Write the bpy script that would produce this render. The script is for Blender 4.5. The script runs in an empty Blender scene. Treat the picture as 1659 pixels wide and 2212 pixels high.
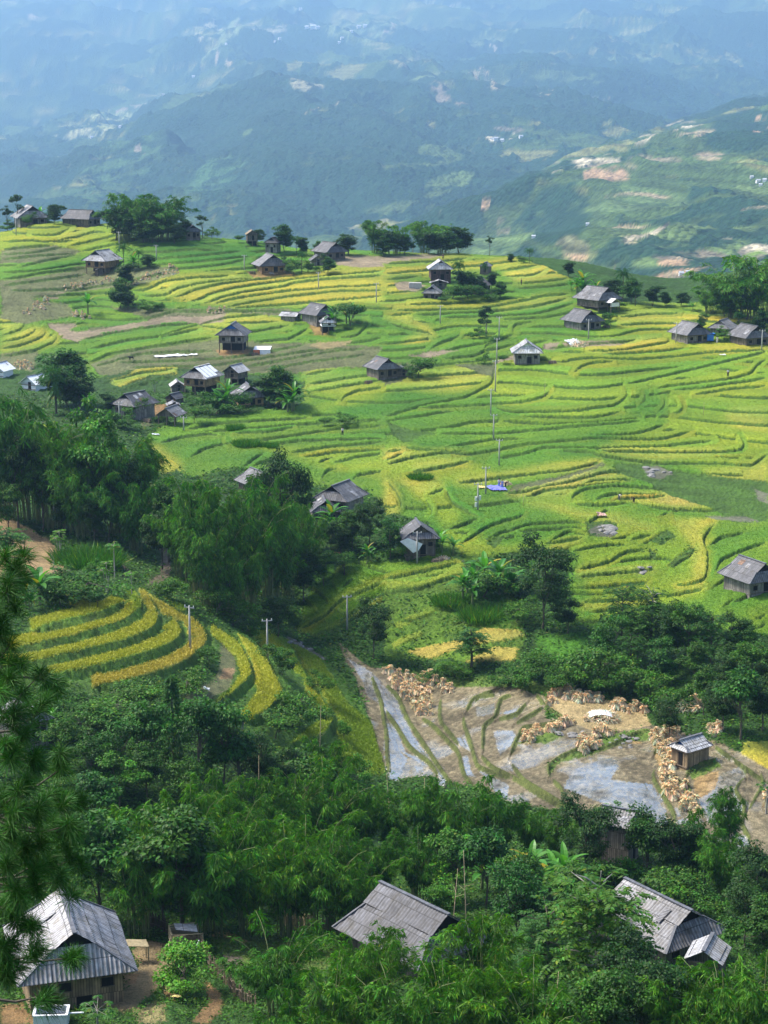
import bpy, bmesh, math, random
import numpy as np
from mathutils import Vector, Matrix
C = bpy.context.scene.collection
SC = bpy.context.scene
rnd = random.Random(7)
rs = np.random.RandomState(7)
# ------------------------------------------------------------------ camera, sky, sun, exposure
F, CX, CY = 4000.0, 829.5, 1106.0          # focal length and centre of the survey photo (1659 x 2212 units)
H = 100.0                                   # camera height above the datum
PITCH = math.atan(906/F)
cam = bpy.data.cameras.new('camera'); camo = bpy.data.objects.new('camera', cam); C.objects.link(camo)
camo.location = (0, 0, H); camo.rotation_euler = (math.pi/2-PITCH, 0, 0)
cam.sensor_fit = 'VERTICAL'; cam.sensor_height = 24.0; cam.lens = 24.0*F/2212
cam.clip_start = 0.5; cam.clip_end = 40000
SC.camera = camo
SUN_EL, SUN_AZ = math.radians(54), math.radians(-72)   # azimuth from +Y, clockwise; high sun from the left
w = bpy.data.worlds.new('World'); SC.world = w; w.use_nodes = True
nt = w.node_tree; nt.nodes.clear()
sky = nt.nodes.new('ShaderNodeTexSky'); sky.sky_type = 'NISHITA'; sky.sun_disc = False
sky.sun_elevation = SUN_EL; sky.sun_rotation = SUN_AZ; sky.altitude = 900
sky.air_density = 1.0; sky.dust_density = 6.0; sky.ozone_density = 1.0
bg = nt.nodes.new('ShaderNodeBackground'); bg.inputs['Strength'].default_value = 0.135
wo = nt.nodes.new('ShaderNodeOutputWorld')
nt.links.new(sky.outputs[0], bg.inputs[0]); nt.links.new(bg.outputs[0], wo.inputs[0])
sl = bpy.data.lights.new('sun', 'SUN'); sl.energy = 3.4; sl.angle = math.radians(14); sl.color = (1.0, .95, .86)
so = bpy.data.objects.new('sun', sl); C.objects.link(so)
sd = Vector((math.sin(SUN_AZ)*math.cos(SUN_EL), math.cos(SUN_AZ)*math.cos(SUN_EL), math.sin(SUN_EL)))
so.rotation_euler = (-sd).to_track_quat('-Z', 'Y').to_euler(); so.location = sd*300
SC.view_settings.view_transform = 'Standard'; SC.view_settings.look = 'None'
SC.view_settings.exposure = 1.05; SC.view_settings.gamma = 1
HAZE = 0.82e-4
cy = SC.cycles
cy.use_denoising = True
try: cy.denoiser = 'OPENIMAGEDENOISE'
except Exception: pass
cy.max_bounces = 6; cy.diffuse_bounces = 3; cy.glossy_bounces = 2; cy.transmission_bounces = 3; cy.volume_bounces = 1
cy.transparent_max_bounces = 4; cy.caustics_reflective = False; cy.caustics_refractive = False
cy.sample_clamp_indirect = 4.0

# ------------------------------------------------------------------ helpers
def ray(u, v):
    a, b = (u-CX)/F, (CY-v)/F
    c, s = math.cos(PITCH), math.sin(PITCH)
    return np.array([a, c+b*s, b*c-s])
def pt(u, v, D):
    r = ray(u, v); return np.array([0, 0, H])+r*(D/r[1])
def proj(x, y, z):
    c, s = math.cos(PITCH), math.sin(PITCH)
    z = z-H
    d = y*c-z*s; up = y*s+z*c
    return CX+F*x/d, CY-F*up/d, d
def hash2(ix, iy, s):
    n = (ix.astype(np.int64)*374761393+iy.astype(np.int64)*668265263+s*1442695041) & 0xffffffff
    n = ((n ^ (n >> 13))*1274126177) & 0xffffffff
    return ((n ^ (n >> 16)) & 0xffffff)/float(0xffffff)
def vn(x, y, s=0):
    x = np.asarray(x, float); y = np.asarray(y, float)
    ix = np.floor(x); iy = np.floor(y); fx = x-ix; fy = y-iy
    fx = fx*fx*(3-2*fx); fy = fy*fy*(3-2*fy)
    a = hash2(ix, iy, s); b = hash2(ix+1, iy, s); c = hash2(ix, iy+1, s); d = hash2(ix+1, iy+1, s)
    return (a*(1-fx)+b*fx)*(1-fy)+(c*(1-fx)+d*fx)*fy
def fbm(x, y, s=0, o=4):
    t = 0; A = .5
    for k in range(o):
        t = t+A*vn(x*2**k, y*2**k, s+k*17); A *= .5
    return t/(1-.5**o)
def tag(o, label=None, cat=None, group=None, kind=None):
    if label: o['label'] = label
    if cat: o['category'] = cat
    if group: o['group'] = group
    if kind: o['kind'] = kind
    return o
def empty(name, loc, rz=0):
    o = bpy.data.objects.new(name, None); C.objects.link(o); o.location = loc; o.rotation_euler = (0, 0, rz)
    o.empty_display_size = .2
    return o
def link(name, me, mat=None, parent=None):
    o = bpy.data.objects.new(name, me); C.objects.link(o)
    if mat is not None and len(me.materials) == 0: me.materials.append(mat)
    if parent is not None: o.parent = parent
    return o
def npmesh(name, co, faces, k, col=None, uv=None, smooth=False):
    """mesh of k-sided faces from numpy arrays; col per vertex, uv per vertex"""
    me = bpy.data.meshes.new(name)
    co = np.ascontiguousarray(co, np.float32); faces = np.ascontiguousarray(faces, np.int32)
    n, m = len(co), len(faces)
    me.vertices.add(n); me.vertices.foreach_set('co', co.ravel())
    me.loops.add(m*k); me.loops.foreach_set('vertex_index', faces.ravel())
    me.polygons.add(m); me.polygons.foreach_set('loop_start', np.arange(0, m*k, k, dtype=np.int32))
    try: me.polygons.foreach_set('loop_total', np.full(m, k, np.int32))
    except Exception: pass
    me.polygons.foreach_set('use_smooth', np.full(m, bool(smooth)))
    if col is not None:
        a = me.color_attributes.new('Col', 'FLOAT_COLOR', 'POINT')
        c4 = np.ones((n, 4), np.float32); c4[:, :col.shape[1]] = col
        a.data.foreach_set('color', c4.ravel())
    if uv is not None:
        l = me.uv_layers.new(name='UVMap'); l.data.foreach_set('uv', np.ascontiguousarray(uv[faces.ravel()], np.float32).ravel())
    me.update(calc_edges=True); me.validate()
    return me
class MB:
    """collects boxes, tubes and polygons into one mesh (with uv: u along, v up the face)"""
    def __init__(s): s.v = []; s.f = []; s.uv = []
    def poly(s, pts, uvs=None):
        n = len(s.v); s.v += [tuple(p) for p in pts]; s.f.append(list(range(n, n+len(pts))))
        s.uv.append(uvs or [(p[0]+p[1], p[2]) for p in pts])
    def box(s, c, d, rz=0, M=None):
        x, y, z = d[0]/2, d[1]/2, d[2]/2
        R = Matrix.Rotation(rz, 3, 'Z') if M is None else M
        p = [Vector(c)+R @ Vector((i*x, j*y, k*z)) for k in (-1, 1) for j in (-1, 1) for i in (-1, 1)]
        for q in ((0, 2, 3, 1), (4, 5, 7, 6), (0, 1, 5, 4), (2, 6, 7, 3), (0, 4, 6, 2), (1, 3, 7, 5)):
            s.poly([p[i] for i in q])
    def beam(s, a, b, wd, hg=None):
        a, b = Vector(a), Vector(b); d = b-a; L = d.length
        if L < 1e-6: return
        q = d.to_track_quat('Y', 'Z').to_matrix()
        s.box((a+b)/2, (wd, L, hg or wd), M=q)
    def tube(s, pts, rad, n=6, cap=True):
        pts = [Vector(p) for p in pts]; rings = []
        for i, p in enumerate(pts):
            t = (pts[min(i+1, len(pts)-1)]-pts[max(i-1, 0)]).normalized()
            q = t.to_track_quat('Z', 'Y').to_matrix(); r = rad[i] if hasattr(rad, '__len__') else rad
            base = len(s.v)
            for k in range(n):
                a = 2*math.pi*k/n; s.v.append(tuple(p+q @ Vector((r*math.cos(a), r*math.sin(a), 0))))
            rings.append(base)
        for i in range(len(rings)-1):
            for k in range(n):
                a, b = rings[i], rings[i+1]; k2 = (k+1) % n
                s.f.append([a+k, a+k2, b+k2, b+k]); s.uv.append([(k/n, i), ((k+1)/n, i), ((k+1)/n, i+1), (k/n, i+1)])
        if cap:
            s.f.append([rings[0]+k for k in range(n)][::-1]); s.uv.append([(0, 0)]*n)
            s.f.append([rings[-1]+k for k in range(n)]); s.uv.append([(0, 0)]*n)
    def mesh(s, name, smooth=False):
        me = bpy.data.meshes.new(name); me.from_pydata(s.v, [], s.f)
        l = me.uv_layers.new(name='UVMap')
        l.data.foreach_set('uv', np.array([c for f in s.uv for c in f], np.float32).ravel())
        if smooth: me.polygons.foreach_set('use_smooth', np.ones(len(me.polygons), bool))
        me.update(); return me
    def build(s, name, mat, parent=None, smooth=False): return link(name, s.mesh(name, smooth), mat, parent)
# ------------------------------------------------------------------ materials
def newmat(name):
    m = bpy.data.materials.new(name); m.use_nodes = True
    b = m.node_tree.nodes['Principled BSDF']; return m, m.node_tree, b
def nd(t, typ, **kw):
    n = t.nodes.new(typ)
    for k, v in kw.items(): setattr(n, k, v)
    return n
def ramp(t, src, p0, c0, p1, c1):
    r = nd(t, 'ShaderNodeValToRGB'); e = r.color_ramp.elements
    e[0].position = p0; e[0].color = (*c0, 1); e[1].position = p1; e[1].color = (*c1, 1)
    t.links.new(src, r.inputs[0]); return r.outputs[0]
def mulc(t, a, b, f=1.0, mode='MULTIPLY'):
    m = nd(t, 'ShaderNodeMix', data_type='RGBA', blend_type=mode); m.inputs[0].default_value = f
    for s, i in ((a, 6), (b, 7)):
        if isinstance(s, tuple): m.inputs[i].default_value = (*s, 1)
        else: t.links.new(s, m.inputs[i])
    return m.outputs[2]
def noise(t, scale, detail=3, coord='Object', rough=.6, stretch=None):
    tc = nd(t, 'ShaderNodeTexCoord'); n = nd(t, 'ShaderNodeTexNoise')
    n.inputs['Scale'].default_value = scale; n.inputs['Detail'].default_value = detail; n.inputs['Roughness'].default_value = rough
    if stretch:
        mp = nd(t, 'ShaderNodeMapping'); mp.inputs['Scale'].default_value = stretch
        t.links.new(tc.outputs[coord], mp.inputs[0]); t.links.new(mp.outputs[0], n.inputs['Vector'])
    else: t.links.new(tc.outputs[coord], n.inputs['Vector'])
    return n.outputs['Fac']
def bump(t, b, h, strength, dist):
    n = nd(t, 'ShaderNodeBump'); n.inputs['Strength'].default_value = strength; n.inputs['Distance'].default_value = dist
    t.links.new(h, n.inputs['Height']); t.links.new(n.outputs[0], b.inputs['Normal'])
def plain(name, c, rough=.8, var=.35, scale=1.5, stretch=None, metal=0, spec=.3, bmp=0):
    m, t, b = newmat(name)
    n = noise(t, scale, 4, stretch=stretch)
    lo = tuple(x*(1-var) for x in c); hi = tuple(min(1, x*(1+var)) for x in c)
    t.links.new(ramp(t, n, .3, lo, .7, hi), b.inputs['Base Color'])
    b.inputs['Roughness'].default_value = rough; b.inputs['Metallic'].default_value = metal
    b.inputs['Specular IOR Level'].default_value = spec
    if bmp: bump(t, b, n, .6, bmp)
    return m
# ------------------------------------------------------------------ ground: base relief from surveyed points (u, v, distance)
CP = """-150,480,650 100,478,640 250,478,625 400,500,610 560,518,600 700,538,600 1000,546,598 1130,563,580 1235,606,552 1300,655,530 1450,663,525 1659,662,520 1810,665,520
-150,600,560 200,600,560 580,590,556 1000,590,563 1130,640,528 -150,700,500 150,700,500 420,680,508 700,690,502 1000,690,500 1300,705,490 1659,755,470 1810,760,468
-150,800,450 100,800,450 300,800,448 505,757,470 800,800,448 1137,786,455 1450,800,452 1659,830,436 350,900,400 600,890,408 900,900,405 1300,900,405 1659,900,405 1810,900,403
400,1000,352 700,1000,362 1100,1000,367 1400,1000,370 1659,1000,372 640,1080,330 800,1100,326 1040,1080,333 1400,1080,338 1659,1100,335 905,1200,301 1250,1130,318 1100,1200,300 1250,1250,292 1659,1250,284 1810,1250,282
1300,1340,275 1600,1340,268 800,1300,286 830,1400,270 700,1330,283 640,1380,285 620,1330,283 510,1300,277 480,1180,292 340,1200,288 150,1150,290 0,1130,290 -150,1130,290 60,1180,279 200,1000,335 0,1000,335 -150,1000,335
330,1290,246 100,1290,238 -150,1290,236 430,1370,240 250,1480,207 100,1440,206 -150,1440,204 560,1540,216 420,1500,214 610,1470,232 700,1560,234 640,1460,250 740,1480,258
780,1620,236 870,1690,226 900,1470,262 1000,1470,258 1000,1600,236 1000,1690,222 1150,1480,252 1250,1500,247 1200,1620,225 1400,1500,250 1150,1360,272 1450,1440,256 1640,1440,255 1810,1440,252 1490,1655,216 1350,1700,210 1450,1780,201 1620,1820,195 1810,1820,195 1200,1760,206 1640,1600,222
350,1600,196 100,1600,190 -150,1600,188 500,1650,198 300,1720,180 650,1720,205 -150,1750,172 300,1900,166 600,1900,176 900,1850,192 1100,1900,182 -150,1900,160 1350,1900,184 1600,1950,176 1810,1950,176
-150,2050,147 100,2060,147 300,2020,152 450,1990,157 700,1990,159 900,2070,149 1150,2060,153 1400,2060,156 1659,2080,153 1810,2080,153 100,2140,138 400,2140,138 800,2150,137 1200,2160,138 1600,2170,138 -150,2212,126 300,2212,128 800,2212,128 1300,2212,129 1810,2212,129
-150,2350,111 800,2350,111 1810,2350,111 -150,2600,88 800,2600,88 1810,2600,88 -150,3100,56 800,3100,56 1810,3100,56 0,4300,22 800,4300,22 1659,4300,22"""
pts = []
for q in CP.split():
    u, v, D = map(float, q.split(',')); p = pt(u, v, D); pts.append((p[0]/D*4, math.log(D), p[2]))
for u in (-300, 0, 400, 830, 1250, 1659, 1960):
    a = (u-CX)/F*4/math.cos(PITCH)
    top = pt(u, 560, 600)[2]
    for D, z in ((690, 26), (800, -45), (950, -130), (5, H-5), (1.5, H-3)): pts.append((a, math.log(D), z))
pts = np.array(pts)
def tps(X, Y, Z, lam=.002):
    n = len(X); P = np.c_[np.ones(n), X, Y]
    d2 = (X[:, None]-X[None])**2+(Y[:, None]-Y[None])**2
    K = np.where(d2 > 0, d2*np.log(d2+1e-12)/2, 0)+lam*np.eye(n)
    A = np.zeros((n+3, n+3)); A[:n, :n] = K; A[:n, n:] = P; A[n:, :n] = P.T
    s = np.linalg.solve(A, np.r_[Z, 0, 0, 0])
    def f(x, y):
        d2 = (x[:, None]-X[None])**2+(y[:, None]-Y[None])**2
        return np.where(d2 > 0, d2*np.log(d2+1e-12)/2, 0) @ s[:n]+s[n]+s[n+1]*x+s[n+2]*y
    return f
fz = tps(pts[:, 0], pts[:, 1], pts[:, 2])
GA = np.linspace(-.34, .34, 120); GL = np.linspace(math.log(1.5), math.log(950), 420)     # coarse table in (bearing, log distance)
gx, gl = np.meshgrid(GA*4, GL)
GZ = np.concatenate([fz(gx[i], gl[i]) for i in range(len(GL))]).reshape(gx.shape)
def zbase(x, y):
    x = np.asarray(x, float); y = np.asarray(y, float)
    i = np.clip((x/y-GA[0])/(GA[1]-GA[0]), 0, len(GA)-1.001); j = np.clip((np.log(y)-GL[0])/(GL[1]-GL[0]), 0, len(GL)-1.001)
    i0 = i.astype(int); j0 = j.astype(int); fi = i-i0; fj = j-j0
    return (GZ[j0, i0]*(1-fi)+GZ[j0, i0+1]*fi)*(1-fj)+(GZ[j0+1, i0]*(1-fi)+GZ[j0+1, i0+1]*fi)*fj
def ground_at(u, v, dmin=20, dmax=760):
    r = ray(u, v); D = np.arange(dmin, dmax, .4); z = H+r[2]*D/r[1]; x = r[0]*D/r[1]
    hit = np.where(z <= zbase(x, D))[0]
    el = (zbase(x/1.0, D)-H)/D
    i = hit[0] if len(hit) and D[hit[0]] < 690 else 0
    if i == 0:                                   # above the crest line: stand it on the crest
        b = r[0]/r[1]; k = D > 350; i = np.where(k)[0][np.argmax(((zbase(b*D, D)-H)/D)[k])]
    return Vector((x[i], D[i], zbase(x[i:i+1], D[i:i+1])[0]))
def spot(u, D):
    """ground point at a bearing and distance"""
    x = (u-CX)/F*D/math.cos(PITCH); return Vector((x, D, float(zbase(np.array([x]), np.array([D]))[0])))
# ------------------------------------------------------------------ field survey: banks, bunds and land use traced on the photo, laid on the ground
CR = {0: (0, 0, 1), 1: (0, 356.8, .5), 2: (829.4, 356.8, .5), 3: (0, 785, .5), 4: (829.4, 785, .5), 5: (0, 1355.8, .5), 6: (829.4, 1355.8, .5),
      7: (0, 1784, .5), 8: (829.4, 1784, .5), 9: (984.8, 984.8, .2581), 10: (0, 1113.2, .25)}
def K(c, s):
    o = CR[c]; return np.array([[o[0]+float(a)*o[2], o[1]+float(b)*o[2]] for a, b in (q.split(',') for q in s.split())])
RU, RV, RW, RH = -90, 430, 1840, 1800
BD = np.full((RH, RW), 99., np.float32); BA = np.zeros((RH, RW), np.float32); BW = np.zeros((RH, RW), np.float32); BB = np.zeros((RH, RW), np.float32); BI = np.zeros((RH, RW), np.int16); NB = 0
def bank(P, A=.9, W=4.0, bund=0, R=34):
    """a terrace edge: uphill side is on the left of the direction of travel"""
    global NB; NB += 1
    L = np.r_[0, np.cumsum(np.hypot(*np.diff(P, axis=0).T))]
    Q = P
    if len(P) > 2:                                     # smooth the hand-traced line
        tt = np.arange(0, L[-1], 7.0); Q = np.c_[np.interp(tt, L, P[:, 0]), np.interp(tt, L, P[:, 1])]
        for _ in range(2): Q[1:-1] = (Q[:-2]+2*Q[1:-1]+Q[2:])/4
        Q = np.vstack([Q, P[-1:]])
    L = np.r_[0, np.cumsum(np.hypot(*np.diff(Q, axis=0).T))]
    for i in range(len(Q)-1):
        a, b = Q[i], Q[i+1]; d = b-a; l = math.hypot(*d)
        if l < .01: continue
        x0 = int(max(0, min(a[0], b[0])-R-RU)); x1 = int(min(RW, max(a[0], b[0])+R-RU+1))
        y0 = int(max(0, min(a[1], b[1])-R-RV)); y1 = int(min(RH, max(a[1], b[1])+R-RV+1))
        if x1 <= x0 or y1 <= y0: continue
        X, Y = np.meshgrid(np.arange(x0, x1)+RU, np.arange(y0, y1)+RV)
        t = ((X-a[0])*d[0]+(Y-a[1])*d[1])/l
        tc = np.clip(t, 0, l); dx = X-a[0]-d[0]*tc/l; dy = Y-a[1]-d[1]*tc/l
        dist = np.hypot(dx, dy); sg = np.where(((X-a[0])*d[1]-(Y-a[1])*d[0]) >= 0, 1, -1)
        ok = ((t >= -3) | (i > 0)) & ((t <= l+3) | (i < len(Q)-2))
        s = L[i]+tc; tp = np.clip(np.minimum(s, L[-1]-s)/26, 0, 1)
        sub = np.s_[y0:y1, x0:x1]
        m = ok & (dist < R) & (dist < np.abs(BD[sub]))
        BD[sub][m] = (dist*sg)[m]; BA[sub][m] = (A*tp)[m]; BW[sub][m] = (W*(.4+.6*tp))[m]; BB[sub][m] = bund; BI[sub][m] = NB
def resamp(P, n):
    L = np.r_[0, np.cumsum(np.hypot(*np.diff(P, axis=0).T))]; t = np.linspace(0, L[-1], n)
    return np.c_[np.interp(t, L, P[:, 0]), np.interp(t, L, P[:, 1])]
BANKS = {1: """120,300 250,300 310,265|215,335 330,310 410,285 470,290|0,330 130,322 200,330 330,325|290,350 420,320 550,290|340,375 470,345 610,320|580,375 720,372 830,360 960,372|600,410 800,395 900,385 1050,370|640,432 850,415 1000,400 1100,395|690,450 850,440 950,430 1080,405
0,365 110,352 230,345|0,385 130,378 280,350|0,407 180,387 330,382|80,442 200,408 340,385|0,462 160,457 330,428 390,422|0,492 100,482 160,467 390,442|0,520 200,492 380,470|30,540 260,535 420,510|280,545 540,502 750,455|130,567 300,560 520,550
560,545 640,535 700,500 820,485 1000,475|600,565 720,560 760,530 880,505 1100,490|740,575 800,555 830,540 960,510 1170,485 1300,475|810,590 870,575 900,555 1000,530 1200,500 1290,490 1659,455|870,600 930,580 970,565 1060,545 1240,520 1250,510 1400,490 1659,475|920,600 990,580 1050,568 1250,540 1450,525 1659,515|970,615 1100,590 1250,565 1430,545 1659,540|1000,618 1250,600 1450,580 1659,565
620,625 830,630 1000,628 1250,630|0,735 80,715 110,690 105,670|0,765 100,745 155,715 160,695|0,795 120,770 195,735 200,710|0,825 150,800 240,760 248,730|345,755 500,720 700,690 860,685|380,795 550,755 720,735 870,705|370,858 470,815 650,785 850,752 930,742|690,740 850,690 960,660 1150,640
400,870 600,812 750,802 930,802|500,850 700,845 1000,830 1180,800 1330,770|560,872 900,865 1150,830 1330,800 1500,790|1050,872 1300,825 1440,800 1590,790|1130,885 1350,845 1590,815|480,932 600,897 700,887 765,877|520,972 640,932 780,907|1310,907 1400,890 1450,885|1320,947 1450,925 1600,905 1640,910|1330,977 1500,950 1659,925|1470,1035 1480,1000 1540,975 1659,960|1460,745 1540,735 1590,690 1580,660|1480,772 1600,757 1659,740|850,690 1080,720 1260,690|1080,765 1250,750 1340,700|300,650 500,670 640,660 820,610""",
2: """0,425 230,415 370,400|0,470 200,450 420,430 590,412|0,495 160,480|490,455 600,440 670,432|515,480 640,475 690,455 700,445|560,512 700,502 790,490 800,480|570,532 700,525 830,510|100,602 350,592 560,572 630,575|40,627 400,622 560,592 700,562 810,555|130,647 400,637 620,612 800,575|250,657 450,652 650,642 830,595|500,667 700,657 850,625|560,742 550,700 570,685 650,675
0,650 130,640|20,682 100,707 200,722 215,745|190,802 230,772 320,742 330,722|250,802 400,772 480,762 520,722|130,672 210,682|250,837 400,822 430,802 500,790 575,770|440,808 430,780 510,747 575,722|590,775 720,755|700,792 860,772 1040,762 1100,752|870,802 1000,802 1240,762 1220,735|950,817 1150,807 1310,790|1010,692 1150,682 1300,685|1010,657 1150,642 1280,640|730,852 830,837 900,832 1090,837 1250,827 1400,807 1659,797
815,907 840,872 900,852 1000,847|1040,947 1200,912 1420,862 1659,802|1165,972 1200,957 1500,922 1590,897 1600,872 1659,832|1240,972 1400,957 1659,917|1330,992 1480,967 1659,952|0,1087 150,1042 350,1002 470,942 470,872|150,1047 400,1037 600,1022 700,997 720,967|470,1047 560,1067 800,1062 1000,1037 1050,1002 1045,962""",
3: """800,287 950,257 1100,247 1340,234|830,302 1000,287 1250,267 1440,250 1659,242|680,347 790,317 900,302 950,312|815,412 870,372 960,347 1000,342|1000,302 1180,292 1280,272|960,347 1190,322 1460,282 1659,267|1120,357 1300,332 1480,327 1659,324|1240,387 1400,362 1659,337|1300,407 1450,382 1659,372|1430,432 1540,402 1659,387|1040,457 1110,402 1150,387|1380,510 1410,460 1470,452|1515,515 1540,482 1659,462|800,462 760,432 690,402
1290,1152 1400,1092 1470,1022 1659,947|1330,1182 1480,1132 1600,1062 1659,1022|1470,982 1500,942 1540,922""",
4: """1095,187 1130,162 1125,122|1175,217 1215,182 1205,142|1235,217 1285,212 1295,182 1270,152|590,227 900,232 1030,207|500,247 700,260 900,257 1110,237|230,302 500,302 800,272 1000,257 1120,247|900,312 1100,302 1220,262|80,362 370,392 500,372 620,347 900,322 1200,327 1335,292|470,412 600,392 700,362 930,367 1200,357 1430,332|930,377 1200,382 1460,382 1550,372 1560,347 1530,312|760,377 900,382 930,397 1180,432 1460,432 1590,442 1659,387
310,517 500,492 800,462 940,422|520,562 620,552 800,512 960,467 1060,462|600,580 700,547 830,532 1040,515|840,537 900,507 1080,502|805,602 810,572 870,542 1000,527 1220,542|905,602 920,582 1000,562 1230,572|985,602 1000,587 1200,572 1230,577|1100,607 1250,632 1450,635|810,607 950,612 1060,605|10,500 70,582 80,622 40,652|175,572 260,542 265,532|265,542 300,602 415,667|270,722 415,669|320,787 450,702 600,657 610,642|440,762 500,732 650,692 870,687|0,440 100,410 250,385 365,380|110,470 240,450 380,420|0,382 90,370|0,420 90,385|330,1060 420,1050|175,580 215,640 190,670
690,792 800,722 880,747|830,892 960,862 1050,812 1150,802|830,922 1000,907 1180,892|820,967 900,967 1150,947|850,1032 1000,1022 1250,1002 1390,972|870,1077 1000,1062 1200,1060|1250,962 1330,952 1390,932 1400,822 1370,762 1430,692|1395,792 1450,752 1570,732|1425,912 1450,852 1560,802 1659,772|1450,1062 1520,1012|1590,1112 1659,1082|1600,1152 1659,1122|1180,662 1240,642|0,992 150,972 350,902|0,932 150,902 330,862|1230,890 1280,850 1330,830 1340,792|1400,980 1480,930 1500,900|1500,1040 1580,1000 1659,985""",
9: """420,627 600,582 750,562 1000,552 1080,572|500,637 700,617 900,602 1080,607|710,747 850,722 1090,682|960,807 1100,772 1250,747 1440,742|1270,887 1420,802 1540,787 1610,802|1450,717 1520,682 1659,657|1540,742 1659,702"""}
for c, s in BANKS.items():
    for l in s.replace('\n', '|').split('|'):
        P = K(c, l); bank(P, A=.55 if P[:, 1].mean() < 760 else .50, W=2.0)
AMPH = ["280,1010 450,960 700,900 900,850 1060,770 1070,730", "80,1180 330,1130 600,1070 850,1000 1080,920 1220,820 1220,740", "20,1340 330,1280 600,1220 850,1160 1150,1080 1330,990 1370,880 1330,800",
        "420,1410 650,1370 900,1310 1150,1240 1400,1170 1560,1070 1560,980 1500,900", "800,1500 1000,1480 1250,1410 1500,1330 1659,1240 1790,1120 1780,1010 1700,920"]
for l in AMPH: bank(K(10, l), A=.75, W=10, R=40)
for l in ("925,332 1000,302 1090,217 1070,152 1020,62 960,20", "1055,422 1150,377 1225,292 1180,212 1150,132 1090,62 1010,10", "1230,522 1400,482 1450,402 1390,322 1310,202 1250,90 1170,10"): bank(K(5, l), A=.9, W=9, R=36)
BUNDS = """0,240 60,300 100,400 150,470 220,580 260,640 300,680|0,350 60,440 110,520 200,590 240,650|150,390 210,420 320,540 345,640 400,700|340,370 345,420 385,540 400,600 500,640 560,650|380,330 400,300 490,290|350,370 380,310 480,270|425,545 430,420 480,390 500,310 560,290|480,400 570,380 620,320|560,420 650,370 690,340|410,545 460,600 560,650 650,710 750,770 830,780 900,850|540,560 580,470 600,430 700,420 790,400
545,580 600,660 700,720 830,800|720,650 710,600 760,560 850,520 870,480 1000,450|720,650 760,690 790,750|1160,560 1180,520 1190,490 1150,440|1165,600 1160,650 1200,720 1250,800 1260,860|1240,620 1280,680 1330,760 1320,860|1300,640 1320,720 1390,830|1290,660 1330,610 1440,570|1560,640 1510,700 1560,770 1540,850 1590,930|1500,570 1560,610 1565,650|1620,620 1640,680 1600,740 1570,800|1420,510 1530,590 1659,680|-60,200 -10,330 10,480 20,640|860,540 960,520 1060,470 1150,440|650,280 690,340 790,400|240,300 240,400 330,520"""
for l in BUNDS.replace('\n', '|').split('|'): bank(K(6, l), A=.26, W=4.2, bund=1, R=22)
for l in ("0,30 300,150 500,240 640,400", ): bank(K(10, l)[::-1], A=-.5, W=4)
for l in ("880,470 960,480 1040,500", "1200,590 1340,700"): pass
# land-use map: colour + type (0 scrub, 1 rice, 2 stubble/grass fallow, 3 mud, 4 standing water, 5 bare earth, 6 straw litter)
LIME, GREEN, DEEP = (.205, .292, .014), (.105, .225, .010), (.058, .178, .007)
RIPE, GOLD, STRAW = (.345, .350, .040), (.40, .34, .070), (.46, .34, .17)
BROWN, FALLOW, SCRUB, MUD, EARTH, GRASS = (.27, .215, .15), (.135, .15, .065), (.030, .085, .010), (.185, .155, .100), (.33, .18, .075), (.05, .20, .012)
MC = np.zeros((RH, RW, 3), np.float32); MC[:] = SCRUB; MT = np.zeros((RH, RW), np.int8)
def zone(P, col=None, typ=None, a=1.0):
    x0 = int(max(0, P[:, 0].min()-RU)); x1 = int(min(RW, P[:, 0].max()-RU+1)); y0 = int(max(0, P[:, 1].min()-RV)); y1 = int(min(RH, P[:, 1].max()-RV+1))
    if x1 <= x0 or y1 <= y0: return
    X, Y = np.meshgrid(np.arange(x0, x1)+RU+.5, np.arange(y0, y1)+RV+.5); m = np.zeros(X.shape, bool)
    for (xa, ya), (xb, yb) in zip(P, np.roll(P, -1, 0)):
        if ya == yb: continue
        c = ((ya > Y) != (yb > Y)) & (X < (xb-xa)*(Y-ya)/(yb-ya)+xa); m ^= c
    sub = np.s_[y0:y1, x0:x1]
    if col is not None: MC[sub][m] = MC[sub][m]*(1-a)+np.array(col)*a
    if typ is not None: MT[sub][m] = typ
def zones(col, typ, c, s, a=1.0):
    for l in s.replace('\n', '|').split('|'): zone(K(c, l), col, typ, a)
zones(GREEN, 1, 0, "-90,478 230,472 310,515 560,515 700,535 1000,540 1130,560 1240,605 1250,640 1320,655 1740,655 1740,1380 1560,1360 1480,1310 1290,1370 1240,1340 1225,1220 1150,1190 1000,1215 960,1240 800,1295 690,1375 640,1365 680,1250 760,1215 900,1210 930,1130 850,1110 790,1060 680,1050 600,1020 500,1010 420,1030 370,1010 330,960 320,940 400,905 480,900 640,880 690,830 430,790 250,800 150,850 190,780 60,760 -90,780")
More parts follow.
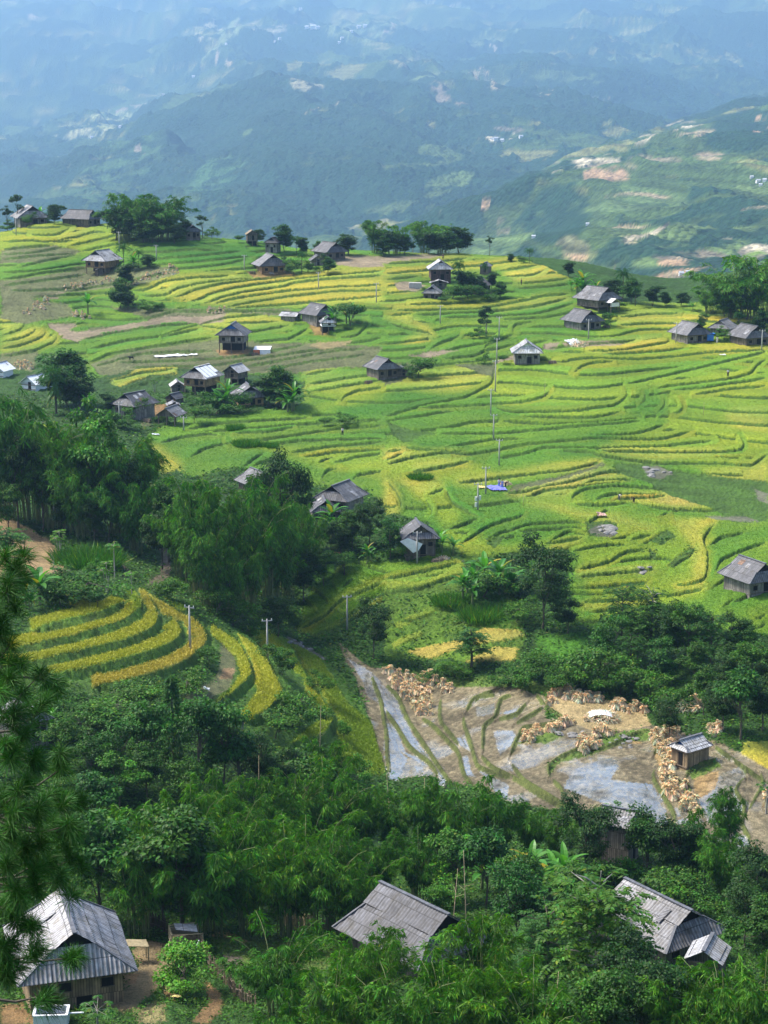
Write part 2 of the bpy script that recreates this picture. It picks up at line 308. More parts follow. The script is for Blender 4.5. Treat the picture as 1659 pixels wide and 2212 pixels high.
# big colour masses of the fields
zones(LIME, 1, 0, "900,800 1100,780 1240,760 1330,740 1500,720 1740,700 1740,1030 1560,1030 1320,960 1330,890 1230,900 900,870|1240,640 1310,655 1740,660 1740,700 1300,735|520,960 700,1010 860,1040 940,1110 980,1200 1120,1190 1240,1150 1350,1180 1500,1160 1540,1130 1380,1100 1200,1050 1000,1000 800,980|1240,1180 1540,1150 1520,1290 1290,1340|-90,480 230,480 300,520 140,560 -90,540|650,820 820,830 900,800 1060,790 1060,830 830,870 700,850")
zones(GREEN, 1, 0, "830,850 1060,845 1150,890 1240,900 1330,890 1440,880 1440,930 1240,960 900,960 600,930 480,920 560,890 700,885|1380,835 1440,845 1440,930 1350,915|860,940 1160,920 1180,960 1000,985 840,980|1110,990 1250,985 1240,1030 1100,1060 1000,1060|960,1040 1090,1060 1250,1130 1240,1160 1080,1180 1000,1140|1250,1045 1440,1030 1440,1060 1260,1085|1050,700 1220,690 1180,760 1080,790 1000,770")
zones(DEEP, 1, 0, "860,842 985,850 900,880 830,895 730,905 730,880|560,520 600,515 560,560 400,570 330,545 330,520|880,950 1020,948 1010,978 930,982|1270,930 1310,930 1340,945 1290,960")
zones(LIME, 1, 1, "1310,905 1450,885 1640,910 1659,925 1330,977 1330,1060 1460,1010 1659,960 1659,1000 1340,1085 1310,1000", .7)
zones((.22, .33, .02), 1, 4, "480,100 900,80 1040,100 1050,140 1000,180 800,207 580,208 480,190|600,0 840,0 900,90 760,100 700,70", .8)
zones((.30, .335, .035), 1, 1, "580,545 690,500 820,470 1010,470 1100,485 1290,470 1659,440 1659,600 1310,610 980,612 880,595|930,660 1080,640 1150,650 1280,675 1250,690 1150,695 980,720 700,742 870,700|0,665 90,660 110,690 60,720 0,728|0,750 160,700 160,720 100,745 0,765|0,785 195,705 200,730 0,805|0,815 250,730 245,765 0,825|480,930 600,890 760,870 770,885 620,905 520,950|1320,940 1450,915 1620,900 1640,910 1500,930 1330,970|300,265 380,270 480,280 300,320 240,330|0,430 70,430 60,440 0,445")
zones(RIPE, 1, 2, "0,455 420,425 590,410 580,420 460,440 300,450 0,490|0,500 200,520 100,560 20,555|500,450 670,435 790,490 620,510 560,505|0,400 140,388 370,385 380,400 230,415 0,425|0,650 90,645 200,700 220,745 150,770 60,780 180,720 0,665|730,770 1040,755 1100,745 1220,740 1160,775 700,790|860,765 1240,762 1300,790 950,815 860,800|1130,625 1659,660 1659,690 1000,690 1010,650|350,870 470,870 460,920 300,970 0,960 200,900|1360,780 1659,775 1659,800 1380,805|500,600 800,560 820,590 500,640|0,600 500,590 480,610 0,625")
zones(RIPE, 1, 4, "300,500 560,470 940,410 940,430 800,465 500,495 400,525 310,520|520,555 800,500 960,460 1080,480 1070,500 840,530 620,575|620,580 800,540 830,530 800,580 700,582|960,580 1060,560 1230,565 1450,620 1440,635 1250,620 1100,600|0,385 90,360 90,378 0,400|0,430 60,395 360,375 370,385 160,405 0,440|110,440 230,420 380,415 370,430 150,470|0,480 50,540 75,610 50,650 0,660|30,500 260,510 265,530 170,570|1220,680 1420,668 1430,690 1370,740 1400,830 1390,970 1260,1000 1250,960 1340,950 1320,780 1250,690|1360,470 1600,430 1659,390 1659,515 1500,512|1480,200 1659,190 1659,300 1540,280 1470,230|700,790 880,750 860,770 720,820|830,890 1180,880 1180,900 830,920|840,1040 1140,1020 1200,1040 860,1065|930,360 1460,380 1480,395 1180,425 940,390|0,940 330,860 350,900 150,965 0,985|600,590 1000,650 1190,715 1150,730 850,660 620,610")
zones(GOLD, 1, 4, "520,560 800,505 960,465 1000,470 800,530 560,575|1090,575 1240,580 1450,625 1250,625|0,390 90,378 90,390 0,405|100,1250 280,1210 430,1150 590,1150 590,1180 350,1230 200,1284|350,1284 480,1230 590,1235 580,1284")
zones(RIPE, 1, 3, "1290,1150 1400,1090 1470,1010 1659,920 1659,950 1480,1020 1420,1090 1340,1160|1330,1180 1480,1120 1600,1040 1659,1010 1659,1025 1480,1135|280,1010 300,1000 440,1060 475,1110 470,1130 420,1130 340,1080|640,345 690,360 800,440 790,460 700,480 680,420|660,0 764,16 760,40 640,60 520,100 480,85|1310,40 1450,25 1400,60 1320,70|1320,90 1600,50 1640,60 1400,105|1480,100 1659,75 1659,90 1500,120", .85)
zones(BROWN, 5, 1, "1440,395 1659,395 1659,445 1460,440|850,690 900,645 1000,638 950,680 860,690|300,720 540,690 720,650 830,640 900,620 980,630 890,680 690,690 520,715 380,745 330,765 260,750|0,535 80,530 170,565 60,600 0,580|90,555 300,560 220,575|200,690 330,680 300,730 260,740")
zones(BROWN, 5, 2, "0,395 240,388 250,400 120,415 0,420|45,510 110,500 190,520 140,545 60,540|760,775 870,765 1050,765 1000,785 800,790|200,800 330,800 200,830 100,830|690,770 760,770 740,800 700,800|460,850 560,820 600,840 540,850 460,855")
zones(FALLOW, 2, 1, "0,365 230,345 350,375 330,388 180,420 0,430|0,500 390,442 760,440 770,470 600,520 420,545 250,560 130,575 0,600|0,600 130,575 300,600 330,650 100,690 0,660|480,610 620,625 1250,625 1250,650 960,640 640,665 540,640|380,860 560,800 830,760 930,745 1080,765 1340,770 1659,790 1590,870 1450,880 1310,900 1100,900 760,870 500,900 420,910|380,700 480,690 560,685 400,720|560,1060 700,1040 690,1100 620,1140 600,1090|0,820 160,800 140,900 0,880")
zones(EARTH, 5, 1, "930,800 1090,800 1070,820 950,825|1060,465 1150,455 1300,470 1250,490 1100,490|660,1040 740,1030 720,1090 640,1080|1340,680 1400,680 1420,730 1360,730", .8)
zones((.30, .24, .12), 6, 1, "1330,785 1380,765 1520,758 1510,775 1400,798")
zones((.11, .13, .055), 2, 4, "560,535 800,480 940,425 960,440 880,480 640,545 540,565|0,20 60,0 200,0 100,70 0,100|300,0 480,0 480,20 470,60")
zones((.060, .130, .014), 2, 4, "1000,425 1120,430 1300,470 1659,510 1659,690 1500,690 1450,640 1240,580 1090,500 1000,470|870,690 960,680 1010,700 1000,750 890,750|440,770 500,735 530,745 480,800|1140,790 1180,820 1160,860|1220,880 1320,790 1350,800 1260,880|280,780 320,800 350,860 290,850|1220,720 1270,750 1200,790 1150,770|0,250 80,345 230,300 130,290")
zones((.16, .15, .12), 5, 4, "1120,450 1180,440 1250,480 1200,500 1150,490|880,720 940,695 1000,730 980,755 900,740|1380,655 1560,660 1620,690 1430,680|1600,540 1659,560 1659,610 1620,590|1080,905 1140,895 1120,915", .8)
zones((.10, .195, .014), 2, 4, "0,985 350,900 520,870 560,1010 600,1140 590,1284 0,1284")
zones((.23, .31, .03), 1, 4, "0,985 150,968 350,905 350,870 330,860 0,945|330,1075 420,1050 430,1070 340,1095|40,1130 200,1060 220,1075 60,1150|30,1210 160,1160 180,1175 40,1230")
zones(GOLD, 1, 4, "100,1250 280,1210 430,1150 590,1150 590,1180 350,1230 200,1284|350,1290 480,1230 590,1235 580,1290")
zones((.065, .20, .010), 2, 4, "250,1000 480,960 600,1100 440,1140 250,1060|640,1180 860,1160 900,1284 680,1284")
zones((.065, .20, .010), 2, 3, "300,790 420,770 450,830 350,850|1300,900 1450,850 1440,960 1330,960", .8)
zones((.33, .23, .12), 5, 10, "-90,30 0,20 300,140 490,240 630,390 560,480 420,520 300,530 -90,520")
zones((.15, .115, .085), 5, 10, "1290,170 1450,280 1480,470 1420,560 1260,650 1230,610 1380,500 1390,350|1040,420 1110,480 1080,500")
zones((.15, .165, .075), 5, 5, "905,15 990,60 1020,170 990,260 920,310 800,330 790,300 920,220 950,150 960,80")
zones((.40, .24, .13), 5, 5, "960,180 1010,175 1000,225 940,225|1050,450 1100,480 1130,520 1040,510|210,170 260,170 240,210 200,205", .8)
zones((.055, .125, .014), 2, 10, "200,980 1000,700 1250,600 1500,850 1780,980 1800,1150 1500,1370 1000,1540 760,1560 -60,1430 -60,1200"); zones((.06, .14, .014), 2, 5, "880,0 1100,0 1420,150 1660,480 1640,600 1460,590 1220,540 1040,440 900,340 1000,200")
zones((.15, .165, .075), 5, 5, "905,15 990,60 1020,170 990,260 920,310 800,330 790,300 920,220 950,150 960,80"); zones((.40, .24, .13), 5, 5, "960,180 1010,175 1000,225 940,225", .8)
# lower rice bands: the narrow crop strip above each tall bank
for l, hgt in zip(AMPH, (27, 30, 31, 31, 30)):
    P = K(10, l); n = np.gradient(resamp(P, 40), axis=0); n /= np.hypot(*n.T)[:, None]; Q = resamp(P, 40)
    up = Q+np.c_[n[:, 1], -n[:, 0]]*hgt
    zone(np.vstack([Q, up[::-1]]), (.335, .360, .035) if l is not AMPH[-1] else (.38, .335, .05), 1)
zones((.19, .29, .02), 1, 10, "1060,640 1150,650 1220,740 1215,830 1150,870 1160,760 1080,690|1430,720 1600,790 1620,850 1540,820")
zones((.37, .335, .05), 1, 10, "1290,690 1420,760 1600,870 1659,880 1700,930 1659,1000 1500,900 1400,860|1200,640 1260,650 1330,790 1300,850 1230,740")
zones((.33, .36, .03), 1, 5, "920,-10 1020,60 1090,120 1090,220 1000,300 925,330 990,280 1040,210 1020,130 900,20|1030,30 1100,80 1200,210 1228,290 1150,375 1055,420 1045,370 1110,280 1090,170|790,380 850,350 850,370 800,400")
zones((.24, .33, .02), 1, 5, "1060,0 1160,10 1290,130 1330,240 1300,220 1180,90|1310,230 1390,310 1445,400 1400,470 1240,520 1340,430 1390,400|1190,40 1290,90 1500,360 1600,480 1659,520 1640,600 1470,590 1480,480 1440,330 1300,160", .9)
zones((.40, .38, .03), 1, 5, "1090,20 1180,60 1310,190 1250,160 1150,100|1320,240 1400,330 1400,350 1330,290", .8)
zones((.165, .265, .018), 1, 5, "1180,40 1240,40 1380,130 1500,330 1590,400 1659,480 1659,640 1560,640 1480,600 1450,400 1330,220")
# paddies
zones(MUD, 3, 6, "-190,60 -60,170 20,170 240,250 560,260 690,300 700,390 900,410 1180,420 1440,500 1560,540 1720,640 1720,1000 1560,980 1480,930 1200,880 900,860 760,800 560,760 450,700 200,640 20,660 -60,400 -140,200")
zones((.15, .14, .115), 4, 6, "0,255 45,270 95,395 145,475 205,590 140,560 60,440 0,350|-5,365 55,445 100,530 190,600 150,590 0,460|0,470 60,505 100,560 90,610 50,665 20,655|340,565 360,560 400,640 360,640|425,610 540,680 545,745 460,690|820,620 960,565 1010,600 980,660 1160,670 1235,865 1000,770 780,700|1345,750 1420,700 1440,640 1560,590 1560,645 1510,700 1555,780 1500,850 1400,850|470,450 560,440 575,490 500,550|490,370 575,355 560,390|130,600 165,600 170,630 140,630|1490,890 1570,900 1585,950 1500,950|230,625 265,640 260,680 230,680|310,320 360,320 330,350|300,480 350,480 380,540 330,520|390,340 470,330 470,370 400,380|-150,130 -60,190 0,250 0,330 -70,300|1180,700 1220,790 1200,800|1240,770 1310,800 1310,850 1260,850|1340,790 1380,840 1340,850|760,760 830,790 800,810")
zones((.30, .20, .09), 3, 6, "1330,650 1440,620 1420,700 1345,745|690,715 720,720 720,745 690,740|1000,460 1110,490 1100,500 1000,480")
zones((.40, .305, .16), 6, 6, "690,330 720,280 840,280 1000,320 1130,350 1160,420 1060,440 900,440 760,390|0,190 140,200 200,240 205,370 140,385 60,250|150,200 230,205 230,240 170,245|600,440 800,400 800,420 620,500")
zones((.46, .31, .13), 6, 6, "1150,450 1290,460 1270,560 1220,650 1290,750 1360,800 1270,750 1200,700 1180,600", .7)
zones(RIPE, 1, 6, "1560,500 1720,490 1720,640 1659,615 1550,545")
zones((.11, .18, .03), 2, 6, "1300,620 1440,570 1450,600 1330,660|560,500 620,490 700,500 780,470 760,430 640,470|0,170 240,210 540,215 760,260 700,290 560,260 240,250|1000,450 1150,440 1160,490 1060,480 900,540 760,580 720,650 710,600 850,510")
zones((.17, .16, .14), 5, 5, "1230,30 1330,80 1420,140 1380,130 1250,60|760,0 770,0", .8)
# foreground yard
zones((.27, .20, .11), 5, 7, "200,790 520,740 600,600 560,540 640,490 740,520 760,560 700,700 620,770 560,800 300,800")
zones((.30, .175, .085), 5, 7, "0,770 60,770 150,830 140,857 0,857|70,740 110,780 90,800|710,700 780,720 760,760 720,750|890,680 950,720 960,800 900,790|530,640 600,640 590,690 530,690|880,780 960,800 900,857 820,857", .85)
zones((.10, .16, .03), 2, 7, "880,470 1060,470 1090,510 1080,660 1000,640 960,560|1000,480 1480,470 1480,600 1300,640")
zones((.40, .29, .10), 5, 7, "880,470 1000,468 1085,500 1060,512 960,480 890,482")
zones((.17, .14, .11), 5, 7, "960,560 1040,570 1060,630 1000,650")
zones((.30, .25, .12), 2, 7, "640,780 720,760 720,857 600,857|570,780 640,790 610,857", .8)
def lut(R, u, v):
    i = np.clip((u-RU).astype(int), 0, RW-1); j = np.clip((v-RV).astype(int), 0, RH-1); return R[j, i]
def blur(I, r, n=2):
    for _ in range(n):
        for ax in (0, 1):
            c = np.cumsum(I, axis=ax, dtype=np.float64); k = 2*r+1
            p = [(0, 0)]*I.ndim; p[ax] = (r+1, r); cp = np.pad(c, p, mode='edge')
            s0 = [slice(None)]*I.ndim; s1 = [slice(None)]*I.ndim; s0[ax] = slice(k, None); s1[ax] = slice(None, -k)
            I = ((cp[tuple(s0)]-cp[tuple(s1)])/k).astype(np.float32)
    return I
rm = (MT == 1).astype(np.float32)                       # neighbouring crops grade into one another
bc = blur(MC*rm[..., None], 7)/np.maximum(blur(rm, 7), .02)[..., None]
MC = np.where((MT == 1)[..., None], bc, MC)
# ------------------------------------------------------------------ ground mesh
ga = np.r_[np.linspace(-.33, -.222, 40), np.linspace(-.2215, .2215, 800), np.linspace(.222, .33, 40)]
gd = np.r_[np.geomspace(1.6, 118, 90), np.arange(118.4, 320, .26), np.arange(320, 615, .40), np.arange(615.7, 730, 1.2), np.geomspace(731, 948, 40)]
AA, DD = np.meshgrid(ga, gd); X = (AA*DD).ravel(); Y = DD.ravel()
Z = zbase(X, Y); PU, PV, _ = proj(X, Y, Z)
wu = (fbm(X*.16, Y*.16, 3, 4)-.5)*22; wv = (fbm(X*.16, Y*.16, 11, 4)-.5)*14
fine = fbm(X*1.7, Y*1.7, 5, 3)-.5
bu, bv = PU+wu*.14+fine*.9, PV+wv*.14+fine*.9
inr = (PV > RV+2) & (PV < RV+RH-2) & (Y < 660)          # beyond the surveyed edges the fields carry on
d = np.where(inr & (PU > RU+2) & (PU < RU+RW-2), lut(BD, bu, bv), 99.); A = lut(BA, bu, bv); W = lut(BW, bu, bv); bund = lut(BB, bu, bv) > 0
# smaller terraces between the traced edges follow the contours of the slope
E = Z+3.0*(fbm(X*.011, Y*.008, 61, 3)-.5)+1.0*(fbm(X*.05, Y*.04, 62, 2)-.5); STEP = 1.15
E2, V2 = E.reshape(DD.shape), PV.reshape(DD.shape)
gr = np.abs(np.gradient(E2, axis=0)/np.minimum(np.gradient(V2, axis=0), -.05)).ravel()
fr = E/STEP-np.floor(E/STEP); q = STEP/np.maximum(gr, .012)
d2 = np.where(fr < .5, fr*q, -(1-fr)*q); lev = np.floor(E/STEP+.5).astype(int)+4000
zr = lut(MT, np.clip(PU, -45, 1698), PV) == 1; keep = fbm(X*.022, Y*.016, 63, 2) > .27
use = inr & zr & keep & (np.abs(d) > 10) & (np.abs(d2) < 34) & (gr > .012) & (PV < 1365)
d = np.where(use, d2, d); A = np.where(use, .50, A); W = np.where(use, 2.0, W); bund = bund & ~use
lam = 24.
off = np.where(np.abs(d) < 1.0, d*.5, np.sign(d)*.5*np.clip(1-(np.abs(d)-1)/lam, 0, 1))*A
off = np.where(W > 8, A*np.where(d < 0, np.clip(d/W+.5, -.5, .5)*np.clip(1-(-d-W)/8, 0, 1), .5*np.clip(1-d/20, 0, 1)), off)
off = np.where(bund, A*np.exp(-(d/3.2)**2)+np.sign(d)*.14*np.exp(-np.abs(d)/12), off)
off = np.where(np.abs(d) > 40, 0, off)
jit = (hash2((X*7).astype(int), (Y*7).astype(int), 4)-.5)
side = np.clip(np.maximum(RU+20-PU, PU-(RU+RW-20)), 0, 400)
cu, cv = np.clip(PU+wu*.8+jit*3, -45, 1698), PV+wv*.8+jit*2+side*.5*(fbm(X*.02, Y*.02, 66, 3)-.5)
col = lut(MC, cu, cv).astype(float); typ = lut(MT, cu, cv).astype(int)
out = ~inr
col[out] = SCRUB; typ[out] = 0
# a soft edge between neighbouring crops
for s in (1, 2):
    q = hash2((X*5).astype(int), (Y*5).astype(int), 20+s)
    col = col*.72+lut(MC, cu+(q-.5)*16, cv+(q-.5)*10).astype(float)*.28 if s == 1 else col
col[out] = SCRUB
rice = typ == 1; scr = typ == 0
lowf = fbm(X*.045, Y*.07, 31, 3)-.5; mid = fbm(X*.35, Y*.35, 41, 3)-.5; hi = fbm(X*2.3, Y*2.3, 51, 2)-.5
col[rice] *= (1+.40*lowf+.15*mid+.25*hi)[rice][:, None]
col[rice, 0] *= (1+.55*lowf+.15*mid)[rice]
col[~rice] *= (1+.5*lowf+.7*mid+.5*hi)[~rice][:, None]
# each terrace has its own tone, changing at its edge
bi = np.where(use, lev, lut(BI, bu, bv).astype(int))*2+(d > 0); fade = np.where(np.abs(d) < 40, np.exp(-np.abs(d)/24), 0)*rice
th = hash2(bi, bi*0, 5)-.5; t2 = hash2(bi, bi*0+3, 6)-.5
col[:, 0] *= 1+.60*th*fade; col[:, 1] *= 1+(.16*th+.30*t2)*fade; col[:, 2] *= 1+.5*t2*fade
mud = (typ == 3) | (typ == 4); col[mud] *= (1+.9*hi+.4*mid)[mud][:, None]
# grassy bank faces under each edge, brown lip in places
W2 = W*np.clip(430/np.maximum(Y, 120), .8, 1.3)*np.where(W > 8, 1, .35+1.3*fbm(X*.09, Y*.09, 88, 2))
bk = (d < .8+hi*1.6) & (d > -W2*(1+.5*mid+.6*hi)) & (typ != 4) & ~bund & (A > .15) & (typ != 3)
BANKC = np.where((W > 8)[:, None], np.array((.080, .175, .018)), np.array((.055, .118, .012)))
k = bk.astype(float)[:, None]*np.where(rice, .93, .75)[:, None]
col = col*(1-k)+k*BANKC*(1+1.2*mid+.9*hi)[:, None]
lip = (d > .8) & (d < 2.6) & rice & (A > .2)
col[lip] = col[lip]*1.08
bb = bund & (np.abs(d) < W*(1+.5*hi)) & (A > .08)
k = bb.astype(float)[:, None]*.92
col = col*(1-k)+k*np.array((.095, .125, .03))*(1+1.3*mid+.8*hi)[:, None]
wet = ((typ == 4) & ~bb).astype(float)*np.clip(.85+2.6*mid+1.0*lowf, 0, 1)
wet += ((typ == 3) & ~bb)*np.clip((fbm(X*.16, Y*.16, 71, 3)-.56)*7, 0, .75)
amp = np.select([rice, typ == 4, typ == 3, typ == 6, typ == 5], [.26, .01, .06, .22, .10], .40)
amp = np.where(wet > .3, .01, amp)
Z2 = Z+off+amp*hi*1.2+np.where(scr, .9*mid, .12*mid*(wet < .3))
Z2 = np.where(rice & ~bk, Z2+.18, Z2)
far = np.clip((Y-690)/120, 0, 1); Z2 += far*(fbm(X*.02, Y*.02, 9, 4)-.5)*40
nr, nc = len(gd), len(ga)
idx = np.arange(nr*nc).reshape(nr, nc)
fc = np.stack([idx[:-1, :-1], idx[:-1, 1:], idx[1:, 1:], idx[1:, :-1]], -1).reshape(-1, 4)
col = np.clip(col, .004, .8)
BKG = (bk | (np.abs(d) < 1.2)).reshape(nr, nc)
gm, t, b = newmat('ground_cover')
at = nd(t, 'ShaderNodeAttribute', attribute_name='Col'); n1 = noise(t, 5.5, 3, rough=.7); n2 = noise(t, 1.1, 4)
c1 = mulc(t, at.outputs['Color'], ramp(t, n1, .28, (.42, .46, .4), .72, (1.5, 1.45, 1.4)))
c2 = mulc(t, c1, ramp(t, n2, .3, (.8, .84, .8), .7, (1.15, 1.12, 1.1)))
t.links.new(c2, b.inputs['Base Color'])
sp_ = nd(t, 'ShaderNodeMath', operation='MULTIPLY_ADD'); sp_.inputs[1].default_value = .7; sp_.inputs[2].default_value = .3; t.links.new(at.outputs['Alpha'], sp_.inputs[0]); t.links.new(sp_.outputs[0], b.inputs['Specular IOR Level'])
mr = nd(t, 'ShaderNodeMapRange'); mr.inputs[1].default_value = .1; mr.inputs[2].default_value = .42; mr.inputs[3].default_value = .85; mr.inputs[4].default_value = .05
t.links.new(at.outputs['Alpha'], mr.inputs[0])
# rice stubble standing in the water keeps parts of the surface rough
nst = noise(t, 1.5, 2, stretch=(1, .4, 1)); st = ramp(t, nst, .50, (0, 0, 0), .60, (1, 1, 1))
mx = nd(t, 'ShaderNodeMath', operation='MAXIMUM'); sm = nd(t, 'ShaderNodeMath', operation='MULTIPLY'); sm.inputs[1].default_value = .75
t.links.new(st, sm.inputs[0]); t.links.new(mr.outputs[0], mx.inputs[0]); t.links.new(sm.outputs[0], mx.inputs[1]); t.links.new(mx.outputs[0], b.inputs['Roughness'])
t.links.new(at.outputs['Alpha'], b.inputs['Coat Weight']); b.inputs['Coat Roughness'].default_value = .08; b.inputs['Coat IOR'].default_value = 1.7
iv = nd(t, 'ShaderNodeMath', operation='SUBTRACT'); iv.inputs[0].default_value = 1; iv.use_clamp = True; t.links.new(at.outputs['Alpha'], iv.inputs[1])
bm_ = nd(t, 'ShaderNodeBump'); bm_.inputs['Distance'].default_value = .35; t.links.new(iv.outputs[0], bm_.inputs['Strength']); t.links.new(n1, bm_.inputs['Height']); t.links.new(bm_.outputs[0], b.inputs['Normal'])
gme = npmesh('ground', np.c_[X, Y, Z2], fc, 4, np.c_[col, np.clip(wet, 0, 1)], smooth=True)
tag(link('ground', gme, gm), kind='structure')
ZG = Z2.reshape(nr, nc)
def zg(x, y):
    """height of the finished ground"""
    a = x/y; i = min(max(np.searchsorted(ga, a)-1, 0), nc-2); j = min(max(np.searchsorted(gd, y)-1, 0), nr-2)
    fi = (a-ga[i])/(ga[i+1]-ga[i]); fj = (y-gd[j])/(gd[j+1]-gd[j])
    return float((ZG[j, i]*(1-fi)+ZG[j, i+1]*fi)*(1-fj)+(ZG[j+1, i]*(1-fi)+ZG[j+1, i+1]*fi)*fj)
def on(u, v):
    g = ground_at(u, v); g.z = zg(g.x, g.y); return g
# ------------------------------------------------------------------ the mountains across the valley, layer behind layer
def hill(name, crest, base, ncol, nrow, spur, forest, feats, seed, Dback=1.35, DS=1.0):
    """crest/base: rows of (u, v, distance); the slope between carries spurs and gullies"""
    cr = np.array(crest, float); ba = np.array(base, float); cr[:, 2] *= DS; ba[:, 2] *= 1+(DS-1)*.45
    us = np.linspace(-260, 1920, ncol)
    cv, cD = np.interp(us, cr[:, 0], cr[:, 1]), np.interp(us, cr[:, 0], cr[:, 2])
    bv, bD = np.interp(us, ba[:, 0], ba[:, 1]), np.interp(us, ba[:, 0], ba[:, 2])
    cv = cv+(fbm(us*.012, us*0, seed, 4)-.5)*26
    def zz(v, D): return H-D*np.tan(PITCH+np.arctan((v-CY)/F))
    zc, zb = zz(cv, cD), zz(bv, bD)
    s = np.r_[np.linspace(0, 1, nrow), np.linspace(1.02, 1.6, 16)][:, None]
    sc = np.minimum(s, 1)
    D = bD+(cD-bD)*np.where(s <= 1, s, 1+(s-1)*Dback)
    x = (us-CX)/F*D/math.cos(PITCH)
    z = zb+(zc-zb)*(sc**1.0)
    z = np.where(s > 1, zc-(s-1)*(zc-zb)*1.1, z)
    k = np.sin(np.pi*np.clip(sc, 0, 1))**.9*(1-sc**6)
    wx = x+(fbm(x*.0015, D*.0015, seed+5, 3)-.5)*500; wd = D+(fbm(x*.0015, D*.0015, seed+9, 3)-.5)*400
    spur = spur*DS**.75; L = spur*4.2
    rg = 1-np.abs(2*fbm((wx+.55*wd)/L, (wd*.55-wx*.15)/(L*2.2), seed+1, 4)-1)
    rg2 = 1-np.abs(2*fbm((wx+.4*wd)/(L*.35), wd/(L*.8), seed+2, 3)-1)
    z = z+k*spur*(rg-.62)*2.0+(k+.03)*spur*.5*(rg2-.6)
    # cover: forest, scrub and pale grass; terraces follow the contours
    fo = fbm(x*.0040/DS**.6, D*.0032/DS**.6, seed+20, 5); f2 = fbm(x*.02, D*.014+z*.01, seed+30, 3)
    fm = np.clip((fo+.55*(f2-.5)+.12*(.62-rg)-forest)*15, 0, 1)
    cA = np.array((.016, .044, .020)); cB = np.array((.062, .108, .030))
    col = cB*(1-fm[..., None])+cA*fm[..., None]
    trs = .5+.5*np.sin(z*.42+3*fbm(x*.004, D*.004, seed+60, 2)*6)
    pf = np.clip((fbm(x*.011/DS**.5, z*.035/DS**.4+D*.002, seed+80, 3)-.60)*22, 0, 1)*(1-fm)
    col = col*(1-.35*trs*(1-fm))[..., None]; col = col*(1-.8*pf[..., None])+.8*pf[..., None]*np.array((.24, .24, .085))*(1-.55*trs[..., None])
    col = col*(1+.7*(f2-.5))[..., None]
    z = z+fm*spur*.06*(vn(x*.05, D*.022+z*.03, seed+40)+.6*vn(x*.1, D*.045+z*.05, seed+41))
    pu, pv, _ = proj(x, D, z)
    pu = pu+(fbm(x*.02, z*.03, seed+50, 3)-.5)*34+(fbm(x*.004, D*.003, seed+52, 3)-.5)*110; pv = pv+(fbm(x*.02, z*.03, seed+51, 3)-.5)*16+(fbm(x*.004, D*.003, seed+53, 3)-.5)*50
    sl = np.where(s <= 1, 1, 0)
    tr = .5+.5*np.sin(z*.42+3*fbm(x*.004, D*.004, seed+60, 2)*6)
    brk = fbm(x*.030/DS**.5, D*.012+z*.03, seed+70, 4)
    for (u, v, ru, rv, ang, c, str_) in feats:
        a = math.radians(ang); du, dv = pu-u, pv-v
        p, q = (du*math.cos(a)+dv*math.sin(a))/ru, (-du*math.sin(a)+dv*math.cos(a))/rv
        m = np.clip((1.05-np.maximum(p*p+q*q, 0))*3, 0, 1)*sl
        if c[0] > .04: m = m*np.clip((brk-(.44 if c[0] > .15 else .50))*10, 0, 1)
        cc = np.array(c)*(1-str_*.65*tr[..., None]) if str_ else np.array(c)
        col = col*(1-m[..., None])+m[..., None]*cc*(1+.5*(f2-.5))[..., None]
    n, m = z.shape; idx = np.arange(n*m).reshape(n, m)
    fc = np.stack([idx[:-1, :-1], idx[:-1, 1:], idx[1:, 1:], idx[1:, :-1]], -1).reshape(-1, 4)
    me = npmesh(name, np.c_[x.ravel(), np.broadcast_to(D, z.shape).ravel(), z.ravel()], fc, 4, np.clip(col.reshape(-1, 3), .004, .7), smooth=True)
    tag(link(name, me, hm), kind='structure')
    return dict(us=us, D=D, x=x, z=z, nrow=nrow)
hm, t, b = newmat('hill_cover')
at = nd(t, 'ShaderNodeAttribute', attribute_name='Col')
n1 = noise(t, .075, 4, rough=.75); vo = nd(t, 'ShaderNodeTexVoronoi'); vo.inputs['Scale'].default_value = .10
tc = nd(t, 'ShaderNodeTexCoord'); t.links.new(tc.outputs['Object'], vo.inputs['Vector'])
c1 = mulc(t, at.outputs['Color'], ramp(t, n1, .3, (.5, .52, .5), .7, (1.45, 1.4, 1.4)))
t.links.new(c1, b.inputs['Base Color']); b.inputs['Roughness'].default_value = .95; b.inputs['Specular IOR Level'].default_value = .1
bump(t, b, vo.outputs['Distance'], .7, -9)
PALE, BARE, WHITE, ORNG, TAN = (.16, .20, .06), (.30, .245, .15), (.42, .375, .26), (.38, .26, .15), (.26, .23, .14)
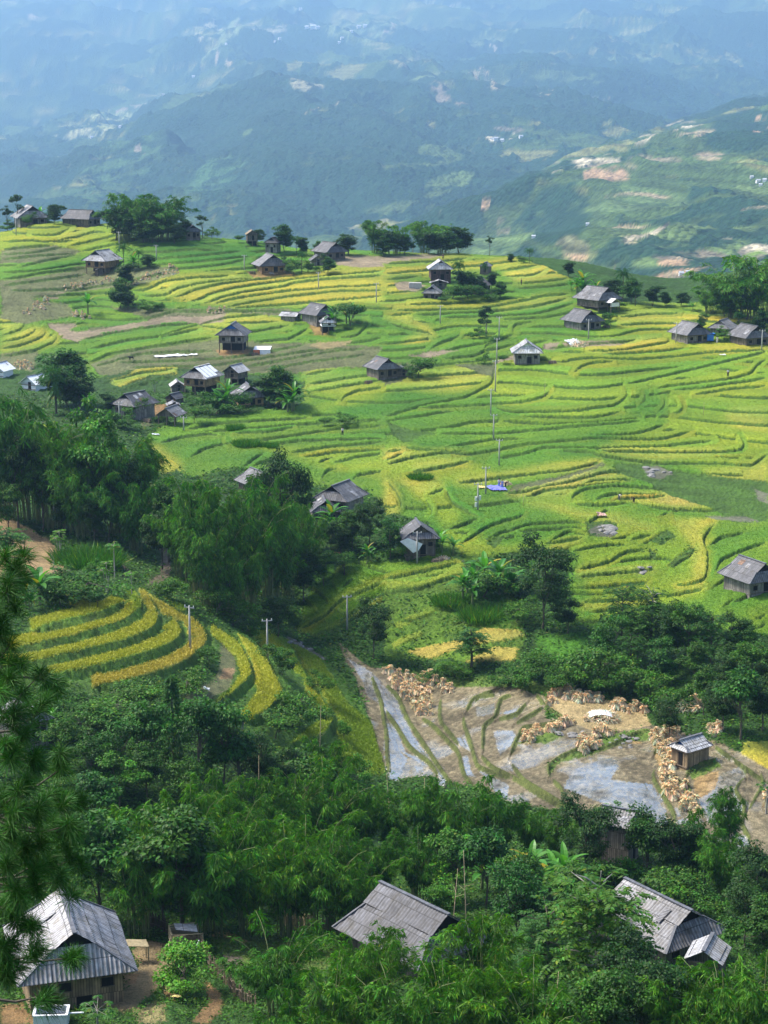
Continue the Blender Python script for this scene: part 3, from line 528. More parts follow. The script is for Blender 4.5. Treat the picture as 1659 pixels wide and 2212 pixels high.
HR = hill('right_hill', [(-260, 640, 1250), (700, 560, 1250), (830, 515, 1300), (950, 478, 1400), (1020, 448, 1450), (1100, 402, 1600), (1200, 353, 1750), (1340, 305, 1950), (1450, 258, 2100), (1560, 213, 2250), (1659, 190, 2400), (1920, 150, 2600)],
    [(-260, 900, 850), (900, 800, 850), (1300, 780, 800), (1920, 800, 780)], 800, 640, 40, .38,
    [(1205, 455, 85, 75, 0, (.016, .046, .020), 0), (1440, 575, 170, 36, -20, (.016, .046, .020), 0), (1600, 280, 90, 50, 0, (.016, .046, .020), 0), (1560, 480, 120, 24, -25, (.016, .046, .020), 0), (1130, 560, 70, 40, 0, (.016, .046, .020), 0), (1080, 395, 90, 40, -30, (.016, .046, .020), 0), (1470, 520, 170, 70, -8, (.105, .165, .05), .5), (1640, 370, 80, 40, 0, (.11, .17, .05), .5), (1100, 500, 90, 45, -40, (.10, .16, .05), .4), (1360, 440, 130, 45, 0, (.10, .16, .05), .4), (1230, 350, 55, 9, -3, WHITE, .8), (1320, 368, 55, 17, 5, ORNG, .7), (1300, 350, 40, 12, -10, WHITE, .8), (1420, 347, 70, 12, 0, TAN, .8), (1395, 300, 30, 14, -15, WHITE, .3), (1470, 268, 45, 4, -12, WHITE, .5), (1290, 375, 30, 16, 20, ORNG, .5),
     (1030, 415, 34, 9, -5, ORNG, .4), (1036, 436, 14, 12, 0, ORNG, 0), (960, 440, 40, 4, -25, WHITE, .5), (1120, 405, 14, 4, -20, WHITE, 0), (1075, 475, 22, 20, -30, TAN, .6), (1330, 560, 110, 20, -33, (.40, .36, .2), .9), (1400, 512, 90, 6, -30, WHITE, .9), (1250, 530, 36, 30, 0, (.16, .17, .08), .8), (1255, 555, 30, 8, 0, ORNG, .4), (1300, 590, 60, 10, -22, ORNG, .5), (1490, 560, 70, 18, 0, (.27, .24, .16), .9), (1470, 578, 34, 9, 0, ORNG, .3), (1630, 545, 46, 22, -12, WHITE, 1.0), (1610, 580, 60, 30, -30, (.14, .22, .04), .3), (1460, 615, 90, 8, -22, ORNG, .6), (1500, 610, 40, 10, 0, BARE, .4), (1580, 503, 16, 6, 0, WHITE, .8), (1590, 470, 20, 8, 0, TAN, .5), (1370, 415, 60, 4, 0, BARE, 0), (1545, 335, 34, 8, 0, BARE, .4), (1640, 272, 14, 8, 0, ORNG, 0), (1500, 285, 30, 4, 0, BARE, .3), (1390, 480, 40, 3, -10, BARE, 0), (1640, 440, 40, 4, -5, BARE, .3)], 101, DS=3.2)
HN = hill('near_spur', [(-260, 560, 1500), (250, 560, 1500), (560, 540, 1500), (700, 497, 1500), (760, 488, 1500), (830, 470, 1500), (920, 480, 1450), (1100, 560, 1300), (1920, 640, 1300)],
    [(-260, 900, 950), (1920, 900, 950)], 240, 120, 40, .5, [(700, 497, 26, 8, -20, TAN, .8), (745, 488, 34, 7, -12, (.33, .32, .18), .8), (805, 474, 30, 5, -20, WHITE, .3)], 131, DS=3.3)
HM = hill('main_mountain', [(-260, 430, 3000), (0, 400, 3000), (60, 372, 3000), (130, 345, 3000), (250, 303, 3050), (340, 240, 3150), (430, 180, 3250), (520, 118, 3400), (560, 101, 3450), (600, 98, 3450), (640, 108, 3450), (700, 116, 3450), (790, 92, 3500), (900, 101, 3500), (960, 115, 3500), (1100, 106, 3600), (1250, 112, 3700), (1400, 150, 3800), (1500, 185, 3800), (1659, 215, 3800), (1920, 240, 3800)],
    [(-260, 640, 1550), (1920, 640, 1550)], 800, 640, 72, .36,
    [(250, 365, 120, 60, -30, (.05, .10, .035), 0), (650, 178, 40, 10, 15, (.30, .28, .16), .6), (480, 120, 8, 22, -20, BARE, 0), (1040, 160, 26, 6, 10, BARE, .4), (1060, 182, 14, 6, 0, BARE, .3), (860, 125, 60, 12, -4, (.20, .2, .11), .4), (975, 205, 30, 12, 25, (.17, .14, .09), 0), (930, 170, 60, 10, 5, (.14, .19, .07), .3), (580, 300, 40, 14, 0, (.075, .12, .035), 0), (1065, 305, 14, 5, 10, WHITE, 0), (1110, 298, 8, 3, 0, WHITE, 0), (905, 340, 80, 26, -15, (.075, .12, .038), 0), (950, 405, 60, 20, -25, (.08, .125, .04), 0), (700, 245, 3, 22, 10, BARE, 0), (1100, 280, 40, 8, 30, (.15, .13, .09), 0), (290, 325, 10, 16, -20, (.2, .17, .12), 0), (1290, 215, 22, 4, 5, BARE, .3), (1160, 205, 20, 3, 0, BARE, 0), (98, 412, 6, 9, 0, BARE, 0), (850, 440, 60, 18, -20, (.07, .11, .04), 0), (450, 380, 90, 40, -30, (.05, .11, .04), 0), (1230, 170, 90, 16, 0, (.09, .14, .05), .3)], 151, DS=3.7)
HB = hill('back_ridge', [(-260, 330, 5000), (0, 258, 5000), (60, 238, 5000), (130, 215, 5000), (200, 175, 5000), (255, 128, 5100), (330, 105, 5200), (400, 55, 5300), (460, 12, 5400), (520, 2, 5400), (600, -6, 5500), (800, -25, 5600), (1100, -40, 5700), (1400, -50, 5800), (1920, -60, 5800)],
    [(-260, 480, 3300), (0, 470, 3300), (1920, 420, 3700)], 700, 340, 110, .42,
    [(75, 168, 18, 6, 0, (.4, .4, .16), .5), (105, 186, 30, 6, 12, (.42, .42, .18), .4), (10, 190, 20, 10, 0, (.38, .38, .18), .6), (60, 140, 90, 10, 0, (.22, .24, .11), .6), (150, 225, 30, 6, 0, (.25, .25, .12), .5), (225, 262, 60, 24, -15, (.30, .33, .13), .9), (190, 285, 60, 10, 0, (.38, .38, .2), .9), (300, 235, 36, 12, 0, (.30, .22, .16), .4), (110, 340, 90, 14, -8, (.22, .25, .11), .5), (230, 300, 40, 14, -10, (.20, .26, .1), .3), (20, 380, 40, 10, 0, TAN, .4), (240, 45, 70, 18, 5, (.26, .29, .12), .4), (360, 30, 40, 16, -15, (.28, .31, .14), .3), (435, 62, 14, 8, -20, (.4, .38, .22), .4), (560, 55, 70, 8, 0, (.26, .25, .15), .6), (690, 63, 14, 4, 0, WHITE, 0), (700, 20, 90, 10, 0, (.20, .23, .11), .4), (780, 60, 90, 26, 0, (.15, .2, .08), .3), (920, 20, 60, 10, 0, (.28, .26, .17), .4), (990, 40, 60, 24, 0, (.14, .2, .08), .2), (1060, 80, 60, 14, -30, (.15, .2, .08), .2), (1350, 130, 70, 14, -8, (.15, .21, .08), .3), (475, 120, 5, 18, -15, BARE, 0), (1080, 100, 5, 8, 20, WHITE, 0), (850, 60, 5, 12, -25, BARE, 0), (290, 230, 20, 8, 0, TAN, .2), (470, 85, 60, 14, -40, (.2, .25, .1), .4)], 171, DS=2.9)
HF = hill('far_range', [(-260, -30, 9000), (0, -26, 9000), (80, -30, 9000), (180, -26, 9000), (250, -30, 9000), (340, -40, 9000), (600, -60, 9000), (900, -80, 9000), (1920, -90, 9000)], [(-260, 300, 6000), (1920, 200, 6200)], 200, 90, 260, .45, [(95, 25, 14, 5, 0, BARE, 0)], 191, DS=2.3)
# ------------------------------------------------------------------ houses
def roofmat(name, c, var=.3, row=1.4, patch=0.0):
    m, t, b = newmat(name)
    uv = nd(t, 'ShaderNodeUVMap'); sp = nd(t, 'ShaderNodeSeparateXYZ'); t.links.new(uv.outputs[0], sp.inputs[0])
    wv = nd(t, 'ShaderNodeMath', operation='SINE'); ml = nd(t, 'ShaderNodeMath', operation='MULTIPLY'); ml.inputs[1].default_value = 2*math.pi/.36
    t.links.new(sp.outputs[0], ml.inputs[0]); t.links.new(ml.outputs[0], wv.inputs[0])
    br = nd(t, 'ShaderNodeTexBrick'); br.inputs['Scale'].default_value = 1; br.inputs['Brick Width'].default_value = 1.1; br.inputs['Row Height'].default_value = row
    br.inputs['Mortar Size'].default_value = .05; br.inputs['Mortar Smooth'].default_value = .3
    d_ = tuple(x*(1-var) for x in c); l_ = tuple(min(.85, x*(1+var)) for x in c)
    br.inputs['Color1'].default_value = (*d_, 1); br.inputs['Color2'].default_value = (*l_, 1); br.inputs['Mortar'].default_value = tuple(x*.35 for x in c)+(1,)
    t.links.new(uv.outputs[0], br.inputs['Vector'])
    n = noise(t, .5, 4); n2 = noise(t, 3, 3, stretch=(1, 1, .3))
    c1 = mulc(t, br.outputs['Color'], ramp(t, n, .3, (.7, .68, .66), .7, (1.2, 1.2, 1.22)))
    c2 = mulc(t, c1, ramp(t, n2, .35, (.72, .7, .66), .65, (1.12, 1.12, 1.12)))
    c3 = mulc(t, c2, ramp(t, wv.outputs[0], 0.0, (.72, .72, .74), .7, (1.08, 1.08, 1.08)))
    t.links.new(c3, b.inputs['Base Color']); b.inputs['Roughness'].default_value = .6; b.inputs['Specular IOR Level'].default_value = .35
    bump(t, b, wv.outputs[0], .5, .04)
    ms = noise(t, .9, 4); c3 = mulc(t, c3, ramp(t, ms, .52, (1, 1, 1), .70, (.62, .56, .42)), .8)
    oi = nd(t, 'ShaderNodeObjectInfo'); c4 = mulc(t, c3, ramp(t, oi.outputs['Random'], 0, (.72, .72, .74), 1, (1.22, 1.2, 1.17))); t.links.new(c4, b.inputs['Base Color'])
    return m
def woodmat(name, c, sc=7):
    m, t, b = newmat(name)
    uv = nd(t, 'ShaderNodeUVMap'); br = nd(t, 'ShaderNodeTexBrick')
    br.inputs['Scale'].default_value = 1; br.inputs['Brick Width'].default_value = .22; br.inputs['Row Height'].default_value = 1.9; br.inputs['Mortar Size'].default_value = .018
    br.inputs['Color1'].default_value = tuple(x*.55 for x in c)+(1,); br.inputs['Color2'].default_value = tuple(x*1.4 for x in c)+(1,); br.inputs['Mortar'].default_value = tuple(x*.15 for x in c)+(1,)
    t.links.new(uv.outputs[0], br.inputs['Vector'])
    c1 = mulc(t, br.outputs['Color'], ramp(t, noise(t, 1.2, 4), .3, (.6, .6, .6), .7, (1.3, 1.25, 1.2)))
    t.links.new(c1, b.inputs['Base Color']); b.inputs['Roughness'].default_value = .85
    return m
R_GREY = roofmat('roof_grey', (.18, .185, .20)); R_DARK = roofmat('roof_dark', (.125, .13, .145)); R_MID = roofmat('roof_mid', (.29, .295, .31)); R_PALE = roofmat('roof_pale', (.52, .54, .57), .2)
R_WHITE = roofmat('roof_white', (.78, .80, .82), .1); R_THATCH = plain('thatch', (.23, .18, .12), .95, .5, 6, bmp=.1); R_SHINGLE = roofmat('roof_shingle', (.62, .64, .67), .25, row=.45)
W_WOOD = woodmat('weathered_wood', (.17, .145, .12)); W_TAN = woodmat('tan_boards', (.33, .21, .10)); W_GREY = woodmat('grey_boards', (.26, .24, .215)); W_BAM = woodmat('bamboo_slats', (.30, .22, .13))
W_EARTH = plain('earth_wall', (.42, .27, .13), .95, .3, 2); DARK = plain('dark_opening', (.012, .011, .010), .9, .3); POST = plain('post_wood', (.16, .125, .09), .85, .4, 3); CAP = plain('ridge_sheet', (.11, .115, .13), .6, .4, 2)
BLUE = plain('blue_sheet', (.03, .16, .55), .5, .2, 2); WTARP = plain('white_sheet', (.75, .77, .80), .6, .12, 2, bmp=.15); CONC = plain('concrete', (.42, .41, .39), .9, .2, 2)
RUST = roofmat('rusty_sheet', (.24, .14, .085), .3)
def slope(mb, e0, e1, r0, r1, th=.07, corr=0, sag=0):
    """one roof plane: e0-e1 eave edge, r0-r1 upper edge; corrugated when corr > 0"""
    e0, e1, r0, r1 = map(Vector, (e0, e1, r0, r1)); L = (e1-e0).length; ax = (e1-e0)/L
    nrm = (e1-e0).cross(r0-e0).normalized(); nrm = -nrm if nrm.z < 0 else nrm
    if corr:
        n = int(L/corr*6); a0, a1 = (r0-e0).dot(ax), (r1-e0).dot(ax); upv = (nrm.cross(ax)).normalized(); hh = abs((r0-e0).dot(upv)); upv = upv if (r0-e0).dot(upv) > 0 else -upv
        rows = 5; base = len(mb.v)
        for j in range(rows+1):
            for i in range(n+1):
                q = j/rows; s0, s1 = a0*q, L+(a1-L)*q; s = L*i/n; s = min(max(s, s0), s1)
                p = e0+ax*s+upv*hh*q+nrm*(.035*math.sin(2*math.pi*s/corr)+.03*(j % 2 == 0)-sag*math.sin(math.pi*q)*.5+.05*math.sin(s*.9+q*3))
                mb.v.append(tuple(p))
        for j in range(rows):
            for i in range(n):
                a = base+j*(n+1)+i; mb.f.append([a, a+1, a+n+2, a+n+1])
                mb.uv.append([(L*i/n, hh*j/rows), (L*(i+1)/n, hh*j/rows), (L*(i+1)/n, hh*(j+1)/rows), (L*i/n, hh*(j+1)/rows)])
        return
    upv = (r0+r1-e0-e1).normalized(); hh = ((r0+r1-e0-e1)/2).length
    def uv(p): return ((p-e0).dot(ax), (p-e0).dot(upv))
    P = [e0, e1, r1, r0]; Q = [p-nrm*th for p in P]
    mb.poly(P, [uv(p) for p in P]); mb.poly(Q[::-1], [uv(p) for p in Q[::-1]])
    for i in range(4): j = (i+1) % 4; mb.poly([P[i], Q[i], Q[j], P[j]], [(0, 0)]*4)
HOUSES = {}
def house(key, u, vb, wpx, yaw, label, name='wooden_house', cat='house', roof=None, wall=None, wallh=2.5, stilt=0.0, dl=1.1, p=.34, k=.6, gable=True, corr=0, white_half=False, blue=False,
          porch=False, group='village houses', base=None, open_=False, windows=2, back=True, skirtmat=None, gmat=None):
    if vb < 1000: wpx *= .94; wallh *= .8
    g = Vector(base) if base is not None else on(u, vb)
    D = (g-Vector((0, 0, H))).length; W = wpx/F*D; a = W/2; b = W*dl/2; p = p*W; roof = roof or R_GREY; wall = wall or W_WOOD
    o = empty(name, g, math.radians(yaw)); tag(o, label, cat, group); HOUSES[key] = o
    ov = .11*W; wa, wb = a-ov, b-ov; hz_ = stilt+wallh
    if stilt or open_:
        mbp = []
        for sx in (-1, 0, 1):
            for sy in (-1, 1):
                m_ = MB(); m_.beam((sx*wa*.96, sy*wb*.96, -1.0), (sx*wa*.96, sy*wb*.96, hz_), .2); m_.build('post', POST, o)
    if not open_:
        m_ = MB(); z0 = stilt if stilt else -1.2
        for (x0, y0, x1, y1) in ((-wa, -wb, wa, -wb), (wa, -wb, wa, wb), (wa, wb, -wa, wb), (-wa, wb, -wa, -wb)):
            L = math.hypot(x1-x0, y1-y0); m_.poly([(x0, y0, z0), (x1, y1, z0), (x1, y1, hz_+.3), (x0, y0, hz_+.3)], [(0, z0), (L, z0), (L, hz_+.3), (0, hz_+.3)])
        if stilt: m_.box((0, 0, stilt), (2*wa+.3, 2*wb+.3, .16))
        m_.build('wall', wall, o)
        if stilt: m_ = MB(); m_.box((0, wb*.3, stilt/2-.3), (2*wa*.9, wb*.8, stilt+.5)); m_.build('underfloor_shade', DARK, o)  # solid near-black block stands in for the shade beneath the raised floor
        m_ = MB(); m_.box((wa*.15, -wb-.02, stilt+.95), (W*.1+.3, .08, 1.9)); m_.build('door', DARK, o)
        for i in range(windows):
            m_ = MB(); x = (-.62, .66, -.25)[i]*wa; m_.box((x, -wb-.02, hz_-1.0), (W*.08+.2, .1, .75)); f = m_.build('window', DARK, o)
            m_ = MB(); m_.box((x, -wb-.05, hz_-1.42), (W*.08+.4, .12, .09)); m_.build('sill', POST, f); m_ = MB(); m_.box((x, -wb-.05, hz_-.58), (W*.08+.4, .12, .09)); m_.build('lintel', POST, f)
        
        for zz_ in (hz_-.25, stilt+.2): m_ = MB(); m_.beam((-wa, -wb-.06, zz_), (wa, -wb-.06, zz_), .13); m_.build('beam', POST, o)
    z = hz_
    kk = k if gable else 0
    ak, zk = a*(1-kk), z+p*kk; gy = b-(b*.24 if gable else 0)
    rb = gy+.25
    mb = MB()
    bt = .16*b if back else 0
    for s in (-1, 1):
        if gable:
            e0, e1 = Vector((s*a, -b, z)), Vector((s*a, b, z)); m0, m1 = Vector((s*ak, -gy, zk)), Vector((s*ak, gy, zk))
            slope(mb, e0, e1, m0, m1, corr=corr); slope(mb, Vector((s*(ak+.0), -rb, zk)), Vector((s*(ak+.0), rb, zk)), (0, -rb, z+p), (0, rb, z+p), corr=corr)
        else: slope(mb, (s*a, -b, z), (s*a, b, z), (0, -b, z+p), (0, b, z+p), corr=corr)
    ro = mb.build('roof', roof, o)
    if gable:
        for s in (-1, 1):
            sk = MB(); slope(sk, (-a, s*b, z), (a, s*b, z), (-ak, s*gy, zk), (ak, s*gy, zk), corr=corr); sk.build('skirt', skirtmat or roof, ro)
    for s in (-1, 1):
        gb = MB(); yy = s*(gy-.25 if gable else wb); h0 = zk-.1 if gable else z-.1
        w_ = ak-.05 if gable else a-.1
        gb.poly([(-w_, yy, h0), (w_, yy, h0), (0, yy, z+p-.12)]); gb.build('gable', (BLUE if (blue and s < 0) else (gmat or (DARK if gable else wall))), o)
    if not white_half and W > 4:
        for q in range(rnd.randint(1, 4)):
            s = rnd.choice((-1, 1)); t0 = rnd.uniform(.08, .6); t1 = t0+rnd.uniform(.15, .35); yc = rnd.uniform(-.75, .75)*(rb if gable else b); hw = rnd.uniform(.25, .6); e_, r_ = Vector((s*a, 0, z)), Vector((0, 0, z+p))
            pa, pb = r_.lerp(e_, t0), r_.lerp(e_, min(t1, .95)); yc = max(-rb+hw, min(rb-hw, yc)); ps = MB(); lf = .16 if corr else .06
            ps.poly([(pa.x, yc-hw, pa.z+lf), (pb.x, yc-hw+.1, pb.z+lf), (pb.x, yc+hw+.1, pb.z+lf), (pa.x, yc+hw, pa.z+lf)]); ps.build('patch_sheet', rnd.choice((R_MID, R_GREY, R_GREY) if corr else (R_PALE, R_DARK, R_MID, R_PALE, RUST)), ro)
    cp = MB(); y0 = rb if gable else b
    cp.beam((0, -y0-.05, z+p+.05), (0, y0+.05, z+p+.05), .34, .1)
    if gable:
        for s in (-1, 1):
            for q in (-1, 1): cp.beam((s*a, q*b, z+.05), (s*ak, q*gy, zk+.05), .22, .08)
    cp.build('ridge_cap', R_WHITE if white_half else CAP, ro)
    if white_half:
        for q in range(4):
            wsheet = MB(); s = 1; t0, t1 = .12+.2*(q % 2), .95; y0 = -rb+2*rb*q/4; y1 = y0+2*rb/4*.9
            e = Vector((s*a*.97, 0, z+p*.05)); r_ = Vector((0, 0, z+p)); pa, pb = r_.lerp(e, t0*.3+.02), r_.lerp(e, t1 if q < 3 else .7); up = Vector((.02, 0, .05))
            wsheet.poly([(pa.x, y0, pa.z+.05), (pb.x, y0, pb.z+.05), (pb.x, y1, pb.z+.05), (pa.x, y1, pa.z+.05)]); wsheet.build('roof_sheet', WTARP, ro)
    if porch:
        po = MB(); w2 = a*.42
        for s in (-1, 1): slope(po, (s*w2, -b-W*.22, z-.6), (s*w2, -wb, z-.6), (0, -b-W*.22, z+.5), (0, -wb, z+.5))
        po.build('porch_roof', R_WHITE, o)
        pw = MB(); pw.box((0, -b-W*.18, z-1.2), (w2*1.7, .1, 1.1)); pw.build('porch_panel', WTARP, o)
        for s in (-1, 1): pp = MB(); pp.beam((s*w2*.8, -b-W*.18, -1.2), (s*w2*.8, -b-W*.18, z-.6), .15); pp.build('post', POST, o)
    return o
hs = house
hs(1, 66, 484, 76, 22, 'grey plank house with dark roof at the left end of the skyline', roof=R_MID, wall=W_GREY, wallh=3)
hs(2, 176, 487, 56, 62, 'dark long-roofed house on the skyline left of the big tree clump', roof=R_DARK, dl=1.5)
hs(101, 98, 480, 40, 20, 'low dark roof joined behind the leftmost skyline house', roof=R_DARK, wallh=2, base=spot(98, 655))
hs(3, 222, 586, 66, -25, 'pale-roofed house beside palms below the skyline at left', roof=R_PALE, wall=W_TAN, stilt=1.4)
hs(103, 221, 590, 36, 20, 'small grey lean-to shed in front of the pale-roofed house by palms', 'shed', 'shed', roof=R_MID, gable=False, wallh=1.6, windows=0, p=.2)
hs(4, 410, 516, 44, 30, 'dark-roofed house half hidden right of the skyline tree clump', roof=R_DARK)
hs(5, 544, 529, 29, 10, 'tiny thatched hut standing alone on the skyline field edge', 'thatched_hut', 'hut', roof=R_THATCH, gable=False, stilt=1, windows=0)
hs(6, 584, 587, 72, 18, 'broad dark-roofed house with orange lower wall below the skyline trees', roof=R_GREY, wall=W_TAN, k=.7)
hs(7, 590, 546, 34, -15, 'tall grey house end peeping out between skyline trees', wall=W_GREY, wallh=4, roof=R_DARK)
hs(8, 712, 560, 62, 35, 'dark wide-roofed house hidden behind skyline trees near the brown field', roof=R_DARK)
hs(108, 684, 574, 34, 10, 'small shed with pale wall beside the trees near the brown field', 'shed', 'shed', roof=R_GREY, wall=W_GREY, gable=False, windows=0, wallh=2)
hs(9, 950, 607, 58, 4, 'white-grey roofed two-storey house among trees on the upper yellow terraces', roof=R_PALE, wall=woodmat('maroon_boards', (.10, .05, .05)), wallh=4.2, k=.75)
hs(109, 948, 622, 44, 3, 'long white-grey lean-to in front of the two-storey house', 'lean_to', 'shed', roof=R_PALE, gable=False, wallh=1.5, p=.14, windows=0, dl=.5)
hs(10, 934, 643, 46, -8, 'low grey double-roofed barn below the two-storey house', 'barn', 'barn', roof=R_MID, wall=W_WOOD, wallh=2)
hs(11, 1036, 632, 48, -20, 'dark-roofed house behind bushes right of the two-storey house', roof=R_GREY)
hs(111, 1049, 592, 26, -20, 'little grey roof under the palm behind the two-storey house', 'shed', 'shed', roof=R_MID, windows=0)
hs(12, 1290, 668, 78, 38, 'dark-roofed house with a small white gabled porch at the right skyline', roof=R_GREY, wall=W_WOOD, porch=True, stilt=.8)
hs(13, 1258, 707, 72, 32, 'dark-roofed wooden house just below the white-porched house', roof=R_GREY, wall=W_GREY)
hs(14, 1137, 784, 72, 0, 'white-roofed wooden house at the head of the broad bright green fields', roof=R_PALE, wall=W_GREY, wallh=3.6, skirtmat=R_WHITE, gmat=WTARP, k=.6)
hs(15, 1490, 736, 72, 26, 'dark-roofed house with blue tarp at its side, left of the right edge trio', roof=R_GREY, wall=W_GREY)
hs(16, 1562, 724, 54, -32, 'mid-grey roofed house at the back of the right edge trio', roof=R_MID, wall=W_GREY, gmat=W_GREY, windows=0)
hs(17, 1617, 741, 74, 24, 'dark-roofed house rightmost of the right edge trio', roof=R_GREY, wall=W_WOOD)
hs(18, 688, 697, 66, 38, 'dark-roofed house beside bananas in the middle of the terraces', roof=R_DARK, wall=W_GREY)
hs(19, 708, 718, 38, 8, 'white-fronted shed on stilts below the dark house beside bananas', 'stilt_shed', 'shed', roof=R_MID, wall=WTARP, stilt=1.6, wallh=1.1, windows=0, skirtmat=R_WHITE)
hs(20, 628, 692, 40, 70, 'low grey roofed pigsty left of the dark house beside bananas', 'pigsty', 'shed', roof=R_PALE, wall=W_GREY, gable=False, wallh=1.2, p=.2, windows=0)
hs(21, 505, 757, 72, -6, 'stilt house with a blue sheet in its gable at centre left', 'stilt_house', roof=R_GREY, wall=W_GREY, stilt=2.3, wallh=2.4, blue=True)
hs(23, 826, 813, 66, 28, 'dark-roofed house beside bushes above the broad green field', roof=R_GREY)
hs(123, 868, 812, 28, 12, 'tiny dark shed on the right of the house above the broad green field', 'shed', 'shed', roof=R_DARK, gable=False, wallh=1.5, windows=0)
hs(24, 437, 849, 72, -26, 'stilt house with half its roof patched with white sheets', 'stilt_house', roof=R_MID, wall=W_TAN, stilt=1.8, wallh=2.3, white_half=True)
hs(25, 510, 826, 46, -28, 'small white-roofed granary on stilts behind the patched-roof stilt house', 'granary', 'barn', roof=R_WHITE, gable=False, stilt=1.4, wallh=1.8, windows=0)
hs(26, 537, 872, 74, 14, 'grey-roofed house with a pale shingled end behind bananas', roof=R_DARK, wall=W_EARTH, skirtmat=R_MID)
hs(27, 383, 845, 36, 12, 'little white-roofed hut left of the patched-roof stilt house', 'hut', 'hut', roof=R_WHITE, gable=False, wallh=2, windows=0, wall=W_GREY)
hs(28, 292, 900, 76, -36, 'large dark-roofed wooden house at the left end of the hamlet', roof=R_GREY, wall=W_GREY, wallh=3.6)
hs(29, 378, 870, 34, -30, 'small dark-roofed pen between the hamlet houses', 'pen', 'shed', roof=R_GREY, gable=False, wallh=1.3, windows=0)
hs(30, 374, 883, 32, 12, 'small white-roofed pen just above the open-sided shed', 'pen', 'shed', roof=R_PALE, gable=False, wallh=1.4, p=.2, windows=0)
hs(31, 370, 918, 54, -20, 'open-sided shed on posts at the foot of the hamlet', 'open_shed', 'shed', roof=R_MID, gable=False, open_=True, wallh=2.6)
hs(32, 80, 838, 52, -30, 'white sheeted roof showing above the left bamboo wood', 'white_roofed_house', roof=WTARP, wall=WTARP, gable=False, wallh=1.8, windows=0, dl=1.3)
hs(132, 2, 812, 48, -20, 'white sheeted roof cut by the left edge of the view', 'white_roofed_house', roof=WTARP, wall=WTARP, gable=False, wallh=1.8, windows=0)
hs(33, 556, 1068, 74, 30, 'grey-roofed house half hidden behind the central bamboo grove', roof=R_GREY)
hs(34, 736, 1104, 88, -28, 'grey double-roofed house right of the tall dark tree', roof=R_GREY, wall=W_GREY, k=.6)
hs(35, 700, 1128, 66, 8, 'lower front wing of the grey double-roofed house', roof=R_GREY, wall=W_GREY, wallh=2.2)
hs(36, 903, 1194, 82, 8, 'grey corrugated house with a loose white sheet below the green fields', roof=R_GREY, wall=W_WOOD, k=.42, wallh=3, gmat=W_WOOD)
hs(37, 1622, 1270, 98, 28, 'dark-roofed plank house cut by the right edge of the view', roof=R_GREY, wall=W_GREY, k=.55, wallh=2.0, p=.37)
hs(38, 1490, 1650, 58, -52, 'small bamboo granary with pale shingle roof among the wet paddies', 'granary', 'barn', roof=R_SHINGLE, wall=W_BAM, wallh=2.3, p=.34, dl=1.35, blue=True, k=.45, windows=0)
hs(39, 1334, 1858, 78, 62, 'grey shingled roof half hidden in trees below the paddies', roof=R_MID, wallh=4.6)
hs(40, 52, 1600, 92, 40, 'grey metal-roofed house behind the pine at left', roof=R_MID, wall=W_GREY)
hs(41, 152, 2146, 238, 17, 'large foreground house with pale corrugated roof and slatted bamboo walls behind the pine', roof=roofmat('roof_weathered', (.50, .505, .52), .15), wall=W_BAM, wallh=3.9, p=.36, k=.66, dl=1.2, corr=.36, windows=3)
hs(42, 893, 2080, 222, 41, 'large dark corrugated-roofed house among foreground bamboo', roof=roofmat('roof_slate', (.135, .14, .158), .22), wall=W_WOOD, wallh=2.8, p=.36, k=.58, dl=1.2, corr=.36, skirtmat=R_GREY)
hs(43, 1416, 2062, 188, 36, 'large grey corrugated-roofed house among trees at lower right', roof=R_MID, wall=W_WOOD, wallh=3.2, p=.32, k=.6, dl=1.3, corr=.36)
hs(44, 1526, 2122, 82, -22, 'small pale-roofed shed beside the lower right house', 'shed', 'shed', roof=R_PALE, gable=False, wallh=2.6, wall=W_WOOD, dl=1.1, p=.3, windows=0)
hs(45, 128, 1125, 30, 20, 'tiny grey lean-to at the foot of the left bamboo wood', 'lean_to', 'shed', roof=R_MID, gable=False, wallh=1.6, windows=0, wall=W_GREY)
# ------------------------------------------------------------------ plants: leaf-by-leaf prototypes
def folmat(name, c, trans=.3, hue=.12, rough=.55):
    m, t, b = newmat(name)
    at = nd(t, 'ShaderNodeAttribute', attribute_name='Col'); oi = nd(t, 'ShaderNodeObjectInfo')
    c1 = mulc(t, at.outputs['Color'], c)
    v0 = ramp(t, oi.outputs['Random'], 0, (1-hue*2.2, 1-hue*1.2, 1-hue), 1, (1+hue*2.5, 1+hue*1.6, 1+hue*.8))
    c2 = mulc(t, c1, v0)
    t.links.new(c2, b.inputs['Base Color']); b.inputs['Roughness'].default_value = rough; b.inputs['Specular IOR Level'].default_value = .25
    tr = nd(t, 'ShaderNodeBsdfTranslucent'); t.links.new(mulc(t, c2, (1.2, 1.3, .5)), tr.inputs['Color'])
    mx = nd(t, 'ShaderNodeMixShader'); mx.inputs[0].default_value = trans
    t.links.new(b.outputs[0], mx.inputs[1]); t.links.new(tr.outputs[0], mx.inputs[2]); t.links.new(mx.outputs[0], t.nodes['Material Output'].inputs['Surface'])
    return m
M_BAM = folmat('bamboo_leaf', (.050, .150, .008), .25); M_BROAD = folmat('broad_leaf', (.034, .106, .008)); M_DARK = folmat('dark_leaf', (.021, .068, .008)); M_AIRY = folmat('feathery_leaf', (.033, .120, .012))
M_LIGHT = folmat('light_leaf', (.060, .185, .012)); M_BANANA = folmat('banana_leaf', (.062, .205, .024), .35, .1, .4); M_PINE = folmat('pine_needle', (.038, .135, .016), .15, .05); M_TEAL = folmat('teal_leaf', (.030, .112, .012))
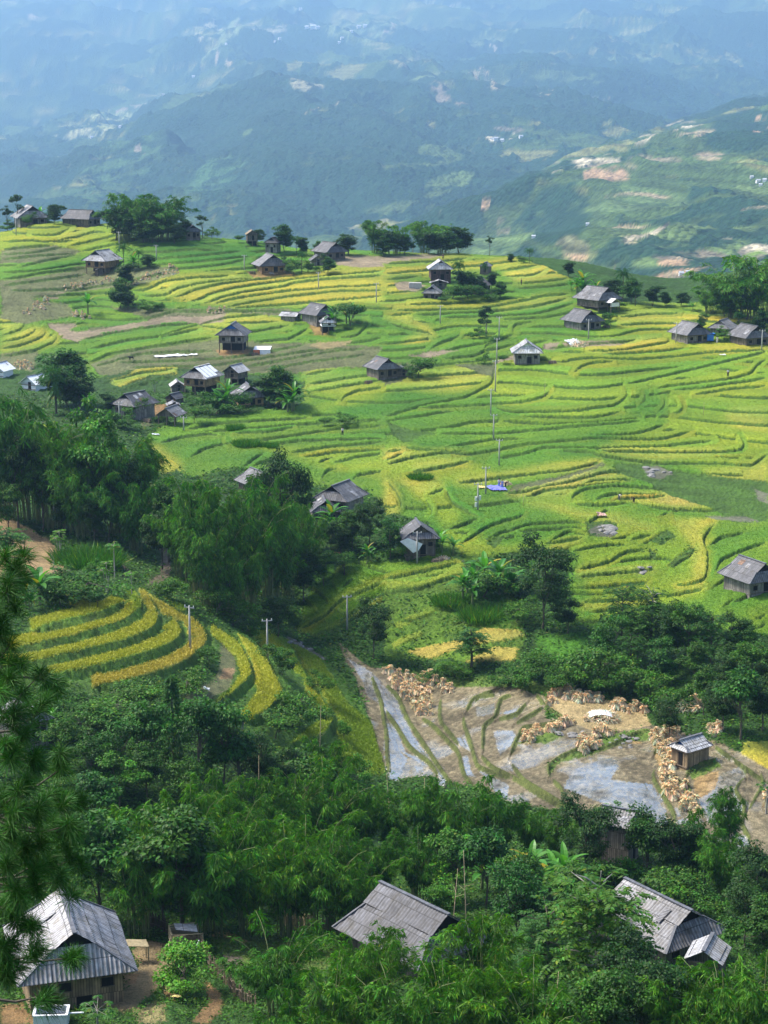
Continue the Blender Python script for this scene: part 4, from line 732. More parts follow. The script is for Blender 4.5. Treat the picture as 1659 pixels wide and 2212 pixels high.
M_GRASS = folmat('tall_grass', (.052, .165, .010), .3, .1); M_UNDER = folmat('undergrowth_leaf', (.044, .128, .008), .3, .1); M_RICE = folmat('rice_blade', (1.0, 1.0, 1.0), .1, .1)
BARK = plain('bark', (.10, .085, .065), .9, .4, 3); CULM = plain('culm', (.14, .17, .06), .6, .4, 2); STEM = plain('banana_stem', (.14, .17, .07), .7, .4, 2); PALEBARK = plain('pale_bark', (.30, .28, .24), .9, .3, 2)
def leaves(P, Dr, L, Wd, N=None, col=None, droop=.15):
    """P base points, Dr unit axes, N rough normals -> kite-shaped leaves"""
    n = len(P); P = np.asarray(P); Dr = Dr/np.linalg.norm(Dr, axis=1)[:, None]
    N = rs.normal(size=(n, 3))*.5+np.array([0, 0, 1]) if N is None else N
    S = np.cross(Dr, N); S /= np.linalg.norm(S, axis=1)[:, None]+1e-9
    L = (np.ones(n)*L)[:, None]; Wd = (np.ones(n)*Wd)[:, None]; dn = np.array([0, 0, -1.])
    co = np.stack([P, P+Dr*L*.42+S*Wd*.5, P+Dr*L+dn*L*droop, P+Dr*L*.42-S*Wd*.5], 1).reshape(-1, 3)
    fc = np.arange(4*n).reshape(n, 4)
    c = np.ones((n, 3)) if col is None else col
    return co, fc, np.repeat(c, 4, 0)
def lcol(n, s=.28, yl=.06, base=None):
    v = np.clip(1+s*rs.normal(size=n), .4, 1.9)[:, None]*np.ones(3); v[:, 0] *= 1+.22*rs.normal(size=n)
    y = rs.rand(n) < yl; v[y] *= np.array([2.6, 1.35, .8]); return np.clip(v, .05, 6)
def sphere_dirs(n):
    d = rs.normal(size=(n, 3)); return d/np.linalg.norm(d, axis=1)[:, None]
PROTO = {}
def proto(kind, parts, h, w): PROTO.setdefault(kind, []).append((parts, h, w))    # parts: [(name, mesh, material)]
def mesh_leaves(name, lst):
    co = np.vstack([l[0] for l in lst]); cl = np.vstack([l[2] for l in lst]); k = 0; fs = []
    for l in lst: fs.append(l[1]+k); k += len(l[0])
    return npmesh(name, co, np.vstack(fs), 4, cl)
def make_bamboo(seed, h=11., culms=26, spread=3.4, dens=1.0, name='bamboo_clump'):
    global rs; rs = np.random.RandomState(seed); mb = MB(); LP, LD, LB = [], [], []
    for c in range(culms):
        az = rs.rand()*6.283; hh = h*(.62+.42*rs.rand()); sp = spread*(.25+.9*rs.rand()); r0 = .25+.9*math.sqrt(rs.rand()); dx, dy = math.cos(az), math.sin(az)
        tt = np.linspace(0, 1, 9); rr = r0+sp*tt**2.4; z = hh*(tt*1.12-.22*tt**4); bend = rs.normal()*.25
        px = rr*dx-bend*tt**2*dy*sp*.4; py = rr*dy+bend*tt**2*dx*sp*.4
        mb.tube(np.c_[px, py, z], list(.05*(1-.8*tt)+.008), 4, False)
        n = int(26*dens)
        cl_ = np.r_[.34+.62*rs.rand(6)**.8, .98]
        for s in cl_[rs.randint(0, 7, n)]+rs.normal(size=n)*.03:
            s = min(max(s, .25), 1)
            i = s*8; j = min(int(i), 7); f = i-j
            b = np.array([px[j]*(1-f)+px[j+1]*f, py[j]*(1-f)+py[j+1]*f, z[j]*(1-f)+z[j+1]*f])
            a2 = az+rs.normal()*1.2; bl = (.6+1.0*rs.rand())*(1.15-.5*s); d = np.array([math.cos(a2), math.sin(a2), .15+.5*rs.rand()-.7*s]); d /= np.linalg.norm(d)
            m = int(9+6*rs.rand()); q = rs.rand(m)**.8
            pp = b+d*bl*q[:, None]+np.c_[np.zeros((m, 2)), -.35*bl*q*q]+rs.normal(size=(m, 3))*.07
            dd = np.c_[np.ones(m)*math.cos(a2)*.62, np.ones(m)*math.sin(a2)*.62, -.52*np.ones(m)]+rs.normal(size=(m, 3))*.42
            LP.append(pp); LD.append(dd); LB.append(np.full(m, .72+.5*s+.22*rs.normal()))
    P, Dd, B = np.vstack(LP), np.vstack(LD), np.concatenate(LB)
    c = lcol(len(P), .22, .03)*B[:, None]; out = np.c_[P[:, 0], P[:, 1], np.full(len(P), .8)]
    l = leaves(P, Dd, rs.uniform(.40, .75, len(P)), rs.uniform(.09, .15, len(P)), N=out+rs.normal(size=P.shape)*.8, col=np.clip(c, .1, 4))
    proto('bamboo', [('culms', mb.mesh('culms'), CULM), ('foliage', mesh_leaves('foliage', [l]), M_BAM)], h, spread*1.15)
def make_broad(kind, seed, h=10., rad=3.6, trunk=.34, clumps=46, per=150, leaf=(.34, .26), mat=M_BROAD, flat=1.0, bottom=.14, bark=BARK, lobes=5, sparse=1.0):
    global rs; rs = np.random.RandomState(seed); mb = MB(); L = []
    cz = h*(1+bottom)/2; rz = h*(1-bottom)/2
    lo = [np.array([rs.normal()*rad*.33, rs.normal()*rad*.33, cz+rs.uniform(-.62, .62)*rz]) for _ in range(lobes)]; lr = rs.uniform(.45, .72, lobes)
    top = np.array([rs.normal()*.3, rs.normal()*.3, h*.62]); mid_ = np.array([rs.normal()*.2, rs.normal()*.2, h*bottom])
    mb.tube([(0, 0, -.8), mid_*.5, mid_, (mid_+top)/2+rs.normal(size=3)*.15, top], [trunk*.6, trunk*.48, trunk*.4, trunk*.28, trunk*.1], 7)
    for i in range(clumps):
        k = i % lobes; d = sphere_dirs(1)[0]; d[2] = abs(d[2])*.8+d[2]*.35
        c = lo[k]+d*np.array([rad*lr[k], rad*lr[k], rz*lr[k]*flat])*(.72+.36*rs.rand())
        if c[2] < h*bottom*.75: c[2] = h*bottom*(.8+.3*rs.rand())
        cr = rad*(.17+.16*rs.rand()); m = int(per*sparse*(.6+.8*rs.rand()))
        dd = sphere_dirs(m); dd[:, 2] = dd[:, 2]*.8+.12; pp = c+dd*cr*np.array([1.25, 1.25, .72])*rs.uniform(.45, 1.0, m)[:, None]
        ld = dd*np.array([1, 1, .5])+np.array([0, 0, -.28])+rs.normal(size=(m, 3))*.35
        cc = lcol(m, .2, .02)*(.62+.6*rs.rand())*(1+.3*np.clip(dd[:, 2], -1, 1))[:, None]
        L.append(leaves(pp, ld, leaf[0]*rs.uniform(.7, 1.3, m), leaf[1]*rs.uniform(.7, 1.2, m), N=dd+np.array([0, 0, .7])+rs.normal(size=(m, 3))*.35, col=np.clip(cc, .1, 4)))
        s = top*(.55+.45*rs.rand()) if rs.rand() < .6 else mid_+(top-mid_)*rs.rand()
        if i % 2 == 0: mb.tube([s, (s+c)/2+np.array([0, 0, -.15*rad*.3]), c], [trunk*.17, trunk*.1, trunk*.03], 4, False)
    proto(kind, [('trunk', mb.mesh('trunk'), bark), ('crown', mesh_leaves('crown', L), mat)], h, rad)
def make_airy(seed, h=11., rad=5., mat=M_AIRY, bark=BARK, nb=34, kind='airy', bottom=.3):
    """spreading tree with flat tiers of feathery compound leaves"""
    global rs; rs = np.random.RandomState(seed); mb = MB(); L = []
    mb.tube([(0, 0, -.8), (.1, 0, h*.35), (-.1, .15, h*.7), (.1, .1, h*.95)], [.24, .18, .11, .03], 6)
    for i in range(nb):
        t = bottom+(1-bottom)*((i+.5)/nb); az = i*2.4+rs.normal()*.4; ln = rad*(1.05-.62*t)*(.7+.5*rs.rand()); z0 = h*t*.92
        e = np.array([math.cos(az)*ln, math.sin(az)*ln, z0+ln*.22+rs.normal()*.3]); s = np.array([0, 0, z0-.5])
        mb.tube([s, (s+e)/2+np.array([0, 0, .15]), e], [.07, .045, .012], 4, False)
        for q in range(int(15*ln/rad)+7):
            b = s+(e-s)*(.30+.72*rs.rand())+np.r_[rs.normal(size=2)*.5, rs.normal()*.14]; a2 = az+rs.normal()*1.1; fl = .7+.5*rs.rand()
            m = 15; f = np.linspace(.08, 1, m); ax = np.array([math.cos(a2), math.sin(a2), .1]); sd = np.array([-ax[1], ax[0], 0])
            pp = b+ax*fl*f[:, None]+np.c_[np.zeros((m, 2)), -.3*fl*f*f]; sg = np.where(np.arange(m) % 2, 1, -1)[:, None]
            dd = sd*sg+ax*.45+np.array([0, 0, -.22])+rs.normal(size=(m, 3))*.15
            cc = lcol(m, .16, .02)*(.7+.55*rs.rand()); L.append(leaves(pp, dd, .34*(1.1-.4*f), .15, N=np.tile([0, 0, 1.], (m, 1))+rs.normal(size=(m, 3))*.25, col=cc))
    proto(kind, [('trunk', mb.mesh('trunk'), bark), ('crown', mesh_leaves('crown', L), mat)], h, rad)
def ribbon(b, az, el, ln, wd, n=9, fold=.25, bendk=1.3, tatter=0.0):
    """an arching leaf blade with a folded midrib (banana, palm frond, maize)"""
    p = np.array(b, float); e = el; C_ = []; 
    for i in range(n):
        C_.append((p.copy(), e)); p = p+np.array([math.cos(az)*math.cos(e), math.sin(az)*math.cos(e), math.sin(e)])*ln/(n-1); e -= bendk/(n-1)
    sd = np.array([-math.sin(az), math.cos(az), 0]); co = []
    for i, (q, e) in enumerate(C_):
        t = i/(n-1); w_ = wd*math.sin(math.pi*min(1, .08+t*.95))**.6*.5; w_ = w_*(1-tatter*rs.rand()); up = np.array([-math.cos(az)*math.sin(e), -math.sin(az)*math.sin(e), math.cos(e)])
        co += [q+sd*w_+up*fold*w_, q, q-sd*w_+up*fold*w_]
    fc = []
    for i in range(n-1): a = i*3; fc += [[a, a+1, a+4, a+3], [a+1, a+2, a+5, a+4]]
    return np.array(co), np.array(fc)
def make_banana(seed, stems=3, h=3.6):
    global rs; rs = np.random.RandomState(seed); ST = []; L = []
    for s in range(stems):
        x, y = rs.normal(size=2)*(.75 if stems > 1 else 0); hh = h*(.5+.3*rs.rand())*(.75 if s else 1)
        mb = MB(); mb.tube([(x, y, -.5), (x+.05, y, hh*.5), (x+.08, y, hh)], [.15, .12, .07], 6); ST.append(('stem', mb.mesh('stem'), STEM))
        n = 9
        for i in range(n):
            az = i*2.399+rs.normal()*.3+s; el = 1.35-.95*i/n+rs.normal()*.08; co, fc = ribbon((x+.08, y, hh-.25), az, el, (1.9+.8*rs.rand())*h/3.6, .62*h/3.6, 9, .3, .9+.5*rs.rand(), .25)
            c = np.ones(3)*(.75+.5*rs.rand())*(1.25 if i < 2 else 1); 
            if rs.rand() < .07: c = np.array([5., 1.3, .7])
            L.append((co, fc, np.tile(c, (len(co), 1))))
    proto('banana', ST+[('foliage', mesh_leaves('foliage', L), M_BANANA)], h*1.35, 2.4)
def make_palm(seed, h=7., fr=22, ln=3., skirt=0, kind='palm', mat=M_AIRY):
    global rs; rs = np.random.RandomState(seed); mb = MB(); L = []
    mb.tube([(0, 0, -.6), (.1, 0, h*.4), (.05, .1, h)], [.2, .15, .12], 6)
    for i in range(fr):
        az = i*2.4+rs.normal()*.2; el = 1.3-1.5*i/fr; co, fc = ribbon((.05, .1, h), az, el, ln*(.8+.4*rs.rand()), .1, 9, .2, 1.5); L.append((co, fc, np.ones((len(co), 3))))
        q = co[1::3]; 
        for s in (-1, 1):
            k = np.repeat(q[1:], 4, 0)+rs.normal(size=(32, 3))*.07; sd = np.array([-math.sin(az), math.cos(az), 0])*s+np.array([math.cos(az)*.5, math.sin(az)*.5, -.55])
            L.append(leaves(k, np.tile(sd, (32, 1))+rs.normal(size=(32, 3))*.12, .62, .075, col=lcol(32, .2, .02)))
    if skirt:
        for i in range(26):
            az = i*2.4; co, fc = ribbon((.05, .1, h*(.55+.4*rs.rand())), az, -.5-.5*rs.rand(), 1.5+rs.rand(), .5, 6, .2, .6); L.append((co, fc, np.tile([3., 1.1, .8] if i % 3 == 0 else [.9, .8, .7], (len(co), 1))))
    proto(kind, [('trunk', mb.mesh('trunk'), BARK), ('crown', mesh_leaves('crown', L), mat)], h+1.2, ln)
def make_papaya(seed, h=4.5, n=15, kind='papaya', mat=M_LIGHT):
    global rs; rs = np.random.RandomState(seed); mb = MB(); L = []
    tops = [(0, 0, h)] if seed % 2 else [(0, 0, h), (.9, .3, h*.8), (-.7, -.4, h*.7)]
    for tp in tops:
        mb.tube([(0, 0, -.5), (tp[0]*.5, tp[1]*.5, h*.35), tp], [.12, .09, .05], 5)
        for i in range(n):
            az = i*2.4; el = rs.uniform(-.2, .8); r_ = .55+.5*rs.rand(); c = np.array(tp)+r_*np.array([math.cos(az)*math.cos(el), math.sin(az)*math.cos(el), math.sin(el)])
            mb.tube([tp, c], [.02, .012], 3, False); m = 9; a2 = az+np.linspace(-2.2, 2.2, m)
            L.append(leaves(np.tile(c, (m, 1)), np.c_[np.cos(a2), np.sin(a2), np.full(m, -.25)], .42, .17, N=np.tile([0, 0, 1.], (m, 1))+rs.normal(size=(m, 3))*.2, col=lcol(m, .15)*(.8+.4*rs.rand())))
    proto(kind, [('trunk', mb.mesh('trunk'), PALEBARK), ('crown', mesh_leaves('crown', L), mat)], h+.6, 1.5)
def make_cone(seed, h=8.):
    global rs; rs = np.random.RandomState(seed); mb = MB(); L = []
    mb.tube([(0, 0, -.8), (0, 0, h*.5), (.1, 0, h)], [.2, .12, .02], 6)
    for i in range(120):
        t = rs.rand()**.8; az = i*2.4; r = (1-t)*1.9+.25; z = h*(.08+.92*t); e = np.array([math.cos(az)*r, math.sin(az)*r, z-.15*r]); m = 26; f = rs.rand(m)
        pp = np.array([0, 0, z])+(e-np.array([0, 0, z]))*(.25+.8*f)[:, None]+rs.normal(size=(m, 3))*.12
        L.append(leaves(pp, np.c_[np.full(m, math.cos(az)), np.full(m, math.sin(az)), np.full(m, -.8)]+rs.normal(size=(m, 3))*.4, .38, .13, col=lcol(m, .2)*(.65+.6*rs.rand())))
        if i % 3 == 0: mb.tube([(0, 0, z), e], [.03, .01], 3, False)
    proto('cone', [('trunk', mb.mesh('trunk'), BARK), ('crown', mesh_leaves('crown', L), M_TEAL)], h, 2.1)
def make_grass(seed, n=900, r=1.6, h=1.5, kind='grass', mat=M_GRASS):
    global rs; rs = np.random.RandomState(seed); a = rs.rand(n)*6.283; q = r*np.sqrt(rs.rand(n))
    P = np.c_[q*np.cos(a), q*np.sin(a), np.full(n, -.1)]; Dd = np.c_[np.cos(a)*.3, np.sin(a)*.3, np.ones(n)]+rs.normal(size=(n, 3))*.25
    proto(kind, [('foliage', mesh_leaves('foliage', [leaves(P, Dd, h*rs.uniform(.6, 1.15, n), .07, N=rs.normal(size=(n, 3)), col=lcol(n, .25), droop=.1)]), mat)], h, r)
for s in (1, 2, 3): make_bamboo(s)
make_bamboo(4, 9, 22, 3.9, 1.15)
for s in (11, 12, 13): make_broad('broad', s)
for s in (14, 15): make_broad('dark', s, mat=M_DARK, leaf=(.30, .2), per=170)
for s in (16, 17): make_broad('light', s, 8, 3.2, mat=M_LIGHT, clumps=34, per=120)
make_broad('teal', 18, 9, 3.2, mat=M_TEAL, leaf=(.5, .3), per=95, sparse=.9); make_broad('teal', 19, 9, 3.4, mat=M_TEAL, leaf=(.42, .26), per=110)
for s in (21, 22): make_broad('sparse', s, 11, 2.3, .3, 17, 105, (.36, .24), M_DARK, .8, .42, lobes=4)
for s in (23, 24, 25): make_broad('shrub', s, 3.2, 2.1, .16, 26, 110, (.22, .15), M_UNDER, .9, .05)
make_broad('yellowbush', 26, 3.2, 1.8, .15, 30, 130, (.2, .13), M_LIGHT, .9, .05)
for s in (91, 92, 93): make_broad('dense', s, 9, 2.7, .3, 58, 130, (.34, .25), M_DARK if s % 2 else M_BROAD, 1.0, .05, lobes=7)
make_broad('round', 27, 7, 2.6, .3, 44, 140, (.3, .22), M_BROAD, 1.0, .12, lobes=3)
make_broad('lone', 28, 9, 2.5, .42, 34, 150, (.32, .24), M_DARK, .95, .42, bark=PALEBARK, lobes=3)
make_broad('bare', 29, 8, 2.2, .3, 16, 5, (.3, .2), M_DARK, .8, .3, bark=PALEBARK, lobes=4)
for s in (31, 32): make_airy(s)
make_airy(33, 6, 3, nb=18, kind='airysmall', bottom=.5)
make_airy(34, 9, 3.4, nb=26, bark=PALEBARK, mat=M_UNDER, bottom=.4)
for s, n in ((41, 1), (42, 3), (43, 4)): make_banana(s, n)
make_palm(51); make_palm(52, 5.5, 18, 2.4, 1, 'skirtpalm')
make_papaya(61); make_papaya(62); make_papaya(63, 3, 11, 'bigleaf', M_TEAL)
make_cone(71); make_grass(81)
KIND = {'bamboo': ('bamboo_clump', 'bamboo'), 'broad': ('broadleaf_tree', 'tree'), 'dark': ('broadleaf_tree', 'tree'), 'light': ('broadleaf_tree', 'tree'), 'teal': ('broadleaf_tree', 'tree'), 'sparse': ('tall_tree', 'tree'), 'shrub': ('shrub', 'shrub'), 'yellowbush': ('shrub', 'shrub'),
        'round': ('round_tree', 'tree'), 'lone': ('round_tree', 'tree'), 'bare': ('bare_tree', 'tree'), 'airy': ('feathery_tree', 'tree'), 'airysmall': ('feathery_tree', 'tree'), 'banana': ('banana_plant', 'banana plant'), 'palm': ('palm_tree', 'palm'), 'skirtpalm': ('palm_tree', 'palm'),
        'papaya': ('papaya_tree', 'tree'), 'bigleaf': ('sapling', 'sapling'), 'cone': ('conical_tree', 'tree'), 'grass': ('grass_tuft', 'grass')}
NPL = 0
def plant(kind, u, vtop, vbase, label, wf=1.0, group=None):
    global NPL
    vs = PROTO['dense' if vbase < 900 and kind in ('dark', 'broad', 'light', 'round') else kind]; parts, h, w_ = vs[NPL % len(vs)]; NPL += 1
    g = on(u, vbase); D = (g-Vector((0, 0, H))).length; hh = max(.4, (vbase-vtop)/F*D/math.cos(PITCH+math.atan((vbase-CY)/F)*.8)); s = hh/h
    if kind == 'banana': s *= 1.3 if vbase < 1700 else 1.1
    if vbase < 760 and kind == 'bamboo': wf *= 1.5; s *= 1.06
    elif vbase < 900 and kind in ('dark', 'broad', 'light', 'round'): wf *= 1.3; s *= 1.08
    nm, cat = KIND[kind]; dn_ = .1 if vs is not PROTO['dense'] else .13*hh
    o = empty(nm, (g.x, g.y, g.z-dn_), rnd.random()*6.283); o.scale = (s*wf, s*wf, s)
    tag(o, label, cat, group)
    for pn, me, mat in parts:
        if not me.materials: me.materials.append(mat)
        p = bpy.data.objects.new(pn, me); C.objects.link(p); p.parent = o
    return o
# ------------------------------------------------------------------ planting: kind, bearing, top, base, width factor, label
PLANTS = """
sparse|36|398|474|1|tall two-tiered tree rising above the leftmost skyline house
sparse|16|424|482|1|thin leaning tree at the left edge of the skyline
dark|119|434|484|.8|dark pointed tree right of the leftmost skyline house
banana|88|440|478|1|banana plants behind the leftmost skyline house
shrub|60|465|490|1|low bush hiding the foot of the leftmost skyline house
dark|250|445|522|1.1|dark bushy tree at the left foot of the skyline clump
dark|285|440|522|1.1|dark tree filling the middle left of the skyline clump
broad|345|445|524|1.2|dense tree filling the middle right of the skyline clump
broad|312|478|527|1.2|rounded tree at the front of the skyline clump
dark|930|495|551|1.2|dark tree in the middle of the right skyline grove
broad|970|500|551|1.2|green tree low in the right skyline grove
dark|838|492|551|1|dark tree behind the bright green skyline tree
dark|1610|600|692|1.2|dark mass of leaves under the great right-edge bamboo
dark|1575|640|692|1.2|dark tree at the foot of the great right-edge bamboo
shrub|22|468|494|1.1|bush at the far left end of the skyline terrace
round|158|456|478|1.5|flat dark bush behind the long-roofed skyline house
bamboo|268|420|522|.75|tall bamboo plume at left of the skyline clump
bamboo|312|424|524|.6|narrow bamboo plume in the middle of the skyline clump
bamboo|360|420|520|.9|tallest broad bamboo at right of the skyline clump
dark|332|468|528|1|dark tree at the foot of the skyline bamboo
dark|378|480|529|1|dark rounded tree at the right foot of the skyline clump
dark|296|470|520|1.2|dark tree low in the heart of the skyline clump
palm|232|455|496|.8|spreading palm at left of the skyline clump
broad|402|470|516|.8|slim tree behind the house right of the skyline clump
sparse|438|464|516|1.2|open pale-green tree right of the skyline clump
shrub|458|495|517|1|small bush at the end of the skyline right of the clump
round|556|492|526|1|round tree beside the tiny thatched hut
shrub|516|509|526|1|small bush left of the tiny thatched hut
dark|611|486|546|.95|dark ragged tree right of the thatched hut
palm|640|512|552|1|palm between the dark ragged tree and the houses
broad|652|506|552|.9|mid-green tree behind the broad dark-roofed house
dark|690|520|556|.9|dark tree over the wide roof near the brown field
round|751|500|552|1|dome-shaped tree at the left end of the brown field
bamboo|812|474|550|.7|feathery tall bamboo right of the dome-shaped tree
light|830|508|554|1|bright green tree in front of the skyline bamboo
bamboo|858|484|549|.7|bamboo plume in the right skyline grove
bare|892|505|550|1|grey bare tree inside the right skyline grove
bamboo|915|472|548|.8|high bamboo plume with tufted top in the right skyline grove
bamboo|955|480|549|1|wide bamboo in the right skyline grove
dark|995|482|549|1|dark tree at the right end of the skyline grove
dark|875|505|551|1|dark low tree at the left of the bare tree
sparse|1057|508|556|.8|thin solitary tree on the skyline right of the grove
round|1104|545|566|1.2|small round tree on the skyline near the terrace point
palm|1143|540|572|1|palm on the skyline above the terrace point
shrub|1128|552|570|1.1|bush beside the palm on the terrace point
dark|1228|563|600|1.1|dark round-topped tree below the terrace point
banana|1262|588|640|1.1|big banana clump above the white-porched house
banana|1244|600|632|.9|banana leaves at the left of the big banana clump
banana|1285|598|640|1|banana clump right behind the white-porched house roof
palm|1345|584|652|.8|tall palm right of the white-porched house
broad|1322|596|645|1|broad tree behind the white-porched house
palm|1372|622|664|1|drooping palm right of the white-porched house
dark|1362|600|658|.9|dark tree behind the drooping palm
shrub|1325|640|668|1.2|light bush beside the white-porched house
broad|1408|615|664|1|spreading tree at the end of the right skyline hedge
round|1436|632|664|1|round tree where the right skyline hedge ends
round|1472|630|664|1|round tree alone in the skyline gap at right
banana|1496|646|672|1|banana plants at the foot of the right bamboo
bamboo|1532|618|678|.9|smaller bamboo left of the great right-edge bamboo
bamboo|1592|562|688|.9|great bamboo towering at the right skyline
bamboo|1640|556|692|.9|bamboo cut by the right edge on the skyline
dark|1560|610|685|.9|dark tree between the two right-hand bamboos
broad|1652|662|716|1|broad tree at the right edge behind the trio of houses
teal|1516|676|716|1|leafy tree rising beside the left house of the trio
teal|1594|680|712|1|leafy tree between the trio houses
shrub|1560|706|736|.9|bush in front of the middle trio house
shrub|1318|676|704|1|bush on the path right of the wooden house
shrub|1308|690|708|1|bush at the right wall of the wooden house
palm|268|530|582|1|palm behind the pale-roofed house at left
palm|300|542|580|1|palm leaning right of the pale-roofed house
banana|285|548|588|1.1|banana tuft right of the pale-roofed house
dark|322|545|580|1|dark bush at the right of the palms
light|272|562|622|1|pale green tree below the palms at left
dark|262|600|668|.9|dark tree overhanging the hidden house at left
broad|275|622|672|.8|tree at the right shoulder of the hidden left house
banana|190|630|682|1|banana clump left of the hidden house
shrub|325|650|672|1.6|low hedge right of the hidden left house
shrub|345|655|668|1.2|low bush at the end of the hedge in the left fields
palm|652|546|594|.9|young palm in front of the broad dark-roofed house
shrub|632|562|594|1|bush at the right wall of the broad dark-roofed house
shrub|668|562|592|1|rounded bush behind the young palm
sparse|700|545|592|1.2|open-crowned tree before the brown field
broad|710|558|594|1|tree at the left end of the brown field edge
banana|735|656|706|1|bananas right of the dark house in mid terraces
shrub|756|660|708|1.1|big dark bush right of the mid-terrace bananas
banana|705|655|690|.8|banana leaves showing behind the dark mid-terrace house
palm|990|564|626|.7|palm in front of the white-grey two-storey house
broad|1000|575|640|.9|tree covering the right wall of the two-storey house
palm|1046|570|604|.8|palm standing alone on the upper right terraces
broad|1030|590|640|.9|tree in the middle of the grove by the two-storey house
broad|1062|588|628|1|tree at the top right of the grove by the two-storey house
dark|1082|608|646|1|dark rounded bush at the right end of the grove
shrub|985|612|650|1.2|bush at the lower left of the grove
shrub|1012|618|652|1.2|bush at the bottom of the grove
palm|1018|590|640|.8|drooping palm in the middle of the grove
shrub|1050|616|650|1.1|bush on the lower right of the grove
shrub|955|640|656|1.4|grassy bush below the low grey barn
lone|1050|668|730|1|lone round-crowned tree on a bare trunk among green fields
shrub|1034|702|732|1|bush at the foot of the lone round-crowned tree
shrub|906|772|816|1.1|bush right of the house above the broad field
shrub|890|790|818|1|lower bush against the house above the broad field
shrub|1045|760|786|.8|small tree left of the white-roofed house
shrub|1090|770|790|1|bush at the left wall of the white-roofed house
broad|136|752|880|1.1|great leafy tree above the left bamboo wood
dark|168|795|890|.9|dark side tree right of the great leafy tree
skirtpalm|122|790|896|1|palm with a skirt of dry fronds below the great leafy tree
banana|490|826|892|1|banana clump in front of the hamlet
shrub|470|838|896|1.2|wide bush around the hamlet bananas
shrub|515|850|892|1.1|bush right of the hamlet bananas
broad|606|785|880|1|tall leafy tree right of the hamlet
dark|578|805|878|.8|dark tree beside the shingled house
broad|620|800|876|.8|tree at the right edge of the hamlet
banana|634|832|892|1|banana plants at the right end of the hamlet
papaya|334|815|846|.9|slender papaya above the large hamlet house
dark|238|846|894|1|dark bush left of the large hamlet house
shrub|288|866|904|1.1|bush against the front of the large hamlet house
shrub|252|880|925|1.1|dark bush below the left corner of the large hamlet house
shrub|422|882|918|1.2|bush right of the open-sided shed
shrub|420|860|886|1.2|low shrub between pens and bananas
shrub|345|885|912|1|bush left of the open-sided shed
shrub|702|904|922|1.6|long low bush on the bank in the green fields
shrub|748|899|920|1.5|dark low bush on the bank in the green fields
grass|508|912|930|.9|small tuft of tall grass on a field bank
grass|532|944|964|1.2|tall grass tuft above the curved green fields
grass|580|952|966|1.3|grass tuft near the tall dark tree
grass|908|1020|1036|1.4|grass clump on the bank between two ripe fields
"""
